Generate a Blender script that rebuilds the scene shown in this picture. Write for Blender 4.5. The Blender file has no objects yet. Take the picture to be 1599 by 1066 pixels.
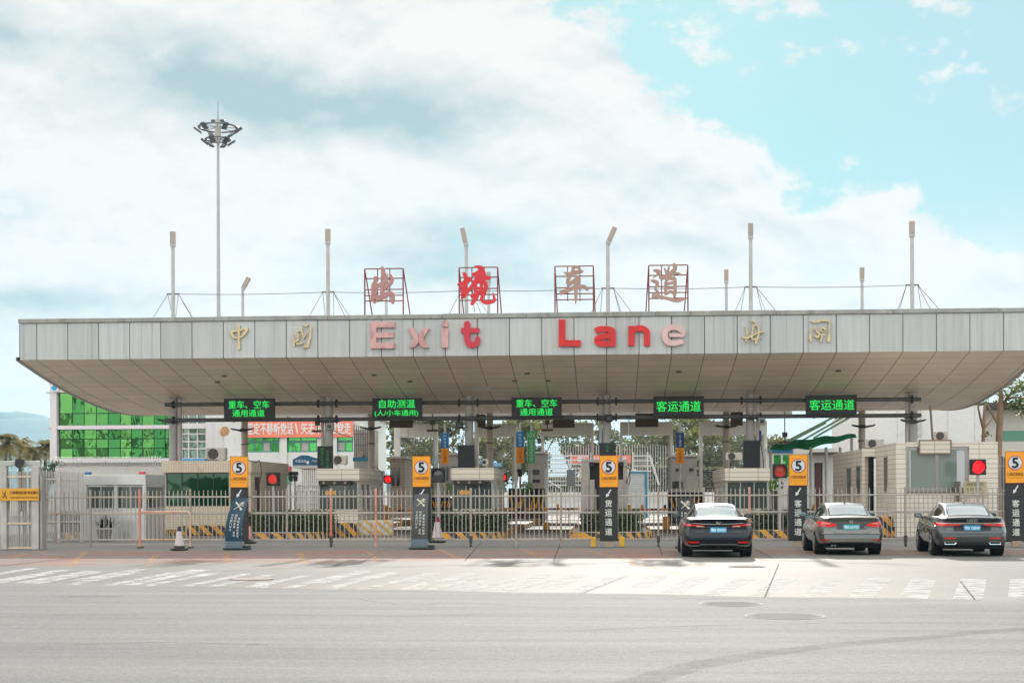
import bpy, bmesh, math, random
from mathutils import Vector, Matrix
random.seed(7)
R = math.radians
scene = bpy.context.scene
COL = scene.collection

# ------------------------------------------------------------------ camera
F, VX, HY, EYE = 2250.0, 799.5, 772.0, 1.70      # focal length (px of a 1599 px wide frame), principal column, horizon row, eye height
YAW, ROLL = math.atan(149 / 2250.0), 0.0031
cam_data = bpy.data.cameras.new('camera')
cam_data.sensor_width = 36.0
cam_data.lens = F / 1599 * 36.0
cam_data.shift_y = (HY - 533) / 1599
cam_data.clip_start, cam_data.clip_end = 0.1, 20000
cam = bpy.data.objects.new('camera', cam_data)
cam.matrix_world = Matrix.Translation((0, 0, EYE)) @ Matrix.Rotation(YAW, 4, 'Z') @ Matrix.Rotation(R(90), 4, 'X') @ Matrix.Rotation(-ROLL, 4, 'Z')
COL.objects.link(cam)
scene.camera = cam

# ------------------------------------------------------------------ view
scene.view_settings.view_transform = 'Standard'
scene.view_settings.look = 'None'
scene.view_settings.gamma = 1.0
scene.view_settings.exposure = EXPOSURE = 1.84
scene.cycles.use_denoising = True
scene.cycles.max_bounces = 6
scene.cycles.transparent_max_bounces = 12
scene.cycles.caustics_reflective = False
scene.cycles.caustics_refractive = False

# ------------------------------------------------------------------ sky and sun
SUN_EL, SUN_AZ = R(22.8), R(2.5)                 # azimuth measured from +Y towards +X
world = bpy.data.worlds.new('World')
scene.world = world
world.use_nodes = True
wt = world.node_tree
wt.nodes.clear()


def wn(kind, **kw):
    n = wt.nodes.new(kind)
    for k, v in kw.items():
        setattr(n, k, v)
    return n


def wire(t, n, i, v):
    if isinstance(v, (int, float)):
        n.inputs[i].default_value = v
    elif isinstance(v, (tuple, list)):
        n.inputs[i].default_value = v
    else:
        t.links.new(v, n.inputs[i])


def wm(op, a, b=0.0, c=None, clamp=False):
    n = wn('ShaderNodeMath', operation=op, use_clamp=clamp)
    wire(wt, n, 0, a)
    wire(wt, n, 1, b)
    if c is not None:
        wire(wt, n, 2, c)
    return n.outputs[0]


def wstep(v, lo, hi):
    n = wn('ShaderNodeMapRange', interpolation_type='SMOOTHSTEP', clamp=True)
    wire(wt, n, 0, v)
    n.inputs[1].default_value, n.inputs[2].default_value = lo, hi
    n.inputs[3].default_value, n.inputs[4].default_value = 0, 1
    return n.outputs[0]


def wnoise(vec, scale, detail=6, rough=.55, dist=0.0):
    n = wn('ShaderNodeTexNoise')
    n.noise_dimensions = '3D'
    wt.links.new(vec, n.inputs['Vector'])
    n.inputs['Scale'].default_value = scale
    n.inputs['Detail'].default_value = detail
    n.inputs['Roughness'].default_value = rough
    n.inputs['Distortion'].default_value = dist
    return n.outputs['Fac']


def wmix(f, a, b):
    n = wn('ShaderNodeMix', data_type='RGBA')
    wire(wt, n, 0, f)
    wire(wt, n, 6, a)
    wire(wt, n, 7, b)
    return n.outputs[2]


def build_sky():
    sky = wn('ShaderNodeTexSky', sky_type='NISHITA', sun_disc=False, sun_elevation=SUN_EL, sun_rotation=SUN_AZ,
             altitude=0.0, air_density=1.0, dust_density=0.6, ozone_density=1.6)
    co = wn('ShaderNodeTexCoord').outputs['Generated']
    sep = wn('ShaderNodeSeparateXYZ')
    wt.links.new(co, sep.inputs[0])
    x, y, z = sep.outputs
    az = wm('ARCTAN2', x, y)
    el = wm('ARCSINE', z)
    X = wm('MULTIPLY_ADD', az, 2.25, .948)       # azimuth in units that run 0..1.6 across the view
    H = wm('MULTIPLY', el, 2.25)                 # elevation, same unit, 0 at the horizon
    st = wn('ShaderNodeVectorMath', operation='MULTIPLY')
    wt.links.new(co, st.inputs[0])
    st.inputs[1].default_value = (1.0, 1.0, 1.7)
    sv = st.outputs[0]
    n1 = wnoise(sv, 4.2, 9, .56, .25)
    n2 = wnoise(sv, 11.0, 8, .6, .2)
    n3 = wnoise(sv, 30.0, 6, .65, .1)
    # edge of the big bank of cloud: elevation of its upper limit as a function of azimuth
    ramp = wn('ShaderNodeValToRGB')
    ramp.color_ramp.interpolation = 'B_SPLINE'
    wt.links.new(wm('DIVIDE', wm('ADD', X, .4), 2.8), ramp.inputs[0])
    pts = [(-.4, 1.0), (.35, 1.0), (.74, .86), (.93, .69), (1.05, .565), (1.22, .50), (1.40, .45), (1.50, .36), (1.75, .36), (2.4, .5)]
    els = ramp.color_ramp.elements
    while len(els) > 1:
        els.remove(els[-1])
    for i, (px, v) in enumerate(pts):
        e = els[0] if i == 0 else els.new((px + .4) / 2.8)
        e.position = (px + .4) / 2.8
        e.color = (v, v, v, 1)
    edge = ramp.outputs[0]
    d = wm('SUBTRACT', edge, H)
    d = wm('ADD', d, wm('MULTIPLY', wm('SUBTRACT', n1, .5), .34))
    d = wm('ADD', d, wm('MULTIPLY', wm('SUBTRACT', n2, .5), .30))
    d = wm('ADD', d, wm('MULTIPLY', wm('SUBTRACT', n3, .5), .22))
    bank = wstep(d, -.015, .045)

    def blob(cx, cy, rx, ry, amp):
        a = wm('DIVIDE', wm('SUBTRACT', X, cx), rx)
        b = wm('DIVIDE', wm('SUBTRACT', H, cy), ry)
        r = wm('ADD', wm('MULTIPLY', a, a), wm('MULTIPLY', b, b))
        return wm('MULTIPLY', wm('POWER', 2.718, wm('MULTIPLY', r, -1.0)), amp)
    # grey-blue undersides of the bank
    shade = None
    for b in [(.43, .585, .15, .060, .85), (.68, .565, .12, .050, .65), (.30, .65, .16, .07, .6), (.01, .66, .07, .045, .7), (.10, .292, .18, .020, .75), (.02, .24, .09, .03, .35),
              (.72, .40, .11, .03, .75), (.70, .345, .16, .035, .55), (.98, .39, .10, .02, .45), (.62, .60, .3, .05, .35), (.85, .33, .12, .02, .35)]:
        v = blob(*b)
        shade = v if shade is None else wm('ADD', shade, v)
    shade = wm('MULTIPLY', shade, wm('MULTIPLY_ADD', n2, 1.5, .14))
    # billows lit from above: compare the cloud with itself a little higher up
    off = wn('ShaderNodeVectorMath', operation='ADD')
    wt.links.new(sv, off.inputs[0])
    off.inputs[1].default_value = (.004, 0, .030)
    r1 = wm('SUBTRACT', wnoise(off.outputs[0], 6.5, 9, .58, .3), wnoise(sv, 6.5, 9, .58, .3))
    off2 = wn('ShaderNodeVectorMath', operation='ADD')
    wt.links.new(sv, off2.inputs[0])
    off2.inputs[1].default_value = (.002, 0, .012)
    r2 = wm('SUBTRACT', wnoise(off2.outputs[0], 19.0, 8, .6, .2), wnoise(sv, 19.0, 8, .6, .2))
    relief = wm('ADD', wm('MULTIPLY', r1, 1.9), wm('MULTIPLY', r2, .95))
    shade = wm('ADD', wm('ADD', shade, wm('MULTIPLY', wstep(n1, .46, .70), .16)), relief, clamp=True)
    thin = wm('MULTIPLY', wm('ADD', blob(.66, .36, .18, .06, 1.0), wm('ADD', blob(.48, .47, .12, .03, .5), wm('ADD', blob(.03, .42, .07, .03, .7), blob(1.2, .335, .12, .03, .7)))), wstep(n2, .46, .60))
    bank = wm('SUBTRACT', bank, wm('MULTIPLY', thin, .6), clamp=True)
    # loose tufts in the blue, and a low band above the roof
    tuft = wm('MULTIPLY', wstep(wm('ADD', n2, wm('MULTIPLY', wm('SUBTRACT', n3, .5), .5)), .575, .69), wstep(H, .1, .3))
    low = wm('MULTIPLY', wstep(wm('ADD', n1, wm('MULTIPLY', n3, .3)), .50, .70), wm('SUBTRACT', 1.0, wstep(H, .25, .46)))
    over = wm('MULTIPLY', wstep(H, .86, 1.25), wm('MULTIPLY_ADD', wstep(n1, .35, .6), .35, .6))
    mask = wm('MAXIMUM', over, wm('MAXIMUM', bank, wm('MAXIMUM', wm('MULTIPLY', tuft, .85), wm('MULTIPLY', low, .85))))
    cloud = wmix(shade, (SKY_C[0] * 1.0, SKY_C[1] * 1.0, SKY_C[2] * 1.0, 1), (SKY_C[0] * .46, SKY_C[1] * .62, SKY_C[2] * .665, 1))
    # clear sky: the Nishita sky, evened out a little and with the photograph's cyan cast
    tint = wn('ShaderNodeMix', data_type='RGBA', blend_type='MULTIPLY')
    tint.inputs[0].default_value = 1.0
    wt.links.new(sky.outputs[0], tint.inputs[6])
    tint.inputs[7].default_value = (.30, .46, .38, 1)
    blue = wmix(.84, tint.outputs[2], wmix(wstep(X, 1.15, 1.7), (SKY_C[0] * .28, SKY_C[1] * .50, SKY_C[2] * .68, 1), (SKY_C[0] * .41, SKY_C[1] * .61, SKY_C[2] * .77, 1)))
    # pale band at the horizon
    hor = wm('SUBTRACT', 1.0, wstep(H, .0, .22))
    blue = wmix(wm('MULTIPLY', hor, .5), blue, (SKY_C[0] * .75, SKY_C[1] * .92, SKY_C[2] * .98, 1))
    col = wmix(mask, blue, cloud)
    # sunlit cloud out of view overhead and behind, brightened to lift the shaded fronts
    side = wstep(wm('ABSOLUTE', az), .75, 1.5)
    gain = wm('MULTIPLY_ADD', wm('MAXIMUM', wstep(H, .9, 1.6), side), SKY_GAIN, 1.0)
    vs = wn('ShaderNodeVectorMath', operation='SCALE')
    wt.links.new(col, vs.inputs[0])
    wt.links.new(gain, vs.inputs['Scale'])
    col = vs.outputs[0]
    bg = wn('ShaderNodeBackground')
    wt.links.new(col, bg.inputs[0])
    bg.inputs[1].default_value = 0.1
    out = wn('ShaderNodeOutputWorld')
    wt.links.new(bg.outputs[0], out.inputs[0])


SKY_C = (2.68, 2.55, 2.42)                       # cloud white (before the 0.1 world strength)
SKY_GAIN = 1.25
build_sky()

sun_data = bpy.data.lights.new('sun', 'SUN')
sun_data.energy = 2.0
sun_data.angle = R(.6)
sun_data.color = (1.0, .95, .87)
sun = bpy.data.objects.new('sun', sun_data)
sd = Vector((math.sin(SUN_AZ) * math.cos(SUN_EL), math.cos(SUN_AZ) * math.cos(SUN_EL), math.sin(SUN_EL)))
sun.rotation_euler = (-sd).to_track_quat('-Z', 'Y').to_euler()
sun.location = (0, 0, 60)
COL.objects.link(sun)

# ------------------------------------------------------------------ photo pixel -> place in the world
_f = Vector((-math.sin(YAW), math.cos(YAW), 0))
_r = Vector((math.cos(YAW), math.sin(YAW), 0))
_eye = Vector((0, 0, EYE))


def ray(px, py):
    u, v = (px - VX) / F, (HY - py) / F
    c, s = math.cos(ROLL), math.sin(ROLL)
    u, v = u * c + v * s, -u * s + v * c
    return _f + _r * u + Vector((0, 0, v))


def P(px, py, Y):
    d = ray(px, py)
    return _eye + d * (Y / d.y)


def PX(px, py, X):
    d = ray(px, py)
    return _eye + d * (X / d.x)


def G(px, py, z=0.0):
    d = ray(px, py)
    return _eye + d * ((z - EYE) / d.z)


# ------------------------------------------------------------------ materials
def lin(c):
    return tuple(((v / 255) / 12.92 if v <= 10 else (((v / 255) + .055) / 1.055) ** 2.4) for v in c)


def new_mat(name):
    m = bpy.data.materials.new(name)
    m.use_nodes = True
    t = m.node_tree
    b = t.nodes['Principled BSDF']
    return m, t, b


def nd(t, kind, **kw):
    n = t.nodes.new(kind)
    for k, v in kw.items():
        setattr(n, k, v)
    return n


def pos(t, stretch=(1, 1, 1)):
    g = nd(t, 'ShaderNodeNewGeometry').outputs['Position']
    if stretch == (1, 1, 1):
        return g
    v = nd(t, 'ShaderNodeVectorMath', operation='MULTIPLY')
    t.links.new(g, v.inputs[0])
    v.inputs[1].default_value = stretch
    return v.outputs[0]


def noise(t, vec, scale, detail=5, rough=.55, dist=0):
    n = nd(t, 'ShaderNodeTexNoise')
    t.links.new(vec, n.inputs['Vector'])
    n.inputs['Scale'].default_value = scale
    n.inputs['Detail'].default_value = detail
    n.inputs['Roughness'].default_value = rough
    n.inputs['Distortion'].default_value = dist
    return n.outputs['Fac']


def rng(t, v, a, b, c, d, smooth=False):
    n = nd(t, 'ShaderNodeMapRange', clamp=True)
    if smooth:
        n.interpolation_type = 'SMOOTHSTEP'
    t.links.new(v, n.inputs[0])
    for i, q in enumerate((a, b, c, d)):
        n.inputs[i + 1].default_value = q
    return n.outputs[0]


def mth(t, op, a, b=0.0):
    n = nd(t, 'ShaderNodeMath', operation=op)
    wire(t, n, 0, a)
    wire(t, n, 1, b)
    return n.outputs[0]


def cmix(t, f, a, b, blend='MIX'):
    n = nd(t, 'ShaderNodeMix', data_type='RGBA', blend_type=blend)
    for i, v in ((0, f), (6, a), (7, b)):
        if isinstance(v, tuple) and len(v) == 3:
            v = (*v, 1)
        wire(t, n, i, v)
    return n.outputs[2]


_cache = {}


def M(col, rough=.6, metal=0.0, var=.10, scale=3.0, stretch=(1, 1, 1), bump=0.0, bscale=40, coat=0.0, dirt=None, spec=None):
    """plain weathered surface; col is the albedo as 0..255 sRGB"""
    key = (col, rough, metal, var, scale, stretch, bump, bscale, coat, dirt, spec)
    if key in _cache:
        return _cache[key]
    m, t, b = new_mat('surface')
    p = pos(t, stretch)
    c = lin(col)
    n = noise(t, p, scale, 6, .6)
    k = rng(t, n, .3, .7, 1 - var, 1 + var)
    vm = nd(t, 'ShaderNodeVectorMath', operation='SCALE')
    vm.inputs[0].default_value = c
    t.links.new(k, vm.inputs['Scale'])
    colour = vm.outputs[0]
    if dirt:
        n2 = noise(t, pos(t, (1.0, 1.0, .35)), dirt[1], 7, .65)
        f = rng(t, n2, dirt[2], dirt[2] + .18, 0, dirt[3] if len(dirt) > 3 else .7)
        colour = cmix(t, f, colour, lin(dirt[0]))
    t.links.new(colour, b.inputs['Base Color'])
    b.inputs['Roughness'].default_value = rough
    b.inputs['Metallic'].default_value = metal
    if coat:
        b.inputs['Coat Weight'].default_value = coat
        b.inputs['Coat Roughness'].default_value = .03
    if spec is not None:
        b.inputs['Specular IOR Level'].default_value = spec
    if bump:
        bn = nd(t, 'ShaderNodeBump')
        bn.inputs['Strength'].default_value = bump
        bn.inputs['Distance'].default_value = .01
        t.links.new(noise(t, pos(t), bscale, 4), bn.inputs['Height'])
        t.links.new(bn.outputs[0], b.inputs['Normal'])
    _cache[key] = m
    return m


def E(col, strength, base=(10, 10, 10)):
    """a surface that gives off light"""
    key = ('emit', col, strength, base)
    if key not in _cache:
        m, t, b = new_mat('lit surface')
        b.inputs['Base Color'].default_value = (*lin(base), 1)
        b.inputs['Emission Color'].default_value = (*lin(col), 1)
        b.inputs['Emission Strength'].default_value = strength
        _cache[key] = m
    return _cache[key]


def glass_mat(col=(20, 30, 28), rough=.04, metal=0.0, wav=0.0, spec=.8):
    key = ('glass', col, rough, metal, wav, spec)
    if key not in _cache:
        m, t, b = new_mat('glass surface')
        b.inputs['Base Color'].default_value = (*lin(col), 1)
        b.inputs['Roughness'].default_value = rough
        b.inputs['Metallic'].default_value = metal
        b.inputs['Specular IOR Level'].default_value = spec
        if wav:
            bn = nd(t, 'ShaderNodeBump')
            bn.inputs['Strength'].default_value = wav
            bn.inputs['Distance'].default_value = .05
            t.links.new(noise(t, pos(t), .9, 2, .5, .6), bn.inputs['Height'])
            t.links.new(bn.outputs[0], b.inputs['Normal'])
        _cache[key] = m
    return _cache[key]


# ------------------------------------------------------------------ mesh builder
class MB:
    def __init__(self):
        self.v, self.f, self.m, self.s = [], [], [], []

    def add(self, vs, fs, m=0, smooth=False):
        o = len(self.v)
        self.v += [Vector(p) for p in vs]
        for f in fs:
            self.f.append([o + i for i in f])
            self.m.append(m)
            self.s.append(smooth)
        return self

    def box(self, a, b, m=0, bev=0.0):
        x0, x1 = sorted((a[0], b[0])); y0, y1 = sorted((a[1], b[1])); z0, z1 = sorted((a[2], b[2]))
        if bev <= 0:
            vs = [(x0, y0, z0), (x1, y0, z0), (x1, y1, z0), (x0, y1, z0), (x0, y0, z1), (x1, y0, z1), (x1, y1, z1), (x0, y1, z1)]
            return self.add(vs, [(0, 3, 2, 1), (4, 5, 6, 7), (0, 1, 5, 4), (1, 2, 6, 5), (2, 3, 7, 6), (3, 0, 4, 7)], m)
        bm = bmesh.new()
        bmesh.ops.create_cube(bm, size=1)
        for v in bm.verts:
            v.co = Vector(((x0 + x1) / 2 + v.co.x * (x1 - x0), (y0 + y1) / 2 + v.co.y * (y1 - y0), (z0 + z1) / 2 + v.co.z * (z1 - z0)))
        bmesh.ops.bevel(bm, geom=bm.edges[:], offset=min(bev, .45 * min(x1 - x0, y1 - y0, z1 - z0)), segments=2, affect='EDGES', profile=.5)
        bm.verts.index_update()
        self.add([v.co.copy() for v in bm.verts], [[v.index for v in f.verts] for f in bm.faces], m)
        bm.free()
        return self

    def cyl(self, p0, p1, r0, r1=None, n=14, m=0, caps=True):
        p0, p1 = Vector(p0), Vector(p1)
        r1 = r0 if r1 is None else r1
        d = (p1 - p0).normalized()
        a = d.orthogonal().normalized()
        b = d.cross(a)
        ring = lambda c, r: [c + (a * math.cos(2 * math.pi * i / n) + b * math.sin(2 * math.pi * i / n)) * r for i in range(n)]
        A, B = ring(p0, r0), ring(p1, r1)
        self.add(A + B, [(i, (i + 1) % n, n + (i + 1) % n, n + i) for i in range(n)], m, True)
        if caps:
            self.add(A, [list(range(n))[::-1]], m)
            self.add(B, [list(range(n))], m)
        return self

    def tube(self, pts, r, n=8, m=0, rend=None):
        pts = [Vector(p) for p in pts]
        rings, a = [], None
        for i, p in enumerate(pts):
            d = (pts[min(i + 1, len(pts) - 1)] - pts[max(i - 1, 0)]).normalized()
            a = (d.orthogonal() if a is None else (a - d * a.dot(d))).normalized()
            b = d.cross(a)
            rr = r if rend is None else r + (rend - r) * i / (len(pts) - 1)
            rings.append([p + (a * math.cos(2 * math.pi * k / n) + b * math.sin(2 * math.pi * k / n)) * rr for k in range(n)])
        vs = [q for g in rings for q in g]
        fs = [(i * n + k, i * n + (k + 1) % n, (i + 1) * n + (k + 1) % n, (i + 1) * n + k) for i in range(len(pts) - 1) for k in range(n)]
        self.add(vs, fs, m, True)
        self.add(rings[0], [list(range(n))[::-1]], m)
        self.add(rings[-1], [list(range(n))], m)
        return self

    def grid(self, fn, nu, nv, m=0, smooth=True, flip=False):
        vs = [fn(i / nu, j / nv) for i in range(nu + 1) for j in range(nv + 1)]
        w = nv + 1
        fs = []
        for i in range(nu):
            for j in range(nv):
                q = (i * w + j, (i + 1) * w + j, (i + 1) * w + j + 1, i * w + j + 1)
                fs.append(q[::-1] if flip else q)
        return self.add(vs, fs, m, smooth)

    def prism(self, poly, fn, d0, d1, m=0):
        """poly: 2-D outline; fn(a, b, d) -> world point at depth d"""
        n = len(poly)
        A = [fn(a, b, d0) for a, b in poly]
        B = [fn(a, b, d1) for a, b in poly]
        self.add(A + B, [list(range(n)), [n + i for i in range(n)][::-1]] + [(i, n + i, n + (i + 1) % n, (i + 1) % n) for i in range(n)], m)
        return self

    def build(self, name, mats, parent=None, world_pts=True):
        if not isinstance(mats, (list, tuple)):
            mats = [mats]
        if parent is not None:
            o0 = ORIGIN.get(parent.name, Vector((0, 0, 0))) if world_pts else Vector((0, 0, 0))
        elif world_pts and self.v:
            xs = [p.x for p in self.v]; ys = [p.y for p in self.v]; zs = [p.z for p in self.v]
            o0 = Vector(((min(xs) + max(xs)) / 2, (min(ys) + max(ys)) / 2, min(zs)))
        else:
            o0 = Vector((0, 0, 0))
        me = bpy.data.meshes.new(name)
        me.from_pydata([tuple(p - o0) for p in self.v], [], self.f)
        for mt in mats:
            me.materials.append(mt)
        me.polygons.foreach_set('material_index', self.m)
        me.polygons.foreach_set('use_smooth', self.s)
        me.validate()
        bm = bmesh.new()
        bm.from_mesh(me)
        bmesh.ops.recalc_face_normals(bm, faces=bm.faces[:])
        bm.to_mesh(me)
        bm.free()
        me.update()
        o = bpy.data.objects.new(name, me)
        COL.objects.link(o)
        if parent is not None:
            o.parent = parent
        else:
            o.location = o0
        ORIGIN[o.name] = o0.copy()
        return o


ORIGIN = {}


def thing(name, label, cat, loc=(0, 0, 0), group=None):
    o = bpy.data.objects.new(name, None)
    o.empty_display_size = .2
    COL.objects.link(o)
    o.location = Vector(loc)
    ORIGIN[o.name] = Vector(loc)
    o['label'] = label
    o['category'] = cat
    if group:
        o['group'] = group
    return o


def tag(o, label, cat, group=None, kind=None):
    o['label'] = label
    o['category'] = cat
    if group:
        o['group'] = group
    if kind:
        o['kind'] = kind
    return o


def structure(o):
    o['kind'] = 'structure'
    return o


def copy_tree(o, loc=None, rotz=None, label=None, parent=None):
    c = o.copy()
    COL.objects.link(c)
    if parent is not None:
        c.parent = parent
    ORIGIN[c.name] = ORIGIN.get(o.name, Vector((0, 0, 0))).copy()
    for ch in list(o.children):
        copy_tree(ch, parent=c)
    if loc is not None:
        c.location = Vector(loc)
    if rotz is not None:
        c.rotation_euler = (0, 0, rotz)
    if label:
        c['label'] = label
    return c


def child_named(o, name):
    for c in o.children:
        if c.name.split('.')[0] == name:
            return c


# ------------------------------------------------------------------ lettering
_txt = {}


def glyphs(body):
    if body not in _txt:
        c = bpy.data.curves.new('writing', 'FONT')
        c.body = body
        c.resolution_u = 3
        o = bpy.data.objects.new('writing', c)
        COL.objects.link(o)
        dg = bpy.context.evaluated_depsgraph_get()
        me = bpy.data.meshes.new_from_object(o.evaluated_get(dg))
        vs = [(v.co.x, v.co.y) for v in me.vertices]
        fs = [list(p.vertices) for p in me.polygons]
        bpy.data.objects.remove(o)
        bpy.data.curves.remove(c)
        bpy.data.meshes.remove(me)
        xs = [v[0] for v in vs]; ys = [v[1] for v in vs]
        _txt[body] = (vs, fs, min(xs), max(xs), min(ys), max(ys))
    return _txt[body]


def put_text(mb, body, x0, x1, z0, z1, y, fat=0.0, m=0, fn=None):
    """flat lettering that fills the rectangle x0..x1, z0..z1 of the plane y (faces -Y)"""
    vs, fs, a0, a1, b0, b1 = glyphs(body)
    sx, sz = (x1 - x0) / (a1 - a0), (z1 - z0) / (b1 - b0)
    shifts = [(0, 0)] if not fat else [(-fat, 0), (fat, 0), (0, fat), (0, -fat)]
    for k, (dx, dz) in enumerate(shifts):
        pts = []
        for (a, b) in vs:
            X, Z = x0 + (a - a0) * sx + dx, z0 + (b - b0) * sz + dz
            Y = y - k * .0008
            pts.append(fn(X, Y, Z) if fn else (X, Y, Z))
        mb.add(pts, fs, m)
    return mb


def catmull(pts, n=5):
    out = []
    for i in range(len(pts) - 1):
        p0, p1, p2, p3 = pts[max(i - 1, 0)], pts[i], pts[i + 1], pts[min(i + 2, len(pts) - 1)]
        for k in range(n):
            t = k / n
            out.append(tuple(.5 * ((2 * b) + (-a + c) * t + (2 * a - 5 * b + 4 * c - d) * t * t + (-a + 3 * b - 3 * c + d) * t ** 3) for a, b, c, d in zip(p0, p1, p2, p3)))
    out.append(tuple(pts[-1]))
    return out


def brush(mb, stroke, fn, d0, d1, m=0, curve=True, square=False):
    """one brush stroke, points (a, b, width), as a solid between depths d0 (front) and d1 (back)"""
    pts = catmull(stroke) if curve and len(stroke) > 1 else stroke
    L, Rr = [], []
    for i, (a, b, w) in enumerate(pts):
        p, q = pts[max(i - 1, 0)], pts[min(i + 1, len(pts) - 1)]
        dx, dy = q[0] - p[0], q[1] - p[1]
        k = math.hypot(dx, dy) or 1
        nx, ny = -dy / k, dx / k
        w = max(w, 4)
        L.append((a + nx * w / 2, b + ny * w / 2))
        Rr.append((a - nx * w / 2, b - ny * w / 2))
    start, end = [], []
    if not square:
        for (a, b, w), (a2, b2, _), out in ((pts[0], pts[1], start), (pts[-1], pts[-2], end)):
            th = math.atan2(b - b2, a - a2)
            for k in range(1, 5):
                t = th + math.pi / 2 - math.pi * k / 5
                out.append((a + math.cos(t) * w / 2, b + math.sin(t) * w / 2))
    n = len(pts)
    A = [fn(a, b, d0) for a, b in L + Rr]
    B = [fn(a, b, d1) for a, b in L + Rr]
    fs = []
    for i in range(n - 1):
        fs += [(i, i + 1, n + i + 1, n + i), (2 * n + i, 3 * n + i, 3 * n + i + 1, 2 * n + i + 1), (i, 2 * n + i, 2 * n + i + 1, i + 1), (n + i, n + i + 1, 3 * n + i + 1, 3 * n + i)]
    fs += [(0, n, 3 * n, 2 * n), (n - 1, 3 * n - 1, 4 * n - 1, 2 * n - 1)]
    mb.add(A + B, fs, m)
    for (cap, i) in ((start, 0), (end, n - 1)):
        if cap:
            poly = [L[i]] + cap + [Rr[i]] if i else [Rr[i]] + cap + [L[i]]
            mb.prism(poly, fn, d0 + .0012, d1 - .0012, m)
    return mb

# ================================================================== ground
def sheet(name, poly, z, mat):
    mb = MB()
    mb.add([(p[0], p[1], z) for p in poly], [list(range(len(poly)))])
    return structure(mb.build(name, mat))


def asphalt_mat():
    m, t, b = new_mat('worn asphalt')
    p = pos(t)
    big = noise(t, pos(t, (.12, 1.0, 1)), .55, 6, .6, .4)
    mid = noise(t, pos(t, (.25, 1.6, 1)), 1.6, 6, .6)
    fine = noise(t, p, 26, 3, .7)
    grit = noise(t, p, 95, 2, .6)
    v = mth(t, 'ADD', rng(t, big, .3, .7, -.10, .10), rng(t, mid, .3, .7, -.06, .06))
    v = mth(t, 'ADD', v, rng(t, fine, .3, .7, -.15, .15))
    v = mth(t, 'ADD', v, rng(t, grit, .35, .65, -.20, .20))
    # wheel-polished bands running along the road and darker oil freckles
    band = noise(t, pos(t, (.03, 1.0, 1)), 1.5, 3, .5)
    v = mth(t, 'ADD', v, rng(t, band, .35, .65, -.09, .07))
    v = mth(t, 'ADD', v, rng(t, noise(t, p, 9, 7, .85), .3, .7, -.20, .20))
    oil = noise(t, pos(t, (.6, 1.0, 1)), 3.2, 8, .72)
    v = mth(t, 'SUBTRACT', v, rng(t, oil, .62, .74, 0, .22, True))
    vm = nd(t, 'ShaderNodeVectorMath', operation='SCALE')
    vm.inputs[0].default_value = lin(ASPHALT)
    t.links.new(mth(t, 'ADD', v, 1.0), vm.inputs['Scale'])
    t.links.new(vm.outputs[0], b.inputs['Base Color'])
    b.inputs['Roughness'].default_value = .85
    b.inputs['Specular IOR Level'].default_value = .04
    bn = nd(t, 'ShaderNodeBump')
    bn.inputs['Strength'].default_value = .5
    bn.inputs['Distance'].default_value = .008
    t.links.new(mth(t, 'ADD', grit, fine), bn.inputs['Height'])
    t.links.new(bn.outputs[0], b.inputs['Normal'])
    return m


def concrete_mat():
    m, t, b = new_mat('stained concrete paving')
    p = pos(t)
    big = noise(t, pos(t, (.5, .7, 1)), .35, 6, .6)
    mid = noise(t, p, 2.2, 7, .62)
    fine = noise(t, p, 40, 3, .6)
    k = mth(t, 'ADD', rng(t, big, .3, .7, .90, 1.07), rng(t, mid, .3, .7, -.07, .07))
    k = mth(t, 'ADD', k, rng(t, fine, .3, .7, -.05, .05))
    vm = nd(t, 'ShaderNodeVectorMath', operation='SCALE')
    vm.inputs[0].default_value = lin(CONCRETE)
    t.links.new(k, vm.inputs['Scale'])
    # tyre-darkened lanes and oil drips with their own blotchy outlines
    stain = noise(t, pos(t, (1.0, .22, 1)), .8, 7, .65, .5)
    c = cmix(t, rng(t, stain, .56, .72, 0, .55, True), vm.outputs[0], lin((118, 112, 106)))
    # per-slab tone
    s = nd(t, 'ShaderNodeVectorMath', operation='MULTIPLY')
    t.links.new(p, s.inputs[0])
    s.inputs[1].default_value = (1 / 5.2, 1 / 4.6, 0)
    fl = nd(t, 'ShaderNodeVectorMath', operation='FLOOR')
    t.links.new(s.outputs[0], fl.inputs[0])
    wnn = nd(t, 'ShaderNodeTexWhiteNoise')
    t.links.new(fl.outputs[0], wnn.inputs['Vector'])
    g = rng(t, wnn.outputs['Value'], 0, 1, .93, 1.05)
    vm2 = nd(t, 'ShaderNodeVectorMath', operation='SCALE')
    t.links.new(c, vm2.inputs[0])
    t.links.new(g, vm2.inputs['Scale'])
    t.links.new(vm2.outputs[0], b.inputs['Base Color'])
    b.inputs['Roughness'].default_value = .75
    b.inputs['Specular IOR Level'].default_value = .05
    bn = nd(t, 'ShaderNodeBump')
    bn.inputs['Strength'].default_value = .25
    bn.inputs['Distance'].default_value = .006
    t.links.new(fine, bn.inputs['Height'])
    t.links.new(bn.outputs[0], b.inputs['Normal'])
    return m


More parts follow.
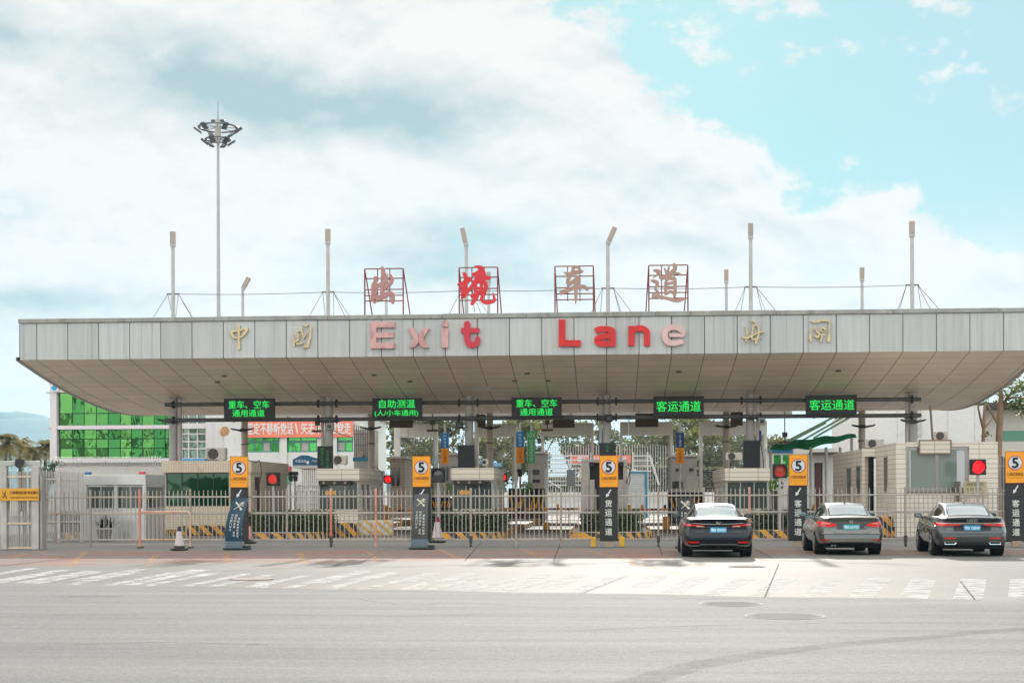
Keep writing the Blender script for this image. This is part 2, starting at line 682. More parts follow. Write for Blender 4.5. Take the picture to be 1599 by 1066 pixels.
def worn_paint(col, lo, hi, scale=2.5, stretch=(1, 1, 1), top=1.0):
    """paint worn through to the paving in patches"""
    m, t, b = new_mat('worn road paint')
    n = noise(t, pos(t, stretch), scale, 8, .68)
    n2 = noise(t, pos(t), 24, 4, .6)
    v = mth(t, 'ADD', n, mth(t, 'MULTIPLY', mth(t, 'SUBTRACT', n2, .5), .25))
    f = rng(t, v, lo, hi, 0, top)
    b.inputs['Base Color'].default_value = (*lin(col), 1)
    b.inputs['Roughness'].default_value = .9
    b.inputs['Specular IOR Level'].default_value = .04
    tr = nd(t, 'ShaderNodeBsdfTransparent')
    mx = nd(t, 'ShaderNodeMixShader')
    t.links.new(f, mx.inputs[0])
    t.links.new(tr.outputs[0], mx.inputs[1])
    t.links.new(b.outputs[0], mx.inputs[2])
    t.links.new(mx.outputs[0], t.nodes['Material Output'].inputs['Surface'])
    return m


ASPHALT, CONCRETE = (119, 118, 116), (116, 113, 108)
structure(sheet('ground', [(-3500, -400), (3500, -400), (3500, 7000), (-3500, 7000)], -.03, M((132, 126, 112), .95, var=.2, scale=.02, spec=.02)))
bl, br_ = G(0, 909.5), G(1599, 937)
dxy = (br_ - bl)
bl2, br2 = bl - dxy * 2.0, br_ + dxy * 2.0
sheet('concrete_paving', [(bl2.x, bl2.y - 1.5), (br2.x, br2.y - 1.5), (110, 200), (-110, 200)], -.012, concrete_mat())
# asphalt edge with slight raggedness
edge = []
for i in range(161):
    q = bl2 + (br2 - bl2) * (i / 160)
    edge.append((q.x, q.y + random.uniform(-.05, .05) + .10 * math.sin(i * .9)))
sheet('asphalt_road', [(bl2.x, -45), (br2.x, -45)] + edge[::-1], -.004, asphalt_mat())


def ground_poly(mb, px, z, m=0):
    mb.add([G(a, b, z) for a, b in px], [list(range(len(px)))], m)


def ground_line(mb, pts, w, z, m=0):
    q = [G(a, b, z) for a, b in pts]
    q = [Vector(p) for p in catmull([tuple(v) for v in q], 8)] if len(q) > 2 else q
    L, Rr = [], []
    for i, p in enumerate(q):
        d = (q[min(i + 1, len(q) - 1)] - q[max(i - 1, 0)]).normalized()
        n = Vector((-d.y, d.x, 0))
        ww = w if not isinstance(w, tuple) else w[0] + (w[1] - w[0]) * i / (len(q) - 1)
        L.append(p + n * ww / 2)
        Rr.append(p - n * ww / 2)
    k = len(q)
    mb.add(L + Rr, [(i, i + 1, k + i + 1, k + i) for i in range(k - 1)], m)


# zebra crossing bars, photographed obliquely
mb = MB()
bars = [[(1089, 930.5), (1118, 931), (1184, 902.5), (1152, 902)], [(1163, 931.5), (1196, 932), (1246, 902), (1214, 901.5)],
        [(1243, 932), (1279, 932.5), (1318, 903), (1284, 902.5)], [(1322, 934), (1362, 934.5), (1392, 903), (1354, 902.5)],
        [(1400, 935), (1448, 935.5), (1462, 903), (1424, 902.5)], [(1487, 935), (1535, 935), (1540, 904), (1500, 903.5)],
        [(1574, 932), (1625, 933), (1622, 903), (1577, 903)],
        [(1032, 924), (1066, 925), (1110, 900), (1078, 899.5)], [(983, 916), (1012, 916.5), (1046, 898.5), (1016, 898)],
        [(873, 926.5), (908, 927), (985, 898.5), (955, 898)], [(838, 918), (868, 919), (922, 896.5), (892, 896)],
        [(808, 906), (838, 906), (864, 896), (842, 895.5)], [(10, 911), (34, 911.5), (148, 891.5), (132, 891)],
        [(-30, 908), (0, 908), (112, 889), (95, 888.5)], [(108, 905.5), (138, 906), (232, 888), (214, 887.5)],
        [(190, 912), (216, 912.5), (330, 889.5), (312, 889)], [(385, 918), (415, 918.5), (428, 908.5), (402, 908)],
        [(470, 909), (510, 909.5), (580, 891.5), (556, 891)], [(545, 904), (574, 904.5), (630, 893), (606, 892.5)],
        [(618, 907), (648, 907), (690, 894.5), (664, 894)], [(622, 922), (650, 922.5), (680, 909), (660, 908.5)],
        [(682, 906), (708, 906.5), (748, 895), (726, 894.5)], [(712, 917), (740, 917.5), (764, 905), (742, 904.5)],
        [(258, 897), (280, 897), (318, 889), (300, 888.5)], [(-40, 900), (-20, 900), (62, 886.5), (46, 886)],
        [(300, 900), (318, 900), (348, 893), (330, 893)], [(500, 921), (520, 921.5), (548, 912), (530, 911.5)], [(780, 919), (800, 919.5), (826, 908), (808, 907.5)]]
for k in range(15):                              # more of the worn bars along the quieter lanes
    x = -20 + 56 * k + (k * 37 % 17)
    y0 = 911 + x * .017
    sx = 120 - x * .035
    bars.append([(x, y0), (x + 17, y0 + .4), (x + 17 + sx * .92, y0 - 20), (x + sx * .92, y0 - 20.3)])
for k, q in enumerate(bars):
    ground_poly(mb, q, -.0102 + .00003 * k)
structure(mb.build('zebra_crossing_paint', worn_paint((176, 174, 170), .35, .54, 2.0, (1, 1.6, 1), .8)))
# red-painted band and yellow hatching in front of the barrier
mb = MB()
ground_poly(mb, [(-60, 884), (-60, 866), (60, 861), (300, 860), (640, 858), (1056, 857), (1056, 874), (800, 873), (480, 878), (220, 879), (60, 883)], -.0108)
ground_poly(mb, [(1176, 857), (1276, 857), (1286, 866), (1188, 867)], -.0108)
ground_poly(mb, [(1376, 857), (1440, 857), (1452, 866), (1380, 867)], -.0108)
ground_poly(mb, [(1566, 857), (1650, 857), (1650, 867), (1572, 867)], -.0108)
structure(mb.build('red_road_paint', worn_paint((212, 98, 66), .46, .80, 1.1, (.30, 2.2, 1), .62)))
mb = MB()
for a in [[(48, 862), (14, 873)], [(58, 861), (94, 869)], [(134, 861), (110, 883)], [(244, 865), (230, 881)], [(355, 862), (353, 880)], [(467, 862), (477, 881)],
          [(570, 859), (592, 875)], [(686, 857), (714, 871)], [(812, 857), (850, 871)], [(900, 855), (1062, 896)], [(985, 862), (1050, 871)], [(1176, 868), (1200, 876)]]:
    ground_line(mb, a, .16, -.0086)
structure(mb.build('yellow_road_paint', worn_paint((216, 164, 92), .44, .70, 2.6, (1, 1, 1), .65)))
# joints between the concrete slabs, cracks
mb = MB()
for a, w in [([(752, 845), (726, 875)], .05), ([(877, 843), (865, 874)], .06), ([(1027, 846), (1034, 866)], .05), ([(1172, 852), (1206, 871)], .04), ([(1216, 880), (1194, 932)], .045),
             ([(640, 846), (600, 858), (560, 880)], .03), ([(1060, 905), (1250, 905.5), (1450, 908)], .03), ([(1500, 907), (1522, 935)], .05), ([(420, 846), (330, 862), (230, 866)], .04), ([(520, 884), (552, 876.5), (690, 876)], .05),
             ([(0, 866), (320, 864), (700, 862), (1050, 862)], .03), ([(1135, 877.5), (1216, 877.5)], .05), ([(1215, 884), (1420, 882)], .03), ([(805, 884), (990, 877)], .06), ([(905, 927), (975, 899)], .03),
             ([(1120, 939.5), (1440, 938.5)], .05), ([(1048, 931), (1090, 933.5), (1150, 934)], .05), ([(955, 932), (1010, 934.5)], .04), ([(1380, 855), (1420, 870)], .04), ([(250, 880), (120, 910)], .03)]:
    ground_line(mb, a, w * .6, -.0012)
for a, w in [([(0, 962), (300, 957), (620, 961), (760, 958)], .02), ([(880, 985), (1100, 976), (1400, 972), (1599, 975)], .02), ([(60, 1010), (220, 1002), (420, 1006)], .02), ([(560, 935), (640, 944), (720, 941), (900, 952)], .02), ([(90, 931), (190, 930.5)], .06)]:
    ground_line(mb, a, w, -.0006)
structure(mb.build('pavement_joint_crack', worn_paint((70, 65, 60), .30, .60, 3.0, (1, 1, 1), .8)))
mb = MB()
ground_line(mb, [(985, 1068), (1080, 1040), (1180, 1022), (1300, 1007), (1425, 996), (1525, 987), (1640, 978)], (.42, .34), -.0022)
structure(mb.build('tyre_skid_mark', worn_paint((58, 57, 56), .25, .95, 3.0, (1, 1, 1), .30)))
mb = MB()
for a in [[(300, 893), (520, 884)], [(760, 884), (980, 877)], [(560, 886), (800, 880)], [(1180, 873), (1440, 882)]]:
    ground_line(mb, a, .55, -.0078)
structure(mb.build('tyre_stain', worn_paint((78, 74, 70), .46, .80, 1.3, (.5, 2.5, 1), .7)))


def manhole(px, py, rad, label, mat_i):
    c = G(px, py)
    t = thing('manhole_cover', label, 'manhole cover', (c.x, c.y, 0), 'manhole covers in the road')
    mb = MB()
    mb.cyl((0, 0, -.02), (0, 0, .001), rad, n=32)
    mb.build('cover_plate', mat_i, t, False)
    mb = MB()
    for k in range(32):
        a, b = 2 * math.pi * k / 32, 2 * math.pi * (k + 1) / 32
        mb.add([(math.cos(a) * rad, math.sin(a) * rad, .0005), (math.cos(b) * rad, math.sin(b) * rad, .0005), (math.cos(b) * (rad + .045), math.sin(b) * (rad + .045), .0005), (math.cos(a) * (rad + .045), math.sin(a) * (rad + .045), .0005)], [(0, 1, 2, 3)])
    mb.build('frame_ring', M((98, 96, 93) if px > 1000 else (84, 74, 66), .85), t, False)
    mb = MB()
    for k in range(-3, 4):
        w = math.sqrt(max(rad * rad - (k * rad / 4) ** 2, 0)) * .85
        mb.box((-w, k * rad / 4 - .015, .0), (w, k * rad / 4 + .015, .0022))
    mb.build('tread_rib', mat_i, t, False)


manhole(393, 903, .40, 'rust brown round manhole cover among worn zebra bars in the pale concrete', M((120, 100, 84), .7, var=.25))
manhole(1225, 961, .52, 'pale concrete manhole cover alone in the grey asphalt', M((116, 114, 111), .9, spec=.03))
manhole(1141, 942, .46, 'manhole cover with dark sunken rim at the edge of the asphalt', M((112, 110, 107), .9, spec=.03))
manhole(1166, 883.5, .40, 'light manhole cover on concrete just behind the black sedan', M((130, 126, 120), .9, spec=.03))

# ================================================================== the big canopy
YF, YC, YC2 = 61.0, 68.7, 81.6
seam0, seam1 = P(57.3, 525, YF).x, P(1567.2, 525, YF).x
PW = (seam1 - seam0) / 30
XL, XR = P(30.5, 525, YF).x, P(1629, 525, YF).x
ZB, ZT = P(946.7, 553.5, YF).z, P(946.7, 495, YF).z
prof_px = [(30.5, 562.5), (56, 579.5), (80.6, 595.6), (112.5, 614.4), (142.5, 628.5), (168.8, 638.8), (198.8, 646.3), (230.7, 649.3), (262, 648.5)]
prof = [(YF, ZB)]
for (a, b) in prof_px[1:]:
    q = PX(a, b, XL)
    prof.append((q.y, q.z))
YMID = min(prof, key=lambda q: q[1])[0]
prof = [q for q in prof if q[0] <= YMID]
prof += [(2 * YMID - y, z) for y, z in prof[-2::-1]]
YBACK = prof[-1][0]
fine_prof = catmull(prof, 8)


def soffit_z(y):
    for (a, b), (c, d) in zip(fine_prof, fine_prof[1:]):
        if a <= y <= c:
            return b + (d - b) * (y - a) / (c - a)
    return fine_prof[-1][1]


def fascia_mat():
    m, t, b = new_mat('streaked aluminium cladding')
    base = lin((186, 187, 184))
    n1 = noise(t, pos(t, (2.6, 1, .16)), 2.6, 7, .62)
    n2 = noise(t, pos(t, (7, 1, .10)), 2.0, 5, .6)
    k = mth(t, 'ADD', rng(t, n1, .3, .7, .90, 1.06), rng(t, n2, .35, .7, -.035, .035))
    # each panel weathered a little differently
    s = nd(t, 'ShaderNodeSeparateXYZ')
    t.links.new(pos(t), s.inputs[0])
    cell = mth(t, 'FLOOR', mth(t, 'DIVIDE', mth(t, 'SUBTRACT', s.outputs[0], seam0), PW))
    w = nd(t, 'ShaderNodeTexWhiteNoise', noise_dimensions='1D')
    t.links.new(cell, w.inputs['W'])
    k = mth(t, 'MULTIPLY', k, rng(t, w.outputs['Value'], 0, 1, .90, 1.06))
    vm = nd(t, 'ShaderNodeVectorMath', operation='SCALE')
    vm.inputs[0].default_value = base
    t.links.new(k, vm.inputs['Scale'])
    st = noise(t, pos(t, (5.0, 1, .05)), 1.5, 6, .7)
    c = cmix(t, rng(t, st, .52, .70, 0, .62, True), vm.outputs[0], lin((126, 126, 122)))
    t.links.new(c, b.inputs['Base Color'])
    b.inputs['Roughness'].default_value = .48
    b.inputs['Metallic'].default_value = .0
    return m


def soffit_mat():
    m, t, b = new_mat('soffit panels')
    p = pos(t)
    s = nd(t, 'ShaderNodeVectorMath', operation='MULTIPLY')
    sub = nd(t, 'ShaderNodeVectorMath', operation='SUBTRACT')
    t.links.new(p, sub.inputs[0])
    sub.inputs[1].default_value = (seam0, YF, 0)
    t.links.new(sub.outputs[0], s.inputs[0])
    s.inputs[1].default_value = (1 / PW, 1 / SROW, 0)
    fl = nd(t, 'ShaderNodeVectorMath', operation='FLOOR')
    t.links.new(s.outputs[0], fl.inputs[0])
    w = nd(t, 'ShaderNodeTexWhiteNoise')
    t.links.new(fl.outputs[0], w.inputs['Vector'])
    n = noise(t, p, .7, 6, .6)
    k = mth(t, 'MULTIPLY', rng(t, w.outputs['Value'], 0, 1, .95, 1.04), rng(t, n, .3, .7, .93, 1.06))
    vm = nd(t, 'ShaderNodeVectorMath', operation='SCALE')
    vm.inputs[0].default_value = lin((240, 225, 206))
    t.links.new(k, vm.inputs['Scale'])
    t.links.new(vm.outputs[0], b.inputs['Base Color'])
    b.inputs['Roughness'].default_value = .42
    return m


SROW = (YBACK - YF) / 30
canopy = thing('toll_canopy', 'huge boat-bottomed pale grey canopy spanning every lane of the checkpoint', 'canopy', ((XL + XR) / 2, (YF + YBACK) / 2, 0))
dark = M((58, 55, 52), .8)
steel = M((150, 149, 146), .5, var=.12, dirt=((120, 96, 74), 2.0, .58, .6))
xs = [XL] + [seam0 + PW * i for i in range(0, 40) if XL + .2 < seam0 + PW * i < XR - .2] + [XR]
mb = MB()
for a, b in zip(xs, xs[1:]):
    g = .014
    mb.box((a + g, YF, ZB), (b - g, YF + .05, ZT), bev=.012)
mb.build('fascia_cladding', fascia_mat(), canopy)
mb = MB()
mb.box((XL + .03, YF + .055, ZB + .03), (XR - .03, YF + .25, ZT))
mb.build('fascia_backing', dark, canopy)
# coping in slightly uneven lengths
mb = MB()
zc0, zc1 = ZT + .012, P(946.7, 487.5, YF).z
x = XL - .05
while x < XR:
    e = min(x + random.uniform(3.0, 5.5), XR + .05)
    dz = random.uniform(-.012, .02)
    mb.box((x, YF - .06, zc0 + .0), (e - .012, YF + .45, zc1 + dz), bev=.02)
    x = e
mb.build('coping_trim', M((150, 149, 143), .6, var=.22, scale=1.5, dirt=((96, 92, 82), 3.0, .54, .7)), canopy)
# soffit: one sheet behind, panels a hand's breadth of shadow gap in front
yrows = [YF + SROW * i for i in range(31)]
mb = MB()
mb.grid(lambda u, v: (XL + .02 + (XR - XL - .04) * u, YF + .06 + (YBACK - YF - .12) * v, soffit_z(YF + .06 + (YBACK - YF - .12) * v) + .05), 2, 60, 0, True)
mb.build('soffit_backing', dark, canopy)
mb = MB()
for a, b in zip(xs, xs[1:]):
    for c, d in zip(yrows, yrows[1:]):
        gx, gy = .011, .008
        ym = (c + d) / 2
        vs = []
        for yy in (c + gy, ym, d - gy):
            for xx in (a + gx, b - gx):
                vs.append((xx, yy, soffit_z(yy)))
        mb.add(vs, [(0, 1, 3, 2), (2, 3, 5, 4)], 0, False)
mb.build('soffit_cladding', soffit_mat(), canopy)
# ends and roof
for xe, sgn in ((XL, -1), (XR, 1)):
    mb = MB()
    pts = [(y, z) for y, z in fine_prof]
    for (a, b), (c, d) in zip(pts, pts[1:]):
        mb.add([(xe + sgn * .16, a, b - .03), (xe + sgn * .16, c, d - .03), (xe + sgn * .16, c, d + .13), (xe + sgn * .16, a, b + .13), (xe, a, b - .03), (xe, c, d - .03), (xe, c, d + .13), (xe, a, b + .13)],
               [(0, 1, 2, 3), (4, 5, 1, 0), (3, 2, 6, 7), (4, 7, 6, 5)])
    mb.build('end_trim', M((176, 172, 165), .5), canopy)
    mb = MB()
    for (a, b), (c, d) in zip(pts, pts[1:]):
        mb.add([(xe + sgn * .012, a, b + .13), (xe + sgn * .012, c, d + .13), (xe + sgn * .012, c, ZT - .02), (xe + sgn * .012, a, ZT - .02)], [(0, 1, 2, 3)])
    mb.build('end_cladding', fascia_mat(), canopy)
mb = MB()
mb.box((XL, YF + .26, ZT - .12), (XR, YBACK - .02, ZT - .02))
mb.build('roof_deck', M((130, 128, 124), .8), canopy)
mb = MB()
mb.box((XL, YBACK, ZB), (XR, YBACK + .06, ZT))
mb.build('rear_fascia', fascia_mat(), canopy)
# small recessed lamps and sensors in the soffit
for (a, b) in [(350, 586.5), (584, 585), (640, 595), (823, 582.5), (1060, 580), (1309, 578.5), (340, 596), (856, 594), (804, 594)]:
    y = YF + 3.2
    for _ in range(12):
        q = P(a, b, y)
        y -= (q.z - soffit_z(y)) * 2.2
        y = min(max(y, YF + .5), YMID)
    q = P(a, b, y)
    mb = MB()
    mb.cyl((q.x, y, soffit_z(y) - .05), (q.x, y, soffit_z(y) + .02), .12, n=14)
    mb.build('recessed_lamp', M((92, 88, 84), .5), canopy)

# pale square ceiling lamp
mb = MB()
qa, qb = P(737, 608, YF + 6.1), P(765, 601, YF + 5.2)
vs = []
for y, x0, x1 in ((qb.y, qa.x, qb.x), (qa.y, qa.x, qb.x)):
    vs += [(x0, y, soffit_z(y) - .02), (x1, y, soffit_z(y) - .02)]
mb.add(vs, [(0, 1, 3, 2)])
mb.add([(a[0], a[1], a[2] + .03) for a in vs], [(0, 1, 3, 2)])
mb.build('ceiling_lamp', M((236, 234, 228), .3, var=.02), canopy)

# ------------------------------------------------------------------ lettering on the fascia
GOLD = M((206, 184, 140), .4, .1, var=.3, scale=9)
PINK = M((206, 160, 154), .55, var=.12, dirt=((166, 112, 104), 3.2, .48, .75))
CRIM = M((196, 40, 62), .45, var=.05)
RED = M((206, 30, 24), .5, var=.14, dirt=((150, 40, 34), 3, .56, .6))
PALE = M((212, 176, 170), .5, var=.1, dirt=((176, 132, 124), 3, .52, .6))


def zoomfn(ox, oy, sc, Y):
    return lambda a, b, d: P(ox + a / sc, oy + b / sc, Y) + Vector((0, d - 0, 0))


def fascia_letter(name, label, cat, group, ox, oy, sc, mat, polys=(), strokes=(), depth=.14, curve=True, square=True):
    fn = zoomfn(ox, oy, sc, YF)
    t = MB()
    k = 0
    for p in polys:
        t.prism(p, fn, -depth - .002 * k, -.02)
        k += 1
    for s in strokes:
        brush(t, s, fn, -depth - .002 * k, -.02, curve=curve, square=square)
        k += 1
    o = t.build(name, mat)
    tag(o, label, cat, group)
    return o


def rect(a, b, c, d):
    return [(a, b), (c, b), (c, d), (a, d)]


Z4 = (570, 495, 8.416)
Z5 = (860, 490, 7.268)
LG = 'raised letters along the canopy fascia'
fascia_letter('fascia_letter', 'faded pink capital E of the fascia wording', 'letter', LG, *Z4, PINK, [[(75, 65), (395, 65), (395, 140), (155, 140), (155, 205), (380, 205), (380, 275), (155, 275), (155, 340), (395, 340), (395, 415), (75, 415)]])
fascia_letter('fascia_letter', 'faded pink letter x of the fascia wording, made of two bent halves', 'letter', LG, *Z4, PINK, [[(570, 150), (640, 150), (704, 232), (704, 340), (655, 405), (585, 405), (640, 285)], [(850, 150), (780, 150), (710, 232), (710, 340), (760, 405), (845, 405), (770, 285)]])
fascia_letter('fascia_letter', 'faded pink letter i with a square dot on the fascia', 'letter', LG, *Z4, PINK, [rect(1020, 55, 1090, 130), rect(1012, 150, 1097, 405)])
fascia_letter('fascia_letter', 'crimson letter t with a curled foot on the fascia', 'letter', LG, *Z4, CRIM, [rect(1265, 147, 1505, 212)], [[(1345, 93, 82), (1345, 200, 82), (1347, 290, 82), (1368, 350, 82), (1420, 368, 78), (1470, 345, 74), (1482, 285, 62)]], square=False)
fascia_letter('fascia_letter', 'bright red capital L at the start of the second fascia word', 'letter', LG, *Z5, RED, [[(92, 68), (165, 68), (165, 300), (340, 300), (340, 372), (92, 372)]])
fascia_letter('fascia_letter', 'bright red letter a on the fascia between L and n', 'letter', LG, *Z5, RED, [], [[(508, 196, 66), (560, 176, 66), (640, 176, 66), (695, 196, 70), (702, 260, 66), (702, 372, 66)], [(702, 254, 62), (590, 258, 66), (533, 285, 70), (533, 318, 70), (580, 342, 66), (668, 342, 62), (702, 330, 60)]])
fascia_letter('fascia_letter', 'bright red letter n on the fascia between a and e', 'letter', LG, *Z5, RED, [rect(882, 140, 950, 366)], [[(915, 205, 50), (970, 172, 66), (1040, 170, 68), (1088, 205, 68), (1092, 260, 66), (1092, 366, 66)]])
fascia_letter('fascia_letter', 'pale pink letter e ending the second fascia word', 'letter', LG, *Z5, PALE, [], [[(1345, 245, 40), (1430, 245, 40), (1500, 245, 40), (1490, 195, 62), (1430, 158, 62), (1350, 160, 64), (1300, 200, 66), (1296, 270, 66), (1330, 322, 66), (1410, 335, 62), (1500, 312, 54)]])
CG = 'gold calligraphic characters on the fascia'
fascia_letter('gold_character', 'gold calligraphic character with a single upright through a box, on the fascia', 'character', CG, 350, 500, 21.32, GOLD, [], [
    [(508, 190, 70), (505, 350, 66), (508, 600, 66), (512, 800, 76), (510, 935, 88)], [(230, 395, 46), (350, 375, 56), (600, 325, 58), (800, 265, 30)], [(245, 400, 60), (290, 480, 70), (340, 575, 60)], [(770, 320, 90), (720, 400, 95), (640, 480, 60)], [(330, 575, 52), (480, 590, 50), (590, 545, 60), (700, 460, 60)]], .10, square=False)
fascia_letter('gold_character', 'gold calligraphic character with an open bent frame, over the second lane', 'character', CG, 448, 498, 21.32, GOLD, [], [
    [(550, 185, 34), (640, 225, 58), (725, 195, 34)], [(775, 250, 50), (810, 330, 64), (795, 480, 54), (785, 640, 62), (740, 780, 72), (700, 930, 84)], [(700, 935, 60), (560, 940, 28)], [(195, 530, 30), (235, 680, 46), (255, 800, 44), (275, 920, 30)], [(480, 300, 44), (500, 400, 60), (545, 520, 50), (560, 640, 50)],
    [(355, 420, 40), (430, 400, 44), (500, 370, 40)], [(360, 520, 54), (400, 560, 44), (370, 630, 46)], [(270, 770, 56), (350, 725, 64), (410, 670, 50)], [(655, 480, 40), (620, 550, 46), (580, 620, 40)], [(340, 830, 46), (460, 830, 52), (540, 795, 40)], [(620, 870, 60), (680, 900, 50)]], .10, square=False)
fascia_letter('gold_character', 'thin gold calligraphic character amid stained patches near the second fascia word', 'character', CG, 1150, 492, 21.32, GOLD, [], [
    [(500, 205, 56), (595, 235, 50)], [(640, 285, 34), (570, 380, 50), (535, 480, 50), (520, 560, 40)], [(650, 340, 50), (715, 400, 60), (735, 520, 48), (730, 640, 56), (690, 780, 70), (640, 925, 90)], [(520, 560, 44), (505, 700, 56), (520, 830, 40)], [(200, 735, 50), (330, 770, 70), (480, 715, 46)], [(310, 850, 60), (355, 885, 46)],
    [(395, 725, 44), (560, 670, 56), (720, 590, 46), (915, 565, 24)], [(285, 400, 34), (340, 520, 48), (335, 680, 44)], [(540, 830, 40), (640, 800, 50), (790, 755, 26)]], .10, square=False)
fascia_letter('gold_character', 'gold calligraphic gate-shaped character furthest along the fascia', 'character', CG, 1255, 492, 21.32, GOLD, [], [
    [(230, 200, 34), (390, 235, 62), (540, 205, 46), (660, 185, 46), (860, 225, 40)], [(845, 225, 40), (840, 420, 50), (845, 620, 58), (820, 850, 120)], [(240, 470, 36), (225, 620, 56), (205, 760, 60), (230, 850, 80)], [(370, 440, 52), (430, 550, 62), (520, 640, 50)], [(345, 700, 46), (450, 735, 76), (530, 650, 46)],
    [(600, 395, 50), (560, 490, 60)], [(605, 400, 50), (700, 480, 56)], [(510, 625, 40), (660, 650, 52)], [(600, 680, 64), (555, 885, 66)], [(540, 540, 40), (690, 545, 36)]], .10, square=False)

# ------------------------------------------------------------------ framed characters on the roof
FRAME = M((128, 52, 46), .6, var=.2, dirt=((84, 58, 50), 4, .5, .7))
FADED = M((176, 128, 120), .6, var=.08, dirt=((150, 96, 90), 3, .55, .6))
FADED2 = M((170, 136, 124), .6, var=.08)
STROKES = {
    'exit': [[(448, 172, 66), (470, 290, 92), (460, 430, 84), (448, 560, 76), (438, 690, 72)], [(318, 350, 64), (322, 440, 74), (355, 480, 60)], [(255, 585, 44), (350, 510, 66), (440, 455, 70), (520, 400, 56), (560, 345, 24)], [(300, 440, 60), (275, 520, 74), (285, 590, 50)], [(598, 305, 56), (628, 370, 64), (590, 460, 66), (500, 545, 44)],
             [(300, 795, 60), (285, 730, 110), (420, 715, 90), (520, 665, 72), (610, 635, 70), (640, 700, 74), (638, 800, 60)], [(350, 570, 44), (310, 650, 50), (280, 720, 70)], [(270, 600, 36), (258, 700, 50)], [(575, 605, 54), (645, 655, 66)]],
    'border': [[(240, 275, 66), (275, 360, 84), (250, 540, 86), (232, 690, 76)], [(125, 475, 34), (250, 440, 90), (365, 365, 60)], [(195, 560, 40), (225, 700, 60), (320, 580, 60), (400, 480, 56), (480, 430, 60), (600, 385, 60)], [(160, 520, 40), (230, 540, 60)], [(440, 140, 26), (540, 165, 84), (520, 250, 96), (410, 290, 60)], [(560, 170, 84), (605, 270, 74), (595, 340, 70)],
               [(480, 330, 66), (450, 430, 76), (440, 520, 56)], [(420, 420, 60), (540, 375, 90), (640, 350, 84), (705, 355, 62)], [(470, 300, 70), (560, 320, 80), (620, 330, 60)], [(450, 480, 56), (440, 560, 66), (470, 640, 60)], [(540, 430, 70), (630, 450, 76), (640, 540, 64), (605, 650, 60)], [(465, 530, 46), (600, 565, 60)], [(460, 610, 70), (620, 620, 60)],
               [(490, 650, 70), (450, 730, 74), (385, 825, 60)], [(600, 650, 60), (560, 740, 60), (620, 805, 62), (720, 798, 62), (795, 755, 60), (775, 640, 26)], [(380, 690, 56), (480, 640, 66)], [(560, 480, 60), (560, 600, 60)]],
    'vehicle': [[(480, 150, 66), (465, 240, 66), (400, 340, 74), (375, 420, 66), (388, 490, 52)], [(315, 245, 24), (370, 275, 50), (500, 255, 72), (640, 228, 52)], [(500, 140, 46), (580, 165, 50), (605, 240, 50)], [(400, 468, 66), (500, 400, 70), (565, 345, 66), (590, 400, 52), (545, 465, 50)], [(255, 622, 78), (370, 578, 72), (500, 528, 66), (660, 508, 66), (735, 555, 60)], [(530, 330, 60), (525, 480, 82), (525, 640, 66), (522, 760, 42), (520, 830, 12)]],
    'road': [[(250, 210, 36), (330, 232, 84), (340, 270, 50), (280, 310, 30), (235, 350, 14)], [(210, 400, 44), (290, 425, 70), (315, 480, 60), (270, 545, 40), (320, 610, 50), (330, 680, 70)], [(245, 680, 84), (390, 705, 58), (520, 732, 56), (670, 768, 66), (835, 735, 26)], [(445, 175, 24), (490, 280, 60)], [(530, 130, 28), (500, 270, 60)], [(620, 110, 64), (640, 180, 78), (560, 270, 76), (470, 320, 66), (400, 350, 72), (355, 340, 40)], [(580, 290, 40), (680, 265, 42), (745, 290, 30)],
             [(480, 370, 50), (462, 500, 56), (465, 640, 56)], [(560, 310, 54), (480, 395, 54)], [(560, 365, 50), (630, 370, 60), (640, 500, 60), (640, 620, 58), (642, 715, 18)], [(480, 460, 46), (600, 438, 50)], [(480, 548, 46), (610, 520, 46)], [(470, 640, 54), (570, 605, 50), (630, 660, 40)]],
}


def roof_sign(ox, oy, fx0, fx1, fy0, fy1, key, mat, label, lean):
    YS = YF + .55
    base = P((fx0 + fx1) / 2, fy1, YS)
    zr = ZT - .02
    t = thing('roof_sign', label, 'sign', (base.x, YS, zr), 'framed characters standing on the canopy roof')
    mb = MB()
    a, b = P(fx0, fy0, YS), P(fx1, fy0, YS)
    w = .028
    for x in (a.x, b.x):
        mb.box((x - w, YS - w, zr), (x + w, YS + w, a.z))
    for f in (.0, .28, .60, .77, .93):
        z = a.z - (a.z - P(fx0, fy1 - 14, YS).z) * f
        mb.box((a.x + w, YS - .02, z - .022), (b.x - w, YS + .02, z + .022))
    zl = P(fx0, fy1 - 16, YS).z
    for f in (.33, .65):
        x = a.x + (b.x - a.x) * f
        mb.box((x - .02, YS - .02 + .042, zl), (x + .02, YS + .062, a.z))
    mb.build('lattice_frame', FRAME, t)
    for x in (a.x, b.x):
        mb = MB()
        mb.cyl((x, YS + .04, a.z - .02), (x + lean, YS + 1.3, zr), .026, n=8)
        mb.build('back_strut', FRAME, t)
    mb = MB()
    fn = zoomfn(ox, oy, 11.844, YS)
    for k, s in enumerate(STROKES[key]):
        brush(mb, s, fn, -.16 - .003 * k, -.035)
    mb.build('character_lettering', mat, t)


roof_sign(560, 405, 569.5, 629.5, 420, 488, 'exit', FADED, 'faded dusty pink brush character in the rust frame above the pink E', .18)
roof_sign(705, 405, 717, 777, 418, 487, 'border', M((208, 32, 44), .45, var=.06), 'vivid red brush character in a rust frame, the only red one on the roof', .10)
roof_sign(855, 405, 866.5, 926.5, 416, 486, 'vehicle', FADED2, 'faded tan brush character in a rust frame above the red L', .08)
roof_sign(1000, 405, 1013, 1074, 414.5, 484, 'road', FADED2, 'faded tan brush character with a long sweeping base, framed above the pale e', -.12)

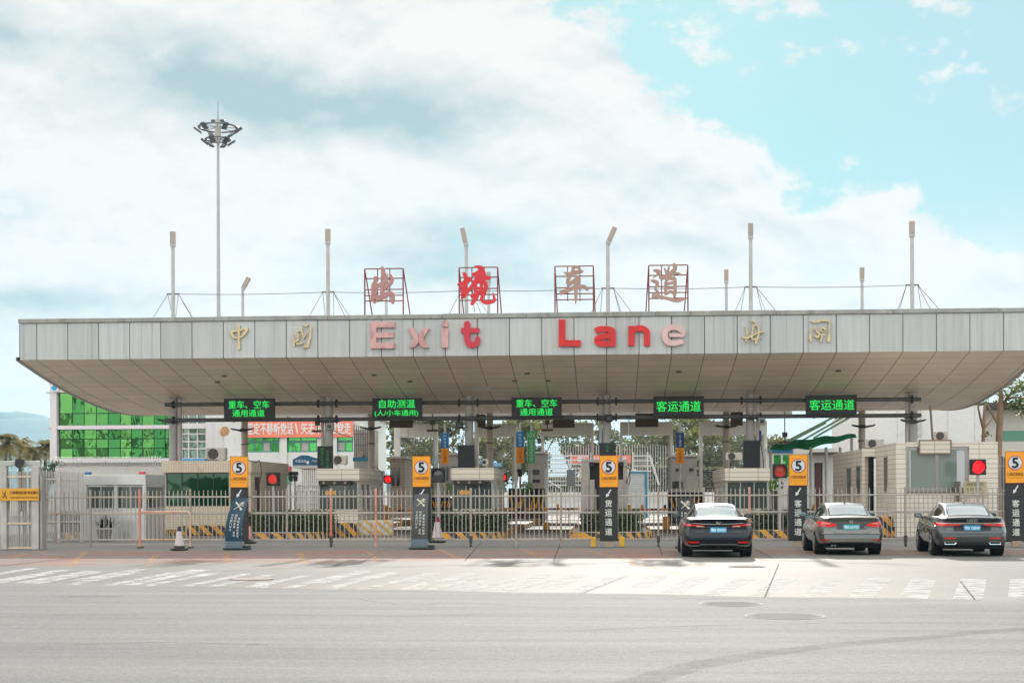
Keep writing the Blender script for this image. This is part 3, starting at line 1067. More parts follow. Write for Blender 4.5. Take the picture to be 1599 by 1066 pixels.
# ------------------------------------------------------------------ columns, masts on the roof, stays and the wire
COLM = M((176, 174, 170), .45, var=.10, dirt=((150, 118, 92), 1.3, .56, .65))
COLW = M((196, 190, 180), .5, var=.08, dirt=((160, 130, 104), 1.3, .58, .6))
LAMPM = M((160, 148, 138), .4, var=.08, dirt=((196, 138, 92), 5, .52, .6))
zr = ZT - .02
front_cols = [271, 514, 733, 948, 1172, 1426]
col_desc = ['beside the dark green glass booth', 'carrying the tall scrolling green lane panel', 'carrying a blank dark panel near the middle of the plaza', 'behind the freight lane pylon at the middle', 'carrying a blank dark panel above the black sedan', 'in front of the tiled inspection hall']
for i, px in enumerate(front_cols):
    q = P(px, 800, YC)
    t = thing('canopy_column', 'round pale steel canopy column ' + col_desc[i], 'column', (q.x, YC, 0), 'front columns under the canopy')
    mb = MB()
    mb.cyl((q.x, YC, 0), (q.x, YC, soffit_z(YC) + .05), .205, n=20)
    mb.build('shaft', COLM, t)
    mb = MB()
    mb.cyl((q.x, YC, .15), (q.x, YC, .45), .27, n=20)
    mb.build('base_collar', COLM, t)
    side = .33 if i in (0, 2, 4) else -.30
    mb = MB()
    mb.cyl((q.x + side, YC - .05, .2), (q.x + side, YC - .05, soffit_z(YC)), .075 if i else .12, n=10)
    for z in (1.2, 2.6, 4.0, 5.2):
        mb.box((q.x + side - .1, YC - .14, z), (q.x + side + .1, YC + .02, z + .05))
    mb.build('drain_pipe', M((190, 184, 178), .5, var=.1, dirt=((170, 120, 90), 2, .55, .6)), t)
second_cols = [382, 580, 765, 1134, 1346]
sd2 = ['behind the speed sign with the green booth', 'beside the caged stair bay', 'behind the blank panel near the middle', 'above the black sedan roof, in the second row', 'beside the green awning posts']
for i, px in enumerate(second_cols):
    q = P(px, 700, YC2)
    t = thing('rear_canopy_column', 'slim cream canopy column of the second row ' + sd2[i], 'column', (q.x, YC2, 0), 'second row columns under the canopy')
    mb = MB()
    mb.cyl((q.x, YC2, 0), (q.x, YC2, soffit_z(YC2) + .05), .19, n=18)
    mb.build('shaft', COLW, t)
    for z in (3.0, 4.6):
        mb = MB()
        mb.cyl((q.x, YC2, z), (q.x, YC2, z + .08), .22, n=18)
        mb.build('band', M((120, 116, 110), .5), t)


def roof_mast(px, top, Y, tilt, lam, label, group, collar=None):
    q = P(px, top, Y)
    t = thing('roof_mast', label, 'lamp mast', (q.x, Y, zr), group)
    s = 1.0 if Y < 75 else .95
    zt = q.z
    lh = lam
    mb = MB()
    mb.cyl((q.x, Y, zr), (q.x, Y, zt - lh), .10 * s, .085 * s, n=14)
    mb.build('pole', COLM, t)
    mb = MB()
    c, sn = math.cos(tilt), math.sin(tilt)
    bx, bz = q.x, zt - lh
    for k, (h0, h1, w) in enumerate(((0, .10, .115), (.10, .14, .10), (.14, lh, .115))):
        pts = []
        for h in (h0, h1):
            for dx, dy in ((-w, -w), (w, -w), (w, w), (-w, w)):
                pts.append((bx + dx * c + h * sn, Y + dy, bz - dx * sn + h * c))
        mb.add(pts, [(0, 3, 2, 1), (4, 5, 6, 7), (0, 1, 5, 4), (1, 2, 6, 5), (2, 3, 7, 6), (3, 0, 4, 7)], 0 if k < 2 else 1)
    mb.build('lamp_head', [COLM, LAMPM], t)
    if collar:
        zc = P(px, collar, Y).z
        mb = MB()
        mb.box((q.x - .30, Y - .05, zc - .03), (q.x + .30, Y + .05, zc + .03))
        mb.build('stay_bracket', M((110, 92, 80), .6), t)
        for dx, dy in ((-1.25, -1.2), (-.5, 2.6), (.75, -2.4), (1.1, 2.2), (1.9, -1.0)):
            mb = MB()
            mb.cyl((q.x + (.26 if dx > 0 else -.26), Y, zc), (q.x + dx, Y + dy, zr), .013, n=6)
            mb.build('stay_wire', M((84, 82, 80), .5), t)
    return zc if collar else None


heads = [(270, 362, 0, 459, 'tall lamp mast with upright lantern at the roof end nearest the floodlight tower'), (512, 358, 0, 456, 'tall lamp mast with upright lantern between the gold character and the pink E'), (728, 356, -.22, 454, 'tall lamp mast with lantern bent over, behind the red framed character'),
         (949, 353, .42, 450, 'tall lamp mast with lantern bent over above the red letter a'), (1172, 349, 0, 448, 'tall lamp mast with upright lantern above the thin gold character'), (1424, 346, 0, 445, 'tall lamp mast with orange-stained lantern on the far bare stretch of fascia')]
anchors = []
for px, top, tilt, col, lab in heads:
    zc = roof_mast(px, top, YC, tilt, .72 if not tilt else .85, lab, 'tall lamp masts on the canopy roof', col)
    anchors.append(Vector((P(px, top, YC).x, YC, zc)))
for px, top, tilt, lab in [(379, 431, .5, 'short roof lamp mast with bent lantern above the first gold character'), (603, 428, 0, 'short roof lamp mast seen through the faded pink framed character'), (763, 425, 0, 'short roof lamp mast half hidden by the red framed character'),
                           (1134, 421, 0, 'short upright roof lamp mast between the sweeping framed character and its taller neighbour'), (1346, 418, 0, 'short upright roof lamp mast alone above the plain fascia panels')]:
    roof_mast(px, top, YC2, tilt, .75, lab, 'short lamp masts on the canopy roof')
wire_lab = ['near the floodlight tower', 'behind the pink framed character', 'across the middle of the roof', 'behind the sweeping framed character', 'above the plain fascia panels']
for i, (a, b) in enumerate(zip(anchors, anchors[1:])):
    mb = MB()
    mb.tube([a + (b - a) * (k / 10) + Vector((0, 0, -.06 * math.sin(math.pi * k / 10))) for k in range(11)], .014, 6)
    tag(mb.build('overhead_wire', M((84, 82, 80), .5)), 'thin grey wire slung between tall roof masts ' + wire_lab[i], 'wire', 'wires between the tall roof masts')

# ------------------------------------------------------------------ sign beams and LED boards
PIPE = M((88, 90, 90), .5, var=.12)
zp = [P(948, 626.5, YC - .35).z, P(948, 651.5, YC - .35).z]
cx = [P(px, 800, YC).x for px in front_cols]
bay = ['of the first bay with the orange banner behind', 'of the second bay', 'of the third bay in the middle', 'of the fourth bay above the black sedan', 'of the fifth bay with the green awning behind']
for i in range(5):
    x0, x1 = cx[i] + (-.3 if i == 0 else .02), cx[i + 1] + (.3 if i == 4 else -.02)
    t = thing('sign_beam', 'twin dark pipe beam carrying the lane board ' + bay[i], 'beam', ((x0 + x1) / 2, YC - .35, zp[1]), 'twin pipe beams between the columns')
    for z in zp:
        mb = MB()
        mb.cyl((x0, YC - .35, z), (x1, YC - .35, z), .095, n=14)
        mb.build('pipe', PIPE, t)
        for xf in (x0 + .42, x1 - .42):
            mb = MB()
            mb.cyl((xf - .04, YC - .35, z), (xf + .04, YC - .35, z), .19, n=16)
            mb.build('flange', M((52, 50, 50), .5), t)
GREEN = E((30, 245, 95), .28)
GREEN_DIM = E((30, 220, 90), .10)
BLACKBOX = M((26, 27, 29), .45, var=.2)
boards = [((350, 621.5, 428, 654), [('重车、空车', 357, 420.5, 625.5, 637.8), ('通用通道', 363, 413, 639.5, 650.5)], 'two-line green LED board over the first lane, in front of the orange banner'),
          ((581.5, 621, 658.5, 652.5), [('自助测温', 592, 648, 624, 637), ('(人/小车通用)', 585, 653, 640, 650.5)], 'two-line green LED board over the second lane, its lower line in brackets'),
          ((799, 620, 877, 651), [('重车、空车', 806, 870, 623.5, 635.6), ('通用通道', 812, 863, 637.4, 648.6)], 'two-line green LED board over the middle lane'),
          ((1020.5, 618, 1099, 649.8), [('客运通道', 1025, 1094, 626, 642.5)], 'single-line green LED board over the lane of the black sedan'),
          ((1259, 616, 1337.5, 648), [('客运通道', 1264, 1334, 624, 640)], 'single-line green LED board over the grey saloon, in front of the green awning')]
for (x0, y0, x1, y1), lines, lab in boards:
    Y = YC - .75
    a, b = P(x0, y1, Y), P(x1, y0, Y)
    t = thing('led_board', lab, 'LED sign', ((a.x + b.x) / 2, Y, a.z), 'green LED boards over the lanes')
    mb = MB()
    mb.box((a.x, Y, a.z), (b.x, Y + .26, b.z), bev=.015)
    mb.build('housing', BLACKBOX, t)
    mb = MB()
    w = .03
    for (p0, p1) in (((a.x, Y - .03, a.z), (b.x, Y - .002, a.z + w)), ((a.x, Y - .03, b.z - w), (b.x, Y - .002, b.z)), ((a.x, Y - .03, a.z + w), (a.x + w, Y - .002, b.z - w)), ((b.x - w, Y - .03, a.z + w), (b.x, Y - .002, b.z - w))):
        mb.box(p0, p1)
    mb.build('bezel', M((44, 45, 47), .5), t)
    mb = MB()
    for body, lx0, lx1, ly0, ly1 in lines:
        put_text(mb, body, P(lx0, ly0, Y).x, P(lx1, ly0, Y).x, P(lx0, ly1, Y).z, P(lx0, ly0, Y).z, Y - .012, .003)
    mb.build('lit_lettering', GREEN, t)
    for xx in (a.x + .4, b.x - .4):
        for z in zp:
            mb = MB()
            mb.box((xx - .04, Y + .262, z - .13), (xx + .04, YC - .35 - .1, z + .13))
            mb.build('clamp', PIPE, t)

# ================================================================== fence along the lanes
YFN = 47.0
BAR = M((172, 164, 154), .38, .5, var=.14, scale=2, dirt=((168, 122, 92), 1.6, .57, .7))
POSTM = M((164, 154, 142), .38, .5, var=.12, dirt=((150, 112, 86), 1.8, .54, .7))
POSTR = M((206, 150, 130), .45, .2, var=.2, scale=2.5, dirt=((196, 84, 58), 1.4, .50, .85))
fz = lambda py: P(948, py, YFN).z
zr1, zr2, zb0, zpk = fz(773.5), fz(799.5), fz(841.5), fz(762)
post_px = [66, 141, 218, 297, 372, 448, 517, 586, 660, 735, 806, 876, 951, 1028, 1099, 1170, 1245, 1330, 1414, 1500, 1587, 1672]
feet = {517: 1, 735: 1, 1028: 1, 1414: 1, 448: 0, 297: 0}
fence_desc = ['beside the gold-plated gate', 'in front of the guard kiosk', 'between the orange-stained post and the lone cone', 'running behind the leaning teal banner stand', 'between the first pylon and the low hedge', 'in front of the hedge of the first lane',
              'under the scrolling green lane panel', 'in front of the small round red lamp', 'behind the leaning dark grey banner stand', 'just past the second pylon, before the blank panel column', 'below the blank panel in mid plaza', 'in front of the chevron barrier block',
              'ending at the freight pylon', 'starting from the freight pylon', 'in front of the blue framed container', 'behind the black sedan', 'between the black sedan and the passenger pylon', 'behind the grey saloon', 'in front of the tall dark doorway',
              'in front of the steel-framed hall window', 'behind the dark grey sedan, below the bright red lamp', 'beyond the last pylon']
for i in range(len(post_px) - 1):
    x0, x1 = P(post_px[i], 800, YFN).x, P(post_px[i + 1], 800, YFN).x
    yy = YFN + (.10 if post_px[i] in (586,) else 0)
    t = thing('fence_section', 'pale metal picket fence section ' + fence_desc[i], 'fence', (x0, yy, 0), 'picket fence sections across the lanes')
    pm = POSTR if post_px[i] in (218, 517, 586, 1170) else POSTM
    mb = MB()
    mb.box((x0 - .035, yy - .035, .0 if post_px[i] not in feet else .12), (x0 + .035, yy + .035, zpk + .02), bev=.008)
    mb.build('post', pm, t)
    if feet.get(post_px[i]):
        mb = MB()
        mb.box((x0 - .05, yy - .06, .13), (x0 + .05, yy + .06, .36), bev=.01)
        mb.cyl((x0 - .03, yy, .075), (x0 + .03, yy, .075), .075, n=16)
        mb.build('castor', M((70, 64, 60), .6), t)
    for z, h in ((zr1, .026), (zr2, .03), (zb0, .03)):
        mb = MB()
        mb.box((x0 + .036, yy - .02, z - h), (x1 - .036, yy + .02, z + h), bev=.006)
        mb.build('rail', BAR, t)
    n = max(6, round((x1 - x0) / .148))
    mb = MB()
    for k in range(1, n):
        x = x0 + (x1 - x0) * k / n + random.gauss(0, .006)
        r = .0125
        yk = yy + .034
        zt = zpk + random.uniform(-.008, .008)
        mb.box((x - r, yk - r, zb0 - .06), (x + r, yk + r, zt - .07))
        mb.add([(x - r, yk - r, zt - .07), (x + r, yk - r, zt - .07), (x + r, yk + r, zt - .07), (x - r, yk + r, zt - .07), (x, yk, zt)], [(0, 1, 4), (1, 2, 4), (2, 3, 4), (3, 0, 4)])
    mb.build('picket_grille', BAR, t)
    t.rotation_euler = (R(random.uniform(-.5, .5)), R(random.uniform(-.12, .12)), R(random.uniform(-.35, .35)))
    if i in (0, 1, 2):
        mb = MB()
        mb.box((x0 + .036, yy - .016, zb0 - .16), (x1 - .036, yy + .016, zb0 - .13))
        mb.build('rail', BAR, t)

# ================================================================== lane pylons with the speed plate
AMBER = M((240, 158, 20), .4, var=.06, dirt=((222, 150, 40), 3, .6, .4))
AMBER_DARK = M((150, 84, 10), .5)
SIGNBLACK = M((38, 38, 37), .45, var=.15, dirt=((80, 78, 72), 3, .62, .5))
WHITE = M((222, 222, 220), .5, var=.04)
INK = M((18, 22, 30), .5)
RINGRED = M((176, 30, 34), .45)


def lane_pylon(px, sx0, sy0, sx1, sy1, word, label, base_py=842):
    Y = YFN - .25
    c = P(px, 800, Y)
    t = thing('lane_pylon', label, 'road sign', (c.x, Y, 0), 'lane pylons with a speed plate')
    zt = P(px, sy1 - 1, Y).z
    hw = .29
    mb = MB()
    mb.box((c.x - hw, Y, .19), (c.x + hw, Y + .14, zt), bev=.012)
    mb.build('post_panel', SIGNBLACK, t)
    mb = MB()
    mb.box((c.x - .12, Y + .01, 0), (c.x + .16, Y + .13, .188))
    mb.build('foot', M((160, 140, 120), .7), t)
    # arrow pointing down towards the lane
    mb = MB()
    za = zt - .10
    arrow = [(.10, 0), (.155, -.035), (.005, -.275), (.05, -.305), (-.12, -.40), (-.115, -.205), (-.055, -.245)]
    mb.prism(arrow, lambda a, b, d: Vector((c.x + a * .64, Y + d, za + .02 + b * .66)), -.008, -.0005)
    mb.build('arrow_marking', WHITE, t)
    mb = MB()
    zc = P(px, 785.6, Y).z
    for ch in word:
        put_text(mb, ch, c.x - .112, c.x + .112, zc - .112, zc + .112, Y - .006, .005)
        zc -= .302
    mb.build('lane_lettering', M((214, 212, 204), .5), t)
    a, b = P(sx0, sy1, Y - .06), P(sx1, sy0, Y - .06)
    plate = MB()
    plate.box((a.x, Y - .06, a.z), (b.x, Y - .012, b.z), bev=.006)
    pl = plate.build('speed_plate', AMBER, t)
    ORIGIN[pl.name] = ORIGIN[t.name].copy()
    t.rotation_euler = (R(random.uniform(-.4, .4)), R(random.uniform(-.7, .7)), R(random.uniform(-2.5, 2.5)))
    mb = MB()
    w, yb = .014, Y - .065
    for (p0, p1) in (((a.x, yb, a.z), (b.x, Y - .0605, a.z + w)), ((a.x, yb, b.z - w), (b.x, Y - .0605, b.z)), ((a.x, yb, a.z + w), (a.x + w, Y - .0605, b.z - w)), ((b.x - w, yb, a.z + w), (b.x, Y - .0605, b.z - w))):
        mb.box(p0, p1)
    mb.build('plate_border_trim', AMBER_DARK, pl)
    W, H = b.x - a.x, b.z - a.z
    dx, dz = (a.x + b.x) / 2, a.z + H * .635
    mb = MB()
    mb.cyl((dx, Y - .068, dz), (dx, Y - .061, dz), W * .375, n=40)
    mb.build('red_ring_disc', RINGRED, pl)
    mb = MB()
    mb.cyl((dx, Y - .074, dz), (dx, Y - .069, dz), W * .335, n=40)
    mb.build('white_disc', M((206, 208, 212), .5), pl)
    mb = MB()
    put_text(mb, '5', dx - W * .15, dx + W * .15, dz - W * .26, dz + W * .26, Y - .078, .016)
    mb.build('numeral_lettering', INK, pl)
    mb = MB()
    put_text(mb, '口岸区域限速', a.x + W * .10, b.x - W * .10, a.z + H * .23, a.z + H * .33, Y - .063, .003)
    put_text(mb, 'SPEED LIMIT IN PORT AREA', a.x + W * .12, b.x - W * .12, a.z + H * .155, a.z + H * .18, Y - .063)
    mb.build('caption_lettering', AMBER_DARK, pl)
    return t


PYL = [lane_pylon(373, 359, 712, 387.5, 761, '货运通道', 'amber speed plate pylon mostly hidden behind the leaning teal banner stand'),
       lane_pylon(659, 644.5, 711.5, 673, 760, '货运通道', 'amber speed plate pylon behind the leaning dark grey banner stand'),
       lane_pylon(950.5, 936.5, 710.5, 966, 760.5, '货运通道', 'lane pylon with freight wording in the middle, small green display above its plate'),
       lane_pylon(1246, 1231.5, 709, 1261, 758, '客运通道', 'passenger lane pylon beside the grey saloon, below a dull red lamp'),
       lane_pylon(1587, 1571.5, 704, 1602, 754, '客运通道', 'passenger lane pylon cut by the picture edge beyond the dark grey sedan')]


# ================================================================== banner stands
def emblem(mb, fn, m=0):
    """crossed key and winged staff"""
    S = [[(-.50, .44, .17), (-.1, .08, .13), (.28, -.28, .13)], [(.38, -.40, .22)], [(-.50, -.46, .05), (-.05, -.05, .09), (.30, .34, .10)],
         [(.18, .14, .06), (.36, .16, .07), (.40, .34, .06), (.20, .42, .06)], [(.05, .30, .06), (.20, .44, .08), (.44, .48, .06), (.56, .30, .05)], [(-.10, .20, .05), (.06, .34, .06)], [(.30, .02, .05), (.50, .02, .06), (.56, .16, .05)]]
    for k, s in enumerate(S):
        if len(s) == 1:
            a, b, w = s[0]
            mb.prism([(a + math.cos(i * .524) * .15, b + math.sin(i * .524) * .15) for i in range(12)], fn, -.004 - .0006 * k, -.0005, m)
        else:
            brush(mb, [(a, b, max(w, .01)) for a, b, w in s], fn, -.004 - .0006 * k, -.0005, m) if False else _thin(mb, s, fn, k, m)


def _thin(mb, s, fn, k, m):
    # brush() keeps a floor of 4 units on the width, so work in thousandths
    brush(mb, [(a * 1000, b * 1000, w * 1000) for a, b, w in s], lambda a, b, d: fn(a / 1000, b / 1000, d), -.004 - .0006 * k, -.0005, m)


def banner_stand(base_l, base_r, top_l, top_r, Y, lean, mat, label, cols, body_mat, feet_label=None):
    """printed banner bowed on a weighted foot; corner pixels give its size"""
    bl_, br__ = P(*base_l, Y), P(*base_r, Y)
    tl_, tr_ = P(*top_l, Y), P(*top_r, Y)
    c = (bl_ + br__) / 2
    t = thing('banner_stand', label, 'banner', (c.x, Y, 0), 'customs banner stands by the fence')

    def S(u, v, off=0.0):
        # u 0..1 across, v 0..1 up; the sheet bows back then forward like a loose banner
        s = v * v * (3 - 2 * v)
        l = bl_ + (tl_ - bl_) * v
        r_ = br__ + (tr_ - br__) * v
        bow = .10 * math.sin(math.pi * v) * (1 if lean else .35)
        p = l + (r_ - l) * u
        return Vector((p.x - bow * (1 if lean else .2), Y + .10 * v - .10 * math.sin(math.pi * v) + .05 * math.sin(u * math.pi) + off, p.z))
    mb = MB()
    mb.grid(lambda u, v: S(u, v), 8, 20, 0, True)
    mb.grid(lambda u, v: S(u, v, .02), 8, 20, 0, True)
    for e in (0.0, 1.0):
        mb.grid(lambda u, v: S(e, v, .02 * u), 1, 20, 1, True)
    mb.grid(lambda u, v: S(u, 1.0, .02 * v), 8, 1, 1, True)
    mb.build('printed_sheet', [mat, body_mat], t)
    # lower plain cuff
    mb = MB()
    mb.grid(lambda u, v: S(u, .165 * v, -.006), 8, 5, 0, True)
    mb.build('lower_cuff', M((104, 122, 130), .5, var=.1), t)
    w = (tr_.x - tl_.x)

    def on(u, v):
        return S(u, v, -.008)
    mb = MB()
    H = tl_.z - bl_.z
    emblem(mb, lambda a, b, d: S(.5 + a * .52, .845 + b * .52 * w / H, -.006 + d))
    mb.build('emblem_logo', M((214, 208, 186), .5), t)
    for (u0, v0, word) in cols:
        mb = MB()
        for k, ch in enumerate(word):
            if ch == ' ':
                continue
            vs, fs, a0, a1, b0, b1 = glyphs(ch)
            big = ch not in '，。'
            cw = .13 if big else .05
            chh = .040 if big else .014
            vc = v0 - k * .0555
            pts = [on(u0 + ((a - a0) / (a1 - a0) - .5) * cw, vc + ((b - b0) / (b1 - b0) - .5) * chh) for a, b in vs]
            for sh in (0, .006):
                mb.add([p + Vector((sh, -sh * .1, sh * .5)) for p in pts], fs)
        mb.build('notice_lettering', M((206, 206, 194), .6), t)
    # weighted foot and back pole
    mb = MB()
    mb.box((c.x - .34, Y - .10, .0), (c.x + .46, Y + .42, .06), bev=.03)
    mb.box((c.x + .18, Y + .02, .06), (c.x + .44, Y + .40, .13), bev=.03)
    mb.build('weighted_foot', M((40, 44, 46), .55, var=.3), t)
    mb = MB()
    mb.cyl((c.x + .12, Y + .22, .06), ((tl_.x + tr_.x) / 2, Y + .16, tl_.z - .05), .022, n=8)
    mb.build('back_pole', M((90, 90, 92), .4, .4), t)
    return t


COLS = [(.73, .60, '请配合海关监管'), (.50, .665, '自觉申报检 查验'), (.27, .665, '共筑国门安全')]
banner_stand((352.5, 858), (379, 858), (364.5, 776.5), (388, 777.5), 44.6, True, M((20, 62, 80), .4, var=.12), 'leaning teal customs banner stand with crossed key emblem in front of the fence', COLS, M((88, 104, 112), .4))
banner_stand((641.5, 855), (668, 855), (646.5, 771.5), (668.5, 770.5), 45.0, False, M((74, 76, 75), .4, var=.12), 'dark grey customs banner stand beside the second pylon, on a flat black foot', COLS, M((120, 120, 118), .4))
banner_stand((1058.5, 848), (1084, 848), (1058.5, 777), (1082.5, 777), 45.6, False, M((30, 32, 33), .4, var=.12), 'near-black customs banner stand half hidden behind the black sedan', COLS, M((60, 60, 60), .4))


# ================================================================== cones
def cone(px, py, h, label, top, white, base):
    c = G(px, py)
    t = thing('traffic_cone', label, 'cone', (c.x, c.y, 0), 'worn traffic cones by the fence')
    k = h / .75
    mb = MB()
    mb.box((-.23 * k, -.23 * k, 0), (.23 * k, .23 * k, .05 * k), bev=.015)
    mb.cyl((0, 0, .05 * k), (0, 0, .14 * k), .175 * k, .155 * k, n=20)
    mb.build('rubber_base', base, t, False)
    mb = MB()
    mb.cyl((0, 0, .14 * k), (0, 0, .60 * k), .152 * k, .075 * k, n=20, caps=False)
    mb.build('sleeve', white, t, False)
    mb = MB()
    mb.cyl((0, 0, .60 * k), (0, 0, .75 * k), .074 * k, .045 * k, n=20)
    mb.build('tip', top, t, False)


WORN = M((196, 180, 176), .7, var=.12, scale=8, dirt=((150, 120, 114), 7, .5, .7))
WORNR = M((190, 140, 128), .7, var=.2, scale=8, dirt=((150, 90, 80), 7, .5, .8))
BLK = M((36, 32, 36), .7, var=.2)
cone(280, 858.5, .74, 'faded white traffic cone with black base standing alone before the fence', M((44, 34, 42), .7), WORN, BLK)
cone(388, 848, .78, 'worn pinkish traffic cone tucked behind the leaning teal banner stand', M((70, 40, 44), .7), WORNR, BLK)
cone(683, 846.5, .92, 'tall faded traffic cone with dark red tip beside the dark grey banner stand', M((120, 22, 30), .7), WORN, BLK)

# ================================================================== gate at the near end of the fence
YG = 44.9
gl, gr_ = P(-14, 800, YG).x, P(58, 800, YG).x
zt = P(30, 736, YG).z
GATE = M((178, 174, 168), .4, .35, var=.12, dirt=((146, 120, 100), 1.6, .56, .7))
t = thing('entrance_gate', 'tall barred steel gate with grey header box and horn speaker at the near corner', 'gate', ((gl + gr_) / 2, YG, 0))
for x in (P(7, 800, YG).x, P(56, 800, YG).x):
    mb = MB()
    w = .10 if x < gr_ - .5 else .12
    mb.box((x - w, YG - .08, 0), (x + w, YG + .10, P(30, 727, YG).z), bev=.012)
    mb.build('post', GATE, t)
mb = MB()
mb.box((P(63, 800, YG).x, YG - .05, 0), (P(66, 800, YG).x + .02, YG + .3, P(30, 742, YG).z))
mb.build('side_jamb', M((150, 146, 142), .45, .3), t)
for py in (744, 817, 855):
    mb = MB()
    z = P(30, py, YG).z
    mb.box((P(11, 800, YG).x, YG - .02, z - .03), (P(51, 800, YG).x, YG + .02, z + .03), bev=.006)
    mb.build('rail', M((206, 186, 160), .4, .3), t)
mb = MB()
a, b = P(11, 800, YG).x, P(51, 800, YG).x
for k in range(1, 12):
    x = a + (b - a) * k / 12
    mb.cyl((x, YG + .04, P(30, 857, YG).z), (x, YG + .04, zt), .017, n=8)
for k in range(1, 4):
    x = a + (b - a) * (k * 2.6) / 12
    mb.box((x - .05, YG + .5, .05), (x + .05, YG + .53, zt))
mb.build('bar_grille', GATE, t)
mb = MB()
mb.box((P(-14, 800, YG).x, YG + .02, P(30, 727, YG).z), (P(57, 800, YG).x, YG + .32, P(30, 719, YG).z), bev=.02)
mb.build('header_box', M((176, 178, 170), .5, var=.1), t)
mb = MB()
q = P(33, 723, YG)
mb.cyl((q.x, YG - .16, q.z - .01), (q.x, YG + .02, q.z), .15, .06, n=18)
mb.box((q.x - .18, YG - .04, q.z + .02), (q.x + .10, YG + .02, q.z + .12))
mb.build('horn_speaker', M((44, 46, 48), .5), t)
Yp = YG - .14
a, b = P(-8, 781.5, Yp), P(60.5, 762, Yp)
t = thing('notice_plate', 'long gold notice plate with a small pictogram fixed across the tall gate', 'sign', ((a.x + b.x) / 2, Yp, a.z))
mb = MB()
mb.box((a.x, Yp, a.z), (b.x, Yp + .03, b.z), bev=.006)
mb.build('plate', M((216, 158, 44), .4, .2, var=.06), t)
mb = MB()
put_text(mb, '口岸限定区域 凭证通行', P(14, 0, Yp).x, P(57, 0, Yp).x, P(30, 771, Yp).z, P(30, 766.5, Yp).z, Yp - .004, .004)
put_text(mb, 'Restricted Area Pass Required', P(14, 0, Yp).x, P(57, 0, Yp).x, P(30, 778, Yp).z, P(30, 775, Yp).z, Yp - .004, .003)
mb.build('notice_lettering', M((120, 62, 16), .6), t)
mb = MB()
fnp = lambda a_, b_, d: P(a_ / 1000, b_ / 1000, Yp) + Vector((0, d, 0))
for s in [[(8300, 767300, 1600), (8000, 767900, 1500)], [(8000, 769500, 1700), (7400, 773500, 2000)], [(7800, 770500, 900), (4600, 769500, 800), (2800, 768000, 700)], [(7400, 773500, 1500), (9800, 774500, 1300), (9600, 778000, 1100)], [(7300, 773500, 1400), (5400, 775000, 1200), (5000, 776300, 900)], [(3000, 774500, 700), (6500, 777300, 700)]]:
    brush(mb, s, fnp, -.006, -.001, curve=False)
mb.build('pictogram_marking', M((46, 30, 14), .6), t)

# the finer, taller fence behind the gate
Y = 52.0
xa, xb = P(57, 800, Y).x, P(128, 800, Y).x
t = thing('tall_fence', 'tall close-barred grey fence between the gold-plated gate and the guard kiosk', 'fence', (xa, Y, 0))
zt0, zt1 = P(60, 732, Y).z, P(126, 736, Y).z
for x, z in ((xa, zt0), ((xa + xb) / 2, (zt0 + zt1) / 2), (xb, zt1)):
    mb = MB()
    mb.box((x - .05, Y - .04, 0), (x + .05, Y + .04, z), bev=.008)
    mb.build('post', GATE, t)
for f in (.14, .72):
    mb = MB()
    mb.box((xa + .05, Y + .05, zt0 * (1 - f) - .025), (xb - .05, Y + .08, zt0 * (1 - f) + .025))
    mb.build('rail', GATE, t)
mb = MB()
n = 30
for k in range(1, n):
    x = xa + (xb - xa) * k / n
    mb.cyl((x, Y + .12, .08), (x, Y + .12, zt0 + (zt1 - zt0) * k / n - .05 + .05 * (k % 3 == 0)), .019, n=7)
mb.build('bar_grille', GATE, t)

# low crowd barrier standing in front of the fence
Y = 46.1
x0, x1 = P(219, 800, Y).x, P(297, 800, Y).x
z1, z0 = P(250, 799, Y).z, P(250, 845, Y).z
t = thing('crowd_barrier', 'low orange-lit crowd barrier with rounded corners in front of the fence by the lone cone', 'barrier', ((x0 + x1) / 2, Y, 0))
ORANGE_LIT = M((206, 170, 146), .4, .35, var=.15, dirt=((206, 96, 60), 1.2, .50, .85))  # orange sunlight on the tubes is put into their colour as patches
mb = MB()
c = .10
mb.tube([(x0, Y, .05), (x0, Y, z1 - c), (x0 + c * .3, Y, z1 - c * .3), (x0 + c, Y, z1), (x1 - c, Y, z1), (x1 - c * .3, Y, z1 - c * .3), (x1, Y, z1 - c), (x1, Y, .05)], .028, 8)
mb.build('tube_frame', ORANGE_LIT, t)
mb = MB()
mb.cyl((x0 + .03, Y, z0 + .06), (x1 - .03, Y, z0 + .06), .02, n=8)
mb.build('lower_rail', ORANGE_LIT, t)
mb = MB()
n = 11
for k in range(1, n):
    x = x0 + (x1 - x0) * k / n + random.gauss(0, .008)
    mb.cyl((x, Y, z0 + .07), (x + random.gauss(0, .008), Y, z1 - .02), .010, n=6)
mb.build('bar_grille', BAR, t)
for x in (x0, x1):
    mb = MB()
    mb.box((x - .03, Y - .28, 0), (x + .03, Y + .28, .05), bev=.01)
    mb.build('foot', M((96, 84, 76), .6), t)

# ================================================================== cars
def car_paint(col, flake=.5, coat=1.0):
    m, t, b = new_mat('car paint')
    b.inputs['Base Color'].default_value = (*lin(col), 1)
    b.inputs['Metallic'].default_value = flake
    b.inputs['Roughness'].default_value = .32
    b.inputs['Coat Weight'].default_value = coat
    b.inputs['Coat Roughness'].default_value = .03
    b.inputs['Specular IOR Level'].default_value = .5 * coat
    n = noise(t, pos(t), 3, 6, .6)
    t.links.new(rng(t, n, .35, .7, .26, .42), b.inputs['Roughness'])
    return m


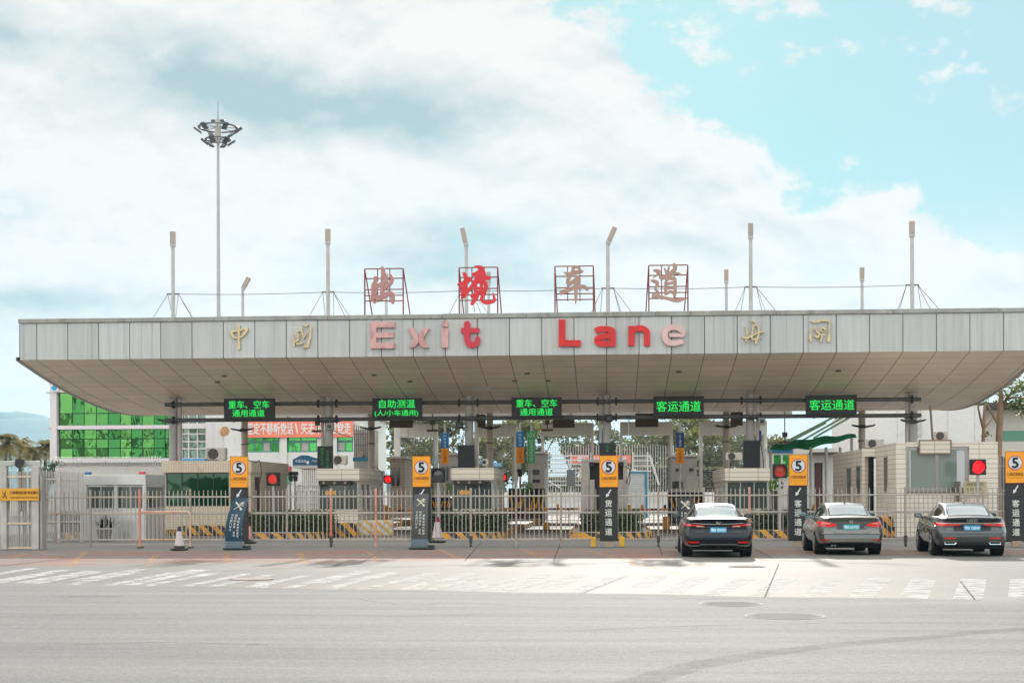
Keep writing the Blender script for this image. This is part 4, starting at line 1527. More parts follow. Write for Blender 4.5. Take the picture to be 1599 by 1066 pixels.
RUBBER = M((28, 28, 28), .85, var=.15)
TRIMBLK = M((18, 18, 19), .4)
CHROME = M((226, 226, 226), .12, 1.0, var=.02)
ALLOY = M((170, 172, 174), .3, .8, var=.05)
CARGLASS = glass_mat((14, 18, 19), .03, 0, 0, 1.0)
REARGLASS = glass_mat((150, 156, 154), .06, .8)
LAMPRED = M((222, 18, 14), .18, var=.12, scale=14, coat=.8)
LAMPDEEP = M((170, 10, 12), .15, var=.2, scale=14, coat=.8)
LAMPCLR = M((220, 190, 180), .15, var=.1, scale=14, coat=.8)
PLATE = M((52, 156, 200), .45, var=.03)


def smooth(a, b, x):
    k = min(max((x - a) / (b - a), 0), 1)
    return k * k * (3 - 2 * k)


def sedan(name, label, loc, rot, spec):
    """a saloon seen from behind: tail at y=0, nose at y=+L, wheels on z=0"""
    W, L, HT = spec['w'] / 2, spec['l'], spec['h']
    deck, belt = spec['deck'], spec['belt']
    paint = spec['paint']
    t = thing(name, label, 'car', loc)
    t.rotation_euler = (0, 0, rot)
    rnd = .16

    def hw(y):
        a = 1 - rnd * (1 - min(y / .55, 1)) ** 2.6
        c = 1 - .20 * (1 - min((L - y) / .8, 1)) ** 2.4
        return W * min(a, c)

    def ztop(y):
        if y < spec['rw0']:
            return deck + (.03) * smooth(0, spec['rw0'], y)
        if y < spec['ws0']:
            return deck + .03
        k = (y - spec['ws0']) / (L - spec['ws0'])
        return deck + .02 - .10 * k - .22 * max(k - .6, 0) ** 1.2 * 2

    def zbot(y):
        return spec['zb'] + .07 * (1 - min(y / .4, 1)) ** 2 + .05 * (1 - min((L - y) / .5, 1)) ** 2

    def lean(z):
        # tail profile: bumper stands proud, lid tucks under the lip
        lo = .10 * (1 - smooth(spec['zb'], spec['bump'][0], z))
        mid = .075 * smooth(spec['bump'][1], spec['bump'][1] + .10, z)
        lip = -.055 * smooth(deck - .11, deck - .01, z)
        return lo + mid + lip

    def side(z, y):
        # tumblehome and shoulder line of the flank, 0..1 of the half width
        k = 1 - .10 * smooth(.62, deck + .02, z) ** 1.6 - .05 * (1 - smooth(spec['zb'], .5, z))
        k += .012 * math.exp(-((z - .70) / .05) ** 2)
        return k

    NY = [0, .03, .07, .12, .2, .3, .42, .55, .75, 1.0, 1.3, 1.7, 2.1, 2.6, 3.1, 3.6, 4.0, L - .7, L - .5, L - .35, L - .22, L - .12, L - .05, L]
    NY = sorted(set(y for y in NY if y <= L))

    def ring(y):
        zb_, zt_ = zbot(y), ztop(y)
        h = hw(y)
        pts = []
        for q in (0, .45, .8):
            pts.append((h * .93 * q, zb_))
        for q in (.02, .12, .28, .42, .54, .64, .74, .84, .92, .97):
            z = zb_ + (zt_ - zb_) * q
            pts.append((h * side(z, y) * (1 - .05 * (1 - min(q / .06, 1))), z))
        xs_ = h * side(zt_, y)
        for q in (.965, .9, .75, .5, .25, 0):
            pts.append((xs_ * q, zt_ + .018 * (1 - q * q)))
        return pts

    mb = MB()
    rows = []
    for y in NY:
        r_ = ring(y)
        full = r_ + [(-a, b) for a, b in r_[-2:0:-1]]
        f = max(0, 1 - y / .8)
        g = max(0, 1 - (L - y) / .8)
        rows.append([(a, y + lean(b) * f ** 1.5 - g * .10 * (1 - smooth(spec['zb'], .62, b)) * 0 - g * .22 * smooth(.55, .95, b), b) for a, b in full])
    n = len(rows[0])
    vs = [p for r_ in rows for p in r_]
    fs = [(i * n + k, i * n + (k + 1) % n, (i + 1) * n + (k + 1) % n, (i + 1) * n + k) for i in range(len(rows) - 1) for k in range(n)]
    mb.add(vs, fs, 0, True)
    # tail and nose caps as strips between the mirrored halves
    for row, base in ((rows[0], 0), (rows[-1], (len(rows) - 1) * n)):
        half = n // 2
        capv = [Vector(p) for p in row]
        quads = [(k, k + 1, (n - k - 1) % n, (n - k) % n) for k in range(1, half - 1)]
        quads = [q for q in quads if len(set(q)) == 4]
        mb.add(capv, quads + [(0, 1, n - 1)], 0, True)
    mb.build('body', paint, t, False)

    def tail(x, z, off=.006):
        ax = abs(x)
        h0 = hw(0) * side(z, 0)
        y = 0.0
        if ax > h0:
            q = min((1 - ax / (W * side(z, 0) + 1e-6)) / rnd, 1)
            y = .55 * (1 - max(q, 0) ** (1 / 2.6))
        f = max(0, 1 - y / .8)
        sl = min(1, max(0, (ax - h0 + .02) / .04))
        return (x + math.copysign(off * sl, x), y + lean(z) * f ** 1.5 - off * (1.0 if sl < 1 else .7), z)

    def patch(nm, mat, x0, x1, zlo, zhi, nx=10, nz=4, off=.006, parent=None, mirror=False, thick=True):
        """a moulding that follows the tail between x0..x1 and the heights zlo(u)..zhi(u)"""
        out = []
        for s in ((1, -1) if mirror else (1,)):
            mb = MB()
            fz_ = lambda u, v: (zlo(u) if callable(zlo) else zlo) * (1 - v) + (zhi(u) if callable(zhi) else zhi) * v
            f_out = lambda u, v: tail(s * (x0 + (x1 - x0) * u), fz_(u, v), off)
            f_in = lambda u, v: tail(s * (x0 + (x1 - x0) * u), fz_(u, v), -.02)
            mb.grid(f_out, nx, nz, 0, True)
            for v in (0.0, 1.0):
                mb.grid(lambda u, w: tuple(Vector(f_out(u, v)).lerp(Vector(f_in(u, v)), w)), nx, 1, 0, False)
            for u in (0.0, 1.0):
                mb.grid(lambda v, w: tuple(Vector(f_out(u, v)).lerp(Vector(f_in(u, v)), w)), nz, 1, 0, False)
            out.append(mb.build(nm, mat, parent or t, False))
        return out

    # ---- glasshouse
    st = spec['cabin']                            # (y, half width at belt, z at belt, half width of roof edge, z of roof)
    stn = catmull(st, 6)

    def cab(s, tt, off=0.0):
        f = s * (len(stn) - 1)
        i = min(int(f), len(stn) - 2)
        k = f - i
        y, hb, zb_, ht, zt_ = [a + (b - a) * k for a, b in zip(stn[i], stn[i + 1])]
        a = abs(tt)
        if a <= .62:
            q = a / .62
            x, z = ht * q * .94, zt_ - .028 * q * q
        elif a <= .74:
            q = (a - .62) / .12
            x = ht * (.94 + .06 * math.sin(q * math.pi / 2)) + (hb - ht) * .10 * q
            z = zt_ - .028 - .045 * (1 - math.cos(q * math.pi / 2)) - (zt_ - zb_) * .06 * q
            z = max(z, zb_ - .02)
        else:
            q = (a - .74) / .26
            xa, za = ht + (hb - ht) * .10, max(zt_ - .073 - (zt_ - zb_) * .06, zb_ - .02)
            x, z = xa + (hb - xa) * q, za + (zb_ - .03 - za) * q
        return Vector((math.copysign(x, tt) if tt else 0, y, z))

    def cabn(s, tt, off):
        e = 1e-3
        s0, s1 = max(s - e, 0), min(s + e, 1)
        t0, t1 = max(tt - e, -1), min(tt + e, 1)
        d1 = cab(s1, tt) - cab(s0, tt)
        d2 = cab(s, t1) - cab(s, t0)
        nrm = d2.cross(d1)
        if nrm.length < 1e-12:
            nrm = Vector((0, 0, 1))
        nrm.normalize()
        if nrm.dot(Vector((tt, 0, .4))) < 0:
            nrm = -nrm
        if s < .08 and nrm.y > 0 and abs(tt) < .6:
            nrm = -nrm
        return cab(s, tt) + nrm * off
    mb = MB()
    mb.grid(lambda u, v: cab(u, v * 2 - 1), 40, 40, 0, True)
    mb.build('roof', paint, t, False)
    s_of = lambda y: next((i / (len(stn) - 1) for i in range(len(stn)) if stn[i][0] >= y), 1.0)

    def up(s, tt, off):
        p = cab(s, tt)
        q = cab(s, tt * .985)
        r_ = cab(min(s + .01, 1), tt)
        nrm = (r_ - p).cross(q - p) if tt >= 0 else (q - p).cross(r_ - p)
        if abs(tt) < 1e-6:
            nrm = (cab(s, .02) - p).cross(r_ - p)
        if nrm.z < 0:
            nrm = -nrm
        nrm.normalize()
        return p + nrm * off
    ra, rb = s_of(spec['rwin'][0]), s_of(spec['rwin'][1])

    def rw(u, v, off=.006):
        s = ra + (rb - ra) * u
        lim = .58
        return up(s, (v * 2 - 1) * lim, off)
    mb = MB()
    mb.grid(lambda u, v: rw(u, v), 10, 16, 0, True)
    mb.build('rear_window', spec.get('rglass', REARGLASS), t, False)
    mb = MB()
    for v0, v1 in ((-.03, .0), (1.0, 1.03)):
        mb.grid(lambda u, w: rw(u, v0 + (v1 - v0) * w, .008), 10, 1, 0, True)
    for u0, u1 in ((-.05, 0), (1.0, 1.04)):
        mb.grid(lambda w, v: rw(u0 + (u1 - u0) * w, v, .008), 1, 12, 0, True)
    mb.build('window_seal_trim', TRIMBLK, t, False)
    for sg in (1, -1):
        for (y0, y1) in spec['swin']:
            sa, sb = s_of(y0), s_of(y1)

            def sw(u, v, off=.006):
                tt = .78 + .17 * v
                p = cab(sa + (sb - sa) * u, sg * tt)
                return p + Vector((sg * off, 0, off * .5))
            mb = MB()
            mb.grid(lambda u, v: sw(u, v), 10, 5, 0, True)
            mb.build('side_window', CARGLASS, t, False)
        mb = MB()
        sa, sb = s_of(spec['swin'][0][0] - .08), s_of(spec['swin'][-1][1] + .1)
        mb.tube([cab(sa + (sb - sa) * k / 14, sg * .955) + Vector((sg * .012, 0, .0)) for k in range(15)], .011, 6)
        mb.build('chrome_sill', CHROME, t, False)
    wa, wb = s_of(spec['ws'][0]), s_of(spec['ws'][1])
    mb = MB()
    mb.grid(lambda u, v: up(wa + (wb - wa) * u, (v * 2 - 1) * .58, .006), 8, 12, 0, True)
    mb.build('windscreen', CARGLASS, t, False)
    # aerial
    pa = cab(s_of(spec['rwin'][1] + .14), 0)
    mb = MB()
    mb.add([pa + Vector(q) for q in ((-.02, -.06, -.005), (.02, -.06, -.005), (.012, .12, -.005), (-.012, .12, -.005), (0, -.05, .065), (0, -.02, .065))], [(0, 1, 4), (1, 2, 5, 4), (2, 3, 5), (3, 0, 4, 5), (0, 3, 2, 1)])
    mb.build('roof_aerial', TRIMBLK, t, False)
    # ---- mirrors
    for sg in (1, -1):
        mb = MB()
        y = spec['mir']
        xb = W * .93
        mb.box((sg * (xb - .06), y - .02, belt + .0), (sg * (xb + .10), y + .05, belt + .04), bev=.01)
        bm_ = []
        for i in range(9):
            for k in range(10):
                th, ph = math.pi * i / 8, 2 * math.pi * k / 10
                bm_.append((sg * (xb + .17) + .115 * math.cos(th), y + .02 + .07 * math.sin(th) * math.sin(ph), belt + .075 + .075 * math.sin(th) * math.cos(ph)))
        mb.add(bm_, [(i * 10 + k, i * 10 + (k + 1) % 10, (i + 1) * 10 + (k + 1) % 10, (i + 1) * 10 + k) for i in range(8) for k in range(10)], 0, True)
        mr = mb.build('wing_mirror', spec.get('mirror', paint), t, False)
        mb = MB()
        mb.prism([(sg * (xb + .17) + .085 * math.cos(k * .628), belt + .075 + .055 * math.sin(k * .628)) for k in range(10)], lambda a, b, d: Vector((a, y - .056 + d, b)), -.006, 0)
        mb.build('mirror_glass', glass_mat((120, 130, 136), .03, 1.0), mr, False)
    # ---- wheels, arches, underside
    r_w = spec['rw']
    for y in (spec['ax0'], spec['ax1']):
        for sg in (1, -1):
            xo = hw(y) * .985
            mb = MB()
            mb.cyl((sg * (xo - .26), y, r_w + .02), (sg * (xo + .004), y, r_w + .02), r_w + .055, n=40)
            mb.build('wheel_arch', M((14, 14, 14), .9), t, False)
            mb = MB()
            xi, xq = sg * (xo - .188), sg * (xo + .006)
            prof_t = [(0, r_w - .03), (.012, r_w - .008), (.03, r_w), (.19, r_w), (.21, r_w - .008), (.222, r_w - .03), (.222, r_w - .11), (.20, r_w - .12)]
            rings = []
            for (dx, rr) in prof_t:
                rings.append([(xi + sg * dx, y + rr * math.cos(k * math.pi / 20), r_w + rr * math.sin(k * math.pi / 20)) for k in range(40)])
            mb.add([p for g in rings for p in g], [(i * 40 + k, i * 40 + (k + 1) % 40, (i + 1) * 40 + (k + 1) % 40, (i + 1) * 40 + k) for i in range(len(rings) - 1) for k in range(40)], 0, True)
            mb.add(rings[0], [list(range(40))], 0)
            whl = mb.build('wheel', RUBBER, t, False)
            mb = MB()
            xr = xi + sg * .226
            mb.cyl((xr - sg * .05, y, r_w), (xr - sg * .035, y, r_w), r_w - .125, n=32)
            mb.cyl((xr - sg * .03, y, r_w), (xr + sg * .012, y, r_w), .065, .05, n=16)
            for k in range(spec['spokes']):
                th = 2 * math.pi * k / spec['spokes']
                c_, s_ = math.cos(th), math.sin(th)
                q = [(-.022, .05), (.022, .05), (.030, r_w - .12), (-.030, r_w - .12)]
                mb.prism(q, lambda a, b, d: Vector((xr + sg * d, y + a * c_ + b * s_, r_w - a * s_ + b * c_)), -.03, .006)
            rr = r_w - .118
            for k in range(32):
                a0, a1 = 2 * math.pi * k / 32, 2 * math.pi * (k + 1) / 32
                pts = []
                for a in (a0, a1):
                    for ra_, dx in ((rr - .025, 0), (rr, .012), (rr + .012, 0)):
                        pts.append((xr + sg * dx, y + ra_ * math.cos(a), r_w + ra_ * math.sin(a)))
                mb.add(pts, [(0, 1, 4, 3), (1, 2, 5, 4)], 0, True)
            mb.build('rim', ALLOY, whl, False)
    mb = MB()
    mb.box((-W * .80, .20, .19), (W * .80, L - .3, spec['zb'] + .12), bev=.03)
    for sg in (-.45, .0, .5):
        mb.box((W * sg - .08, .12, .22), (W * sg + .08, .5, .30), bev=.03)
    mb.build('underbody', M((16, 16, 16), .9), t, False)
    return t, tail, patch, hw


def car_plate(t, tail, zc, text, mat=PLATE):
    w, h = .22, .07
    y = min(tail(0, zc - h, 0)[1], tail(0, zc + h, 0)[1]) - .024
    y = min(y, tail(0, zc, 0)[1] - .024)
    mb = MB()
    mb.box((-w, y, zc - h), (w, y + .03, zc + h), bev=.006)
    pl = mb.build('number_plate', mat, t, False)
    mb = MB()
    put_text(mb, text, -w * .88, w * .88, zc - h * .62, zc + h * .62, y - .002, .004)
    mb.build('plate_lettering', M((214, 232, 236), .5), pl, False)


def oval_ring(mb, cx, cz, rx, rz, th, y, n=28, a0=0, a1=2 * math.pi, dy=.006):
    for k in range(n):
        p, q = a0 + (a1 - a0) * k / n, a0 + (a1 - a0) * (k + 1) / n
        pts = []
        for yy in (y - dy, y + .012):
            for a in (p, q):
                for r_ in (1, 0):
                    pts.append((cx + math.cos(a) * (rx - th * (1 - r_)), yy, cz + math.sin(a) * (rz - th * (1 - r_))))
        mb.add(pts, [(0, 1, 3, 2), (0, 2, 6, 4), (1, 5, 7, 3)], 0)


# ---- black executive saloon
cA = G(1119.5, 868.5)
black = car_paint((6, 12, 26), .0, .55)
specA = dict(w=1.865, l=4.97, h=1.445, deck=1.02, belt=1.0, zb=.27, bump=(.42, .60), paint=black, rw0=.55, ws0=3.55, rw=.335, ax0=1.04, ax1=3.92, spokes=10, mir=3.1,
             cabin=[(.42, .70, 1.02, .60, 1.035), (.72, .79, 1.02, .60, 1.13), (1.25, .83, 1.02, .575, 1.335), (1.75, .85, 1.01, .565, 1.42), (2.35, .855, 1.0, .565, 1.445), (2.85, .85, .99, .56, 1.425), (3.25, .84, .985, .56, 1.30), (3.75, .80, .98, .60, 1.06), (3.95, .78, .96, .62, .98)],
             rwin=(.62, 1.42), swin=((1.15, 1.95), (2.05, 2.95)), ws=(3.05, 3.72))
t, tail, patch, hw_ = sedan('saloon_car', 'glossy black saloon waiting behind the fence with a chrome strip along its lower bumper', (cA.x, cA.y - .55, 0), R(-.9), specA)
W = specA['w'] / 2
patch('tail_lamp', LAMPRED, .36, W * .965, lambda u: .815 + .035 * u, lambda u: .835 + .075 * u ** .6, 14, 3, .010, mirror=True)
patch('lamp_lens', LAMPDEEP, .60, W * .93, lambda u: .835 + .02 * u, lambda u: .862 + .030 * u, 8, 2, .016, mirror=True)
patch('lamp_lens', LAMPCLR, .38, .58, lambda u: .819, lambda u: .834 + .01 * u, 6, 1, .016, mirror=True)
patch('chrome_strip', CHROME, -.70, .70, lambda u: .885 + .030 * abs(2 * u - 1) ** 3, lambda u: .900 + .034 * abs(2 * u - 1) ** 3, 30, 1, .016)
patch('boot_lip', black, -.74, .74, lambda u: .965, lambda u: 1.012 - .01 * abs(2 * u - 1) ** 2, 30, 2, .034)
patch('plate_recess', TRIMBLK, -.29, .29, .655, .82, 6, 3, .004)
patch('lid_shut_line', TRIMBLK, -.72, .72, lambda u: .628 + .01 * abs(2 * u - 1) ** 2, lambda u: .636 + .01 * abs(2 * u - 1) ** 2, 30, 1, .005)
patch('reflector', LAMPRED, .52, .80, .385, .425, 6, 1, .012, mirror=True)
patch('lower_valance', TRIMBLK, -.60, .60, .29, .35, 12, 2, .008)
for s in (1, -1):
    patch('bumper_chrome_trim', CHROME, s * .40, s * .84, lambda u: .335 - .035 * smooth(.15, .40, u) + .075 * smooth(.86, 1, u), lambda u: .357 - .035 * smooth(.15, .40, u) + .085 * smooth(.86, 1, u), 20, 1, .022)
patch('bumper_chrome_trim', CHROME, -.40, .40, .335, .357, 16, 1, .022)
car_plate(t, tail, .735, '粤B 93PG3')
mb = MB()
y = tail(0, .945, .0)[1] - .02
oval_ring(mb, 0, .945, .062, .043, .011, y)
mb.prism([(-.022, .968), (-.008, .968), (-.014, .934), (.034, .934), (.030, .922), (-.032, .922)], lambda a, b, d: Vector((a, y + d, b)), -.008, .006)
mb.build('badge_logo', CHROME, t, False)
for s, wd in ((-1, 'HYBRID'), (1, 'ES300')):
    mb = MB()
    y = tail(.5, .69, 0)[1] - .010
    put_text(mb, wd, s * .50 - .12, s * .50 + .12, .665, .692, y, .002)
    mb.build('badge_lettering', CHROME, t, False)

# ---- grey-silver saloon with red lamps
cB = G(1326, 865)
silver = car_paint((110, 108, 104), .6)
specB = dict(w=1.80, l=4.63, h=1.46, deck=1.03, belt=1.0, zb=.27, bump=(.36, .58), paint=silver, rw0=.55, ws0=3.3, rw=.32, ax0=.98, ax1=3.63, spokes=7, mir=2.95, mirror=M((42, 120, 140), .2, .4, coat=1.0),
             cabin=[(.38, .68, 1.03, .58, 1.045), (.66, .77, 1.03, .58, 1.14), (1.08, .80, 1.02, .56, 1.335), (1.50, .82, 1.01, .55, 1.435), (2.1, .825, 1.0, .55, 1.46), (2.6, .82, .99, .545, 1.44), (3.0, .81, .985, .545, 1.31), (3.5, .77, .98, .58, 1.06), (3.7, .75, .96, .60, .98)],
             rwin=(.56, 1.24), swin=((1.0, 1.75), (1.85, 2.7)), ws=(2.8, 3.45))
t, tail, patch, hw_ = sedan('saloon_car', 'silver-grey saloon with bright red tail lamps and a teal wing mirror', (cB.x, cB.y - .45, 0), R(-1.2), specB)
W = specB['w'] / 2
patch('tail_lamp', M((236, 26, 14), .15, var=.15, scale=12, coat=.9), .43, W * .965, lambda u: .80 - .02 * math.sin(u * 3.14), lambda u: .845 + .095 * u ** .55, 14, 4, .012, mirror=True)
patch('lamp_lens', LAMPCLR, .58, .70, .862, .885, 4, 1, .018, mirror=True)
patch('lamp_lens', LAMPDEEP, .70, W * .93, .815, .84, 6, 1, .018, mirror=True)
patch('boot_lip', silver, -.68, .68, lambda u: .985, lambda u: 1.022 - .01 * abs(2 * u - 1) ** 2, 30, 2, .026)
patch('plate_recess', M((86, 84, 82), .4, .3), -.40, .40, .715, .845, 6, 3, .004)
patch('plate_recess_shadow_line', TRIMBLK, -.42, .42, .848, .856, 12, 1, .007)
patch('lid_shut_line', TRIMBLK, -.60, .60, lambda u: .600 + .05 * smooth(.3, .5, abs(u - .5)), lambda u: .608 + .05 * smooth(.3, .5, abs(u - .5)), 30, 1, .006)
patch('bumper_crease', silver, -.80, .80, .585, .602, 30, 1, .020)
patch('reflector', LAMPDEEP, .56, .84, .400, .432, 6, 1, .014, mirror=True)
patch('bumper_strip', CHROME, -.54, .54, .388, .396, 16, 1, .012)
patch('lower_valance', TRIMBLK, -.58, .58, .28, .365, 12, 2, .008)
car_plate(t, tail, .775, '粤B 6AY52', M((66, 176, 190), .45, var=.03))
mb = MB()
y = tail(0, .925, .0)[1] - .02
oval_ring(mb, 0, .925, .055, .055, .009, y)
for pts in ([(-.030, .955), (0, .905), (.030, .955)], [(-.040, .935), (-.018, .890), (0, .922), (.018, .890), (.040, .935)]):
    for a, b in zip(pts, pts[1:]):
        d = Vector((b[0] - a[0], b[1] - a[1])).normalized() * .005
        mb.prism([(a[0] - d.y, a[1] + d.x), (a[0] + d.y, a[1] - d.x), (b[0] + d.y, b[1] - d.x), (b[0] - d.y, b[1] + d.x)], lambda p, q, dd: Vector((p, y + dd, q)), -.008, .004)
mb.build('badge_logo', CHROME, t, False)
mb = MB()
mb.prism([(.335, .73), (.350, .73), (.385, .80), (.370, .80)], lambda a, b, d: Vector((a, tail(.36, .76, 0)[1] - .012 + d, b)), -.004, .01)
mb.build('badge_mark', CHROME, t, False)
mb = MB()
for xx in (-.52, -.44):
    mb.cyl((xx, .12, .265), (xx, .30, .275), .032, n=14)
mb.build('exhaust_pipe', ALLOY, t, False)

# ---- dark grey executive saloon
cC = G(1511.5, 867)
grey = car_paint((72, 74, 74), .55)
specC = dict(w=1.886, l=4.94, h=1.457, deck=1.03, belt=1.0, zb=.26, bump=(.40, .62), paint=grey, rw0=.55, ws0=3.5, rw=.34, ax0=1.05, ax1=3.98, spokes=5, mir=3.05, mirror=M((20, 20, 20), .3, coat=1.0),
             cabin=[(.40, .70, 1.03, .60, 1.045), (.70, .79, 1.03, .60, 1.135), (1.20, .83, 1.02, .575, 1.335), (1.70, .85, 1.01, .565, 1.43), (2.3, .855, 1.0, .565, 1.457), (2.8, .85, .99, .56, 1.44), (3.2, .84, .985, .56, 1.31), (3.7, .80, .98, .60, 1.06), (3.9, .78, .96, .62, .98)],
             rwin=(.60, 1.38), swin=((1.1, 1.9), (2.0, 2.9)), ws=(3.0, 3.66))
t, tail, patch, hw_ = sedan('saloon_car', 'dark grey saloon with slim joined tail lamps and twin framed exhausts', (cC.x, cC.y - .50, 0), R(-5.0), specC)
W = specC['w'] / 2
patch('tail_lamp', LAMPRED, .30, W * .965, lambda u: .845 - .035 * u ** .5 * (1 - .2 * u), lambda u: .868 + .055 * u ** .7, 16, 3, .010, mirror=True)
patch('lamp_lens', LAMPCLR, .55, W * .93, lambda u: .885, lambda u: .898 + .012 * u, 8, 1, .016, mirror=True)
patch('chrome_strip', CHROME, -.66, .66, .878, .894, 24, 1, .020)
patch('boot_lip', M((20, 40, 44), .15, .2, coat=1.0), -.74, .74, lambda u: .925 + .03 * abs(2 * u - 1) ** 3, lambda u: 1.012, 30, 3, .006)
patch('boot_lip_edge', grey, -.74, .74, lambda u: 1.004, lambda u: 1.026 - .01 * abs(2 * u - 1) ** 2, 30, 1, .034)
patch('plate_recess', TRIMBLK, -.48, .48, .68, .845, 8, 3, .003)
patch('bumper_crease', grey, -.88, .88, .615, .64, 30, 1, .022)
patch('reflector', M((196, 44, 30), .2, coat=.8), .44, .74, .470, .512, 6, 1, .014, mirror=True)
patch('lower_valance', M((58, 59, 60), .45), -.84, .84, .30, .44, 20, 3, .005)
for s in (1, -1):
    mb = MB()
    y = tail(s * .58, .365, 0)[1] - .03
    pts = [(-.165, 0), (-.12, .045), (.14, .045), (.155, .03), (.155, -.03), (.14, -.045), (-.12, -.045)]
    pts = [(s * (.58 + a), .365 + b) for a, b in pts]
    n = len(pts)
    cxm = s * .58
    inner = [(cxm + (a - cxm) * .86, .365 + (b - .365) * .60) for a, b in pts]
    for k in range(n):
        a, b, c, d = pts[k], pts[(k + 1) % n], inner[(k + 1) % n], inner[k]
        mb.add([(a[0], y - .01, a[1]), (b[0], y - .01, b[1]), (c[0], y - .006, c[1]), (d[0], y - .006, d[1]), (a[0], y + .05, a[1]), (b[0], y + .05, b[1])], [(0, 1, 2, 3), (0, 4, 5, 1)])
    ex = mb.build('exhaust_frame', CHROME, t, False)
    mb = MB()
    mb.prism(inner, lambda a, b, d: Vector((a, y + d, b)), .0, .01)
    mb.build('exhaust_mouth', TRIMBLK, ex, False)
car_plate(t, tail, .765, '粤B 120NP')
mb = MB()
y = tail(0, .962, .0)[1] - .022
for k in range(4):
    oval_ring(mb, (k - 1.5) * .062, .962, .041, .041, .0085, y - .002 * k)
mb.build('badge_rings_logo', CHROME, t, False)
for s, wd in ((-1, 'A6L'), (1, '45 TFSI')):
    mb = MB()
    y = tail(.6, .74, 0)[1] - .010
    put_text(mb, wd, s * .60 - .08, s * .60 + .08, .73, .755, y, .002)
    mb.build('badge_lettering', CHROME, t, False)

# ================================================================== materials of the booths and islands
def tile_mat(col, bw=.30, bh=.10, mortar=(120, 110, 100), msize=.012, var=.06):
    m, t, b = new_mat('wall tiles')
    s = nd(t, 'ShaderNodeSeparateXYZ')
    t.links.new(pos(t), s.inputs[0])
    c = nd(t, 'ShaderNodeCombineXYZ')
    t.links.new(mth(t, 'ADD', s.outputs[0], s.outputs[1]), c.inputs[0])
    t.links.new(s.outputs[2], c.inputs[1])
    br = nd(t, 'ShaderNodeTexBrick')
    br.offset = 0.0
    t.links.new(c.outputs[0], br.inputs['Vector'])
    a = lin(col)
    br.inputs['Color1'].default_value = (*[v * (1 + var) for v in a], 1)
    br.inputs['Color2'].default_value = (*[v * (1 - var) for v in a], 1)
    br.inputs['Mortar'].default_value = (*lin(mortar), 1)
    br.inputs['Scale'].default_value = 1
    br.inputs['Mortar Size'].default_value = msize
    br.inputs['Brick Width'].default_value = bw
    br.inputs['Row Height'].default_value = bh
    n = noise(t, pos(t, (1, 1, .4)), 1.3, 6, .65)
    col2 = cmix(t, rng(t, n, .55, .75, 0, .35), br.outputs['Color'], lin((120, 104, 86)))
    t.links.new(col2, b.inputs['Base Color'])
    b.inputs['Roughness'].default_value = .5
    return m


def stripe_mat(c1, c2, period=.55, ratio=.5, slant=1.0):
    m, t, b = new_mat('hazard stripes')
    s = nd(t, 'ShaderNodeSeparateXYZ')
    t.links.new(pos(t), s.inputs[0])
    v = mth(t, 'ADD', mth(t, 'ADD', s.outputs[0], mth(t, 'MULTIPLY', s.outputs[1], .9)), mth(t, 'MULTIPLY', s.outputs[2], slant))
    f = mth(t, 'FRACT', mth(t, 'DIVIDE', v, period))
    k = mth(t, 'GREATER_THAN', f, ratio)
    n = noise(t, pos(t), 4, 7, .65)
    col = cmix(t, k, lin(c1), lin(c2))
    col = cmix(t, rng(t, n, .44, .68, 0, .8), col, lin((128, 116, 100)))
    t.links.new(col, b.inputs['Base Color'])
    b.inputs['Roughness'].default_value = .7
    return m


TILE = tile_mat((206, 190, 166), .11, .11, (160, 144, 124), .009)
TILEROW = tile_mat((212, 200, 182), 1.2, .20, (150, 138, 122), .014, .03)
TILEGREY = tile_mat((158, 148, 136), .3, .2, (120, 110, 100), .012)
HAZARD = stripe_mat((220, 150, 20), (36, 32, 30))
HAZARDW = stripe_mat((216, 160, 50), (206, 198, 184), .42, .42, 1.2)
DKGLASS = glass_mat((14, 66, 36), .05, .45, .5, .8)
GREYGLASS = glass_mat((60, 70, 68), .08, .2, .1, .7)
ALU = M((168, 166, 162), .4, .5, var=.08)
CREAM = M((214, 206, 194), .6, var=.06, dirt=((150, 134, 116), 1.5, .58, .4))
WHITEW = M((216, 213, 207), .6, var=.05, dirt=((160, 152, 142), .8, .6, .35))
GREYW = M((150, 146, 140), .6, var=.08)
DARKW = M((40, 38, 36), .6)


# ================================================================== islands and hedges
def leafy(name, label, x0, x1, y0, y1, z0, z1, n, mat, group):
    t = thing(name, label, 'hedge', ((x0 + x1) / 2, (y0 + y1) / 2, z0), group)
    rnd_ = random.Random(int(x0 * 100) + 5)
    mb = MB()
    mb.box((x0 + .1, y0 + .1, z0), (x1 - .1, y1 - .1, z1 - .12))
    mb.build('inner_twigs', M((34, 38, 26), .9, var=.3), t)
    mb = MB()
    for _ in range(n):
        f = rnd_.random()
        # mostly on the faces that can be seen: front, top, ends
        u, v, w = rnd_.random(), rnd_.random(), rnd_.random()
        if f < .55:
            p = Vector((x0 + (x1 - x0) * u, y0 + rnd_.gauss(0, .05), z0 + (z1 - z0) * v))
        elif f < .85:
            p = Vector((x0 + (x1 - x0) * u, y0 + (y1 - y0) * v, z1 + rnd_.gauss(0, .05)))
        else:
            p = Vector((rnd_.choice((x0, x1)) + rnd_.gauss(0, .05), y0 + (y1 - y0) * u, z0 + (z1 - z0) * v))
        a = Vector((rnd_.gauss(0, 1), rnd_.gauss(0, 1), rnd_.gauss(0, 1))).normalized()
        b = a.orthogonal().normalized()
        r_ = rnd_.uniform(.03, .065)
        mb.add([p - a * r_, p + b * r_ * .6, p + a * r_, p - b * r_ * .6], [(0, 1, 2, 3)])
    mb.build('foliage', mat, t)
    return t


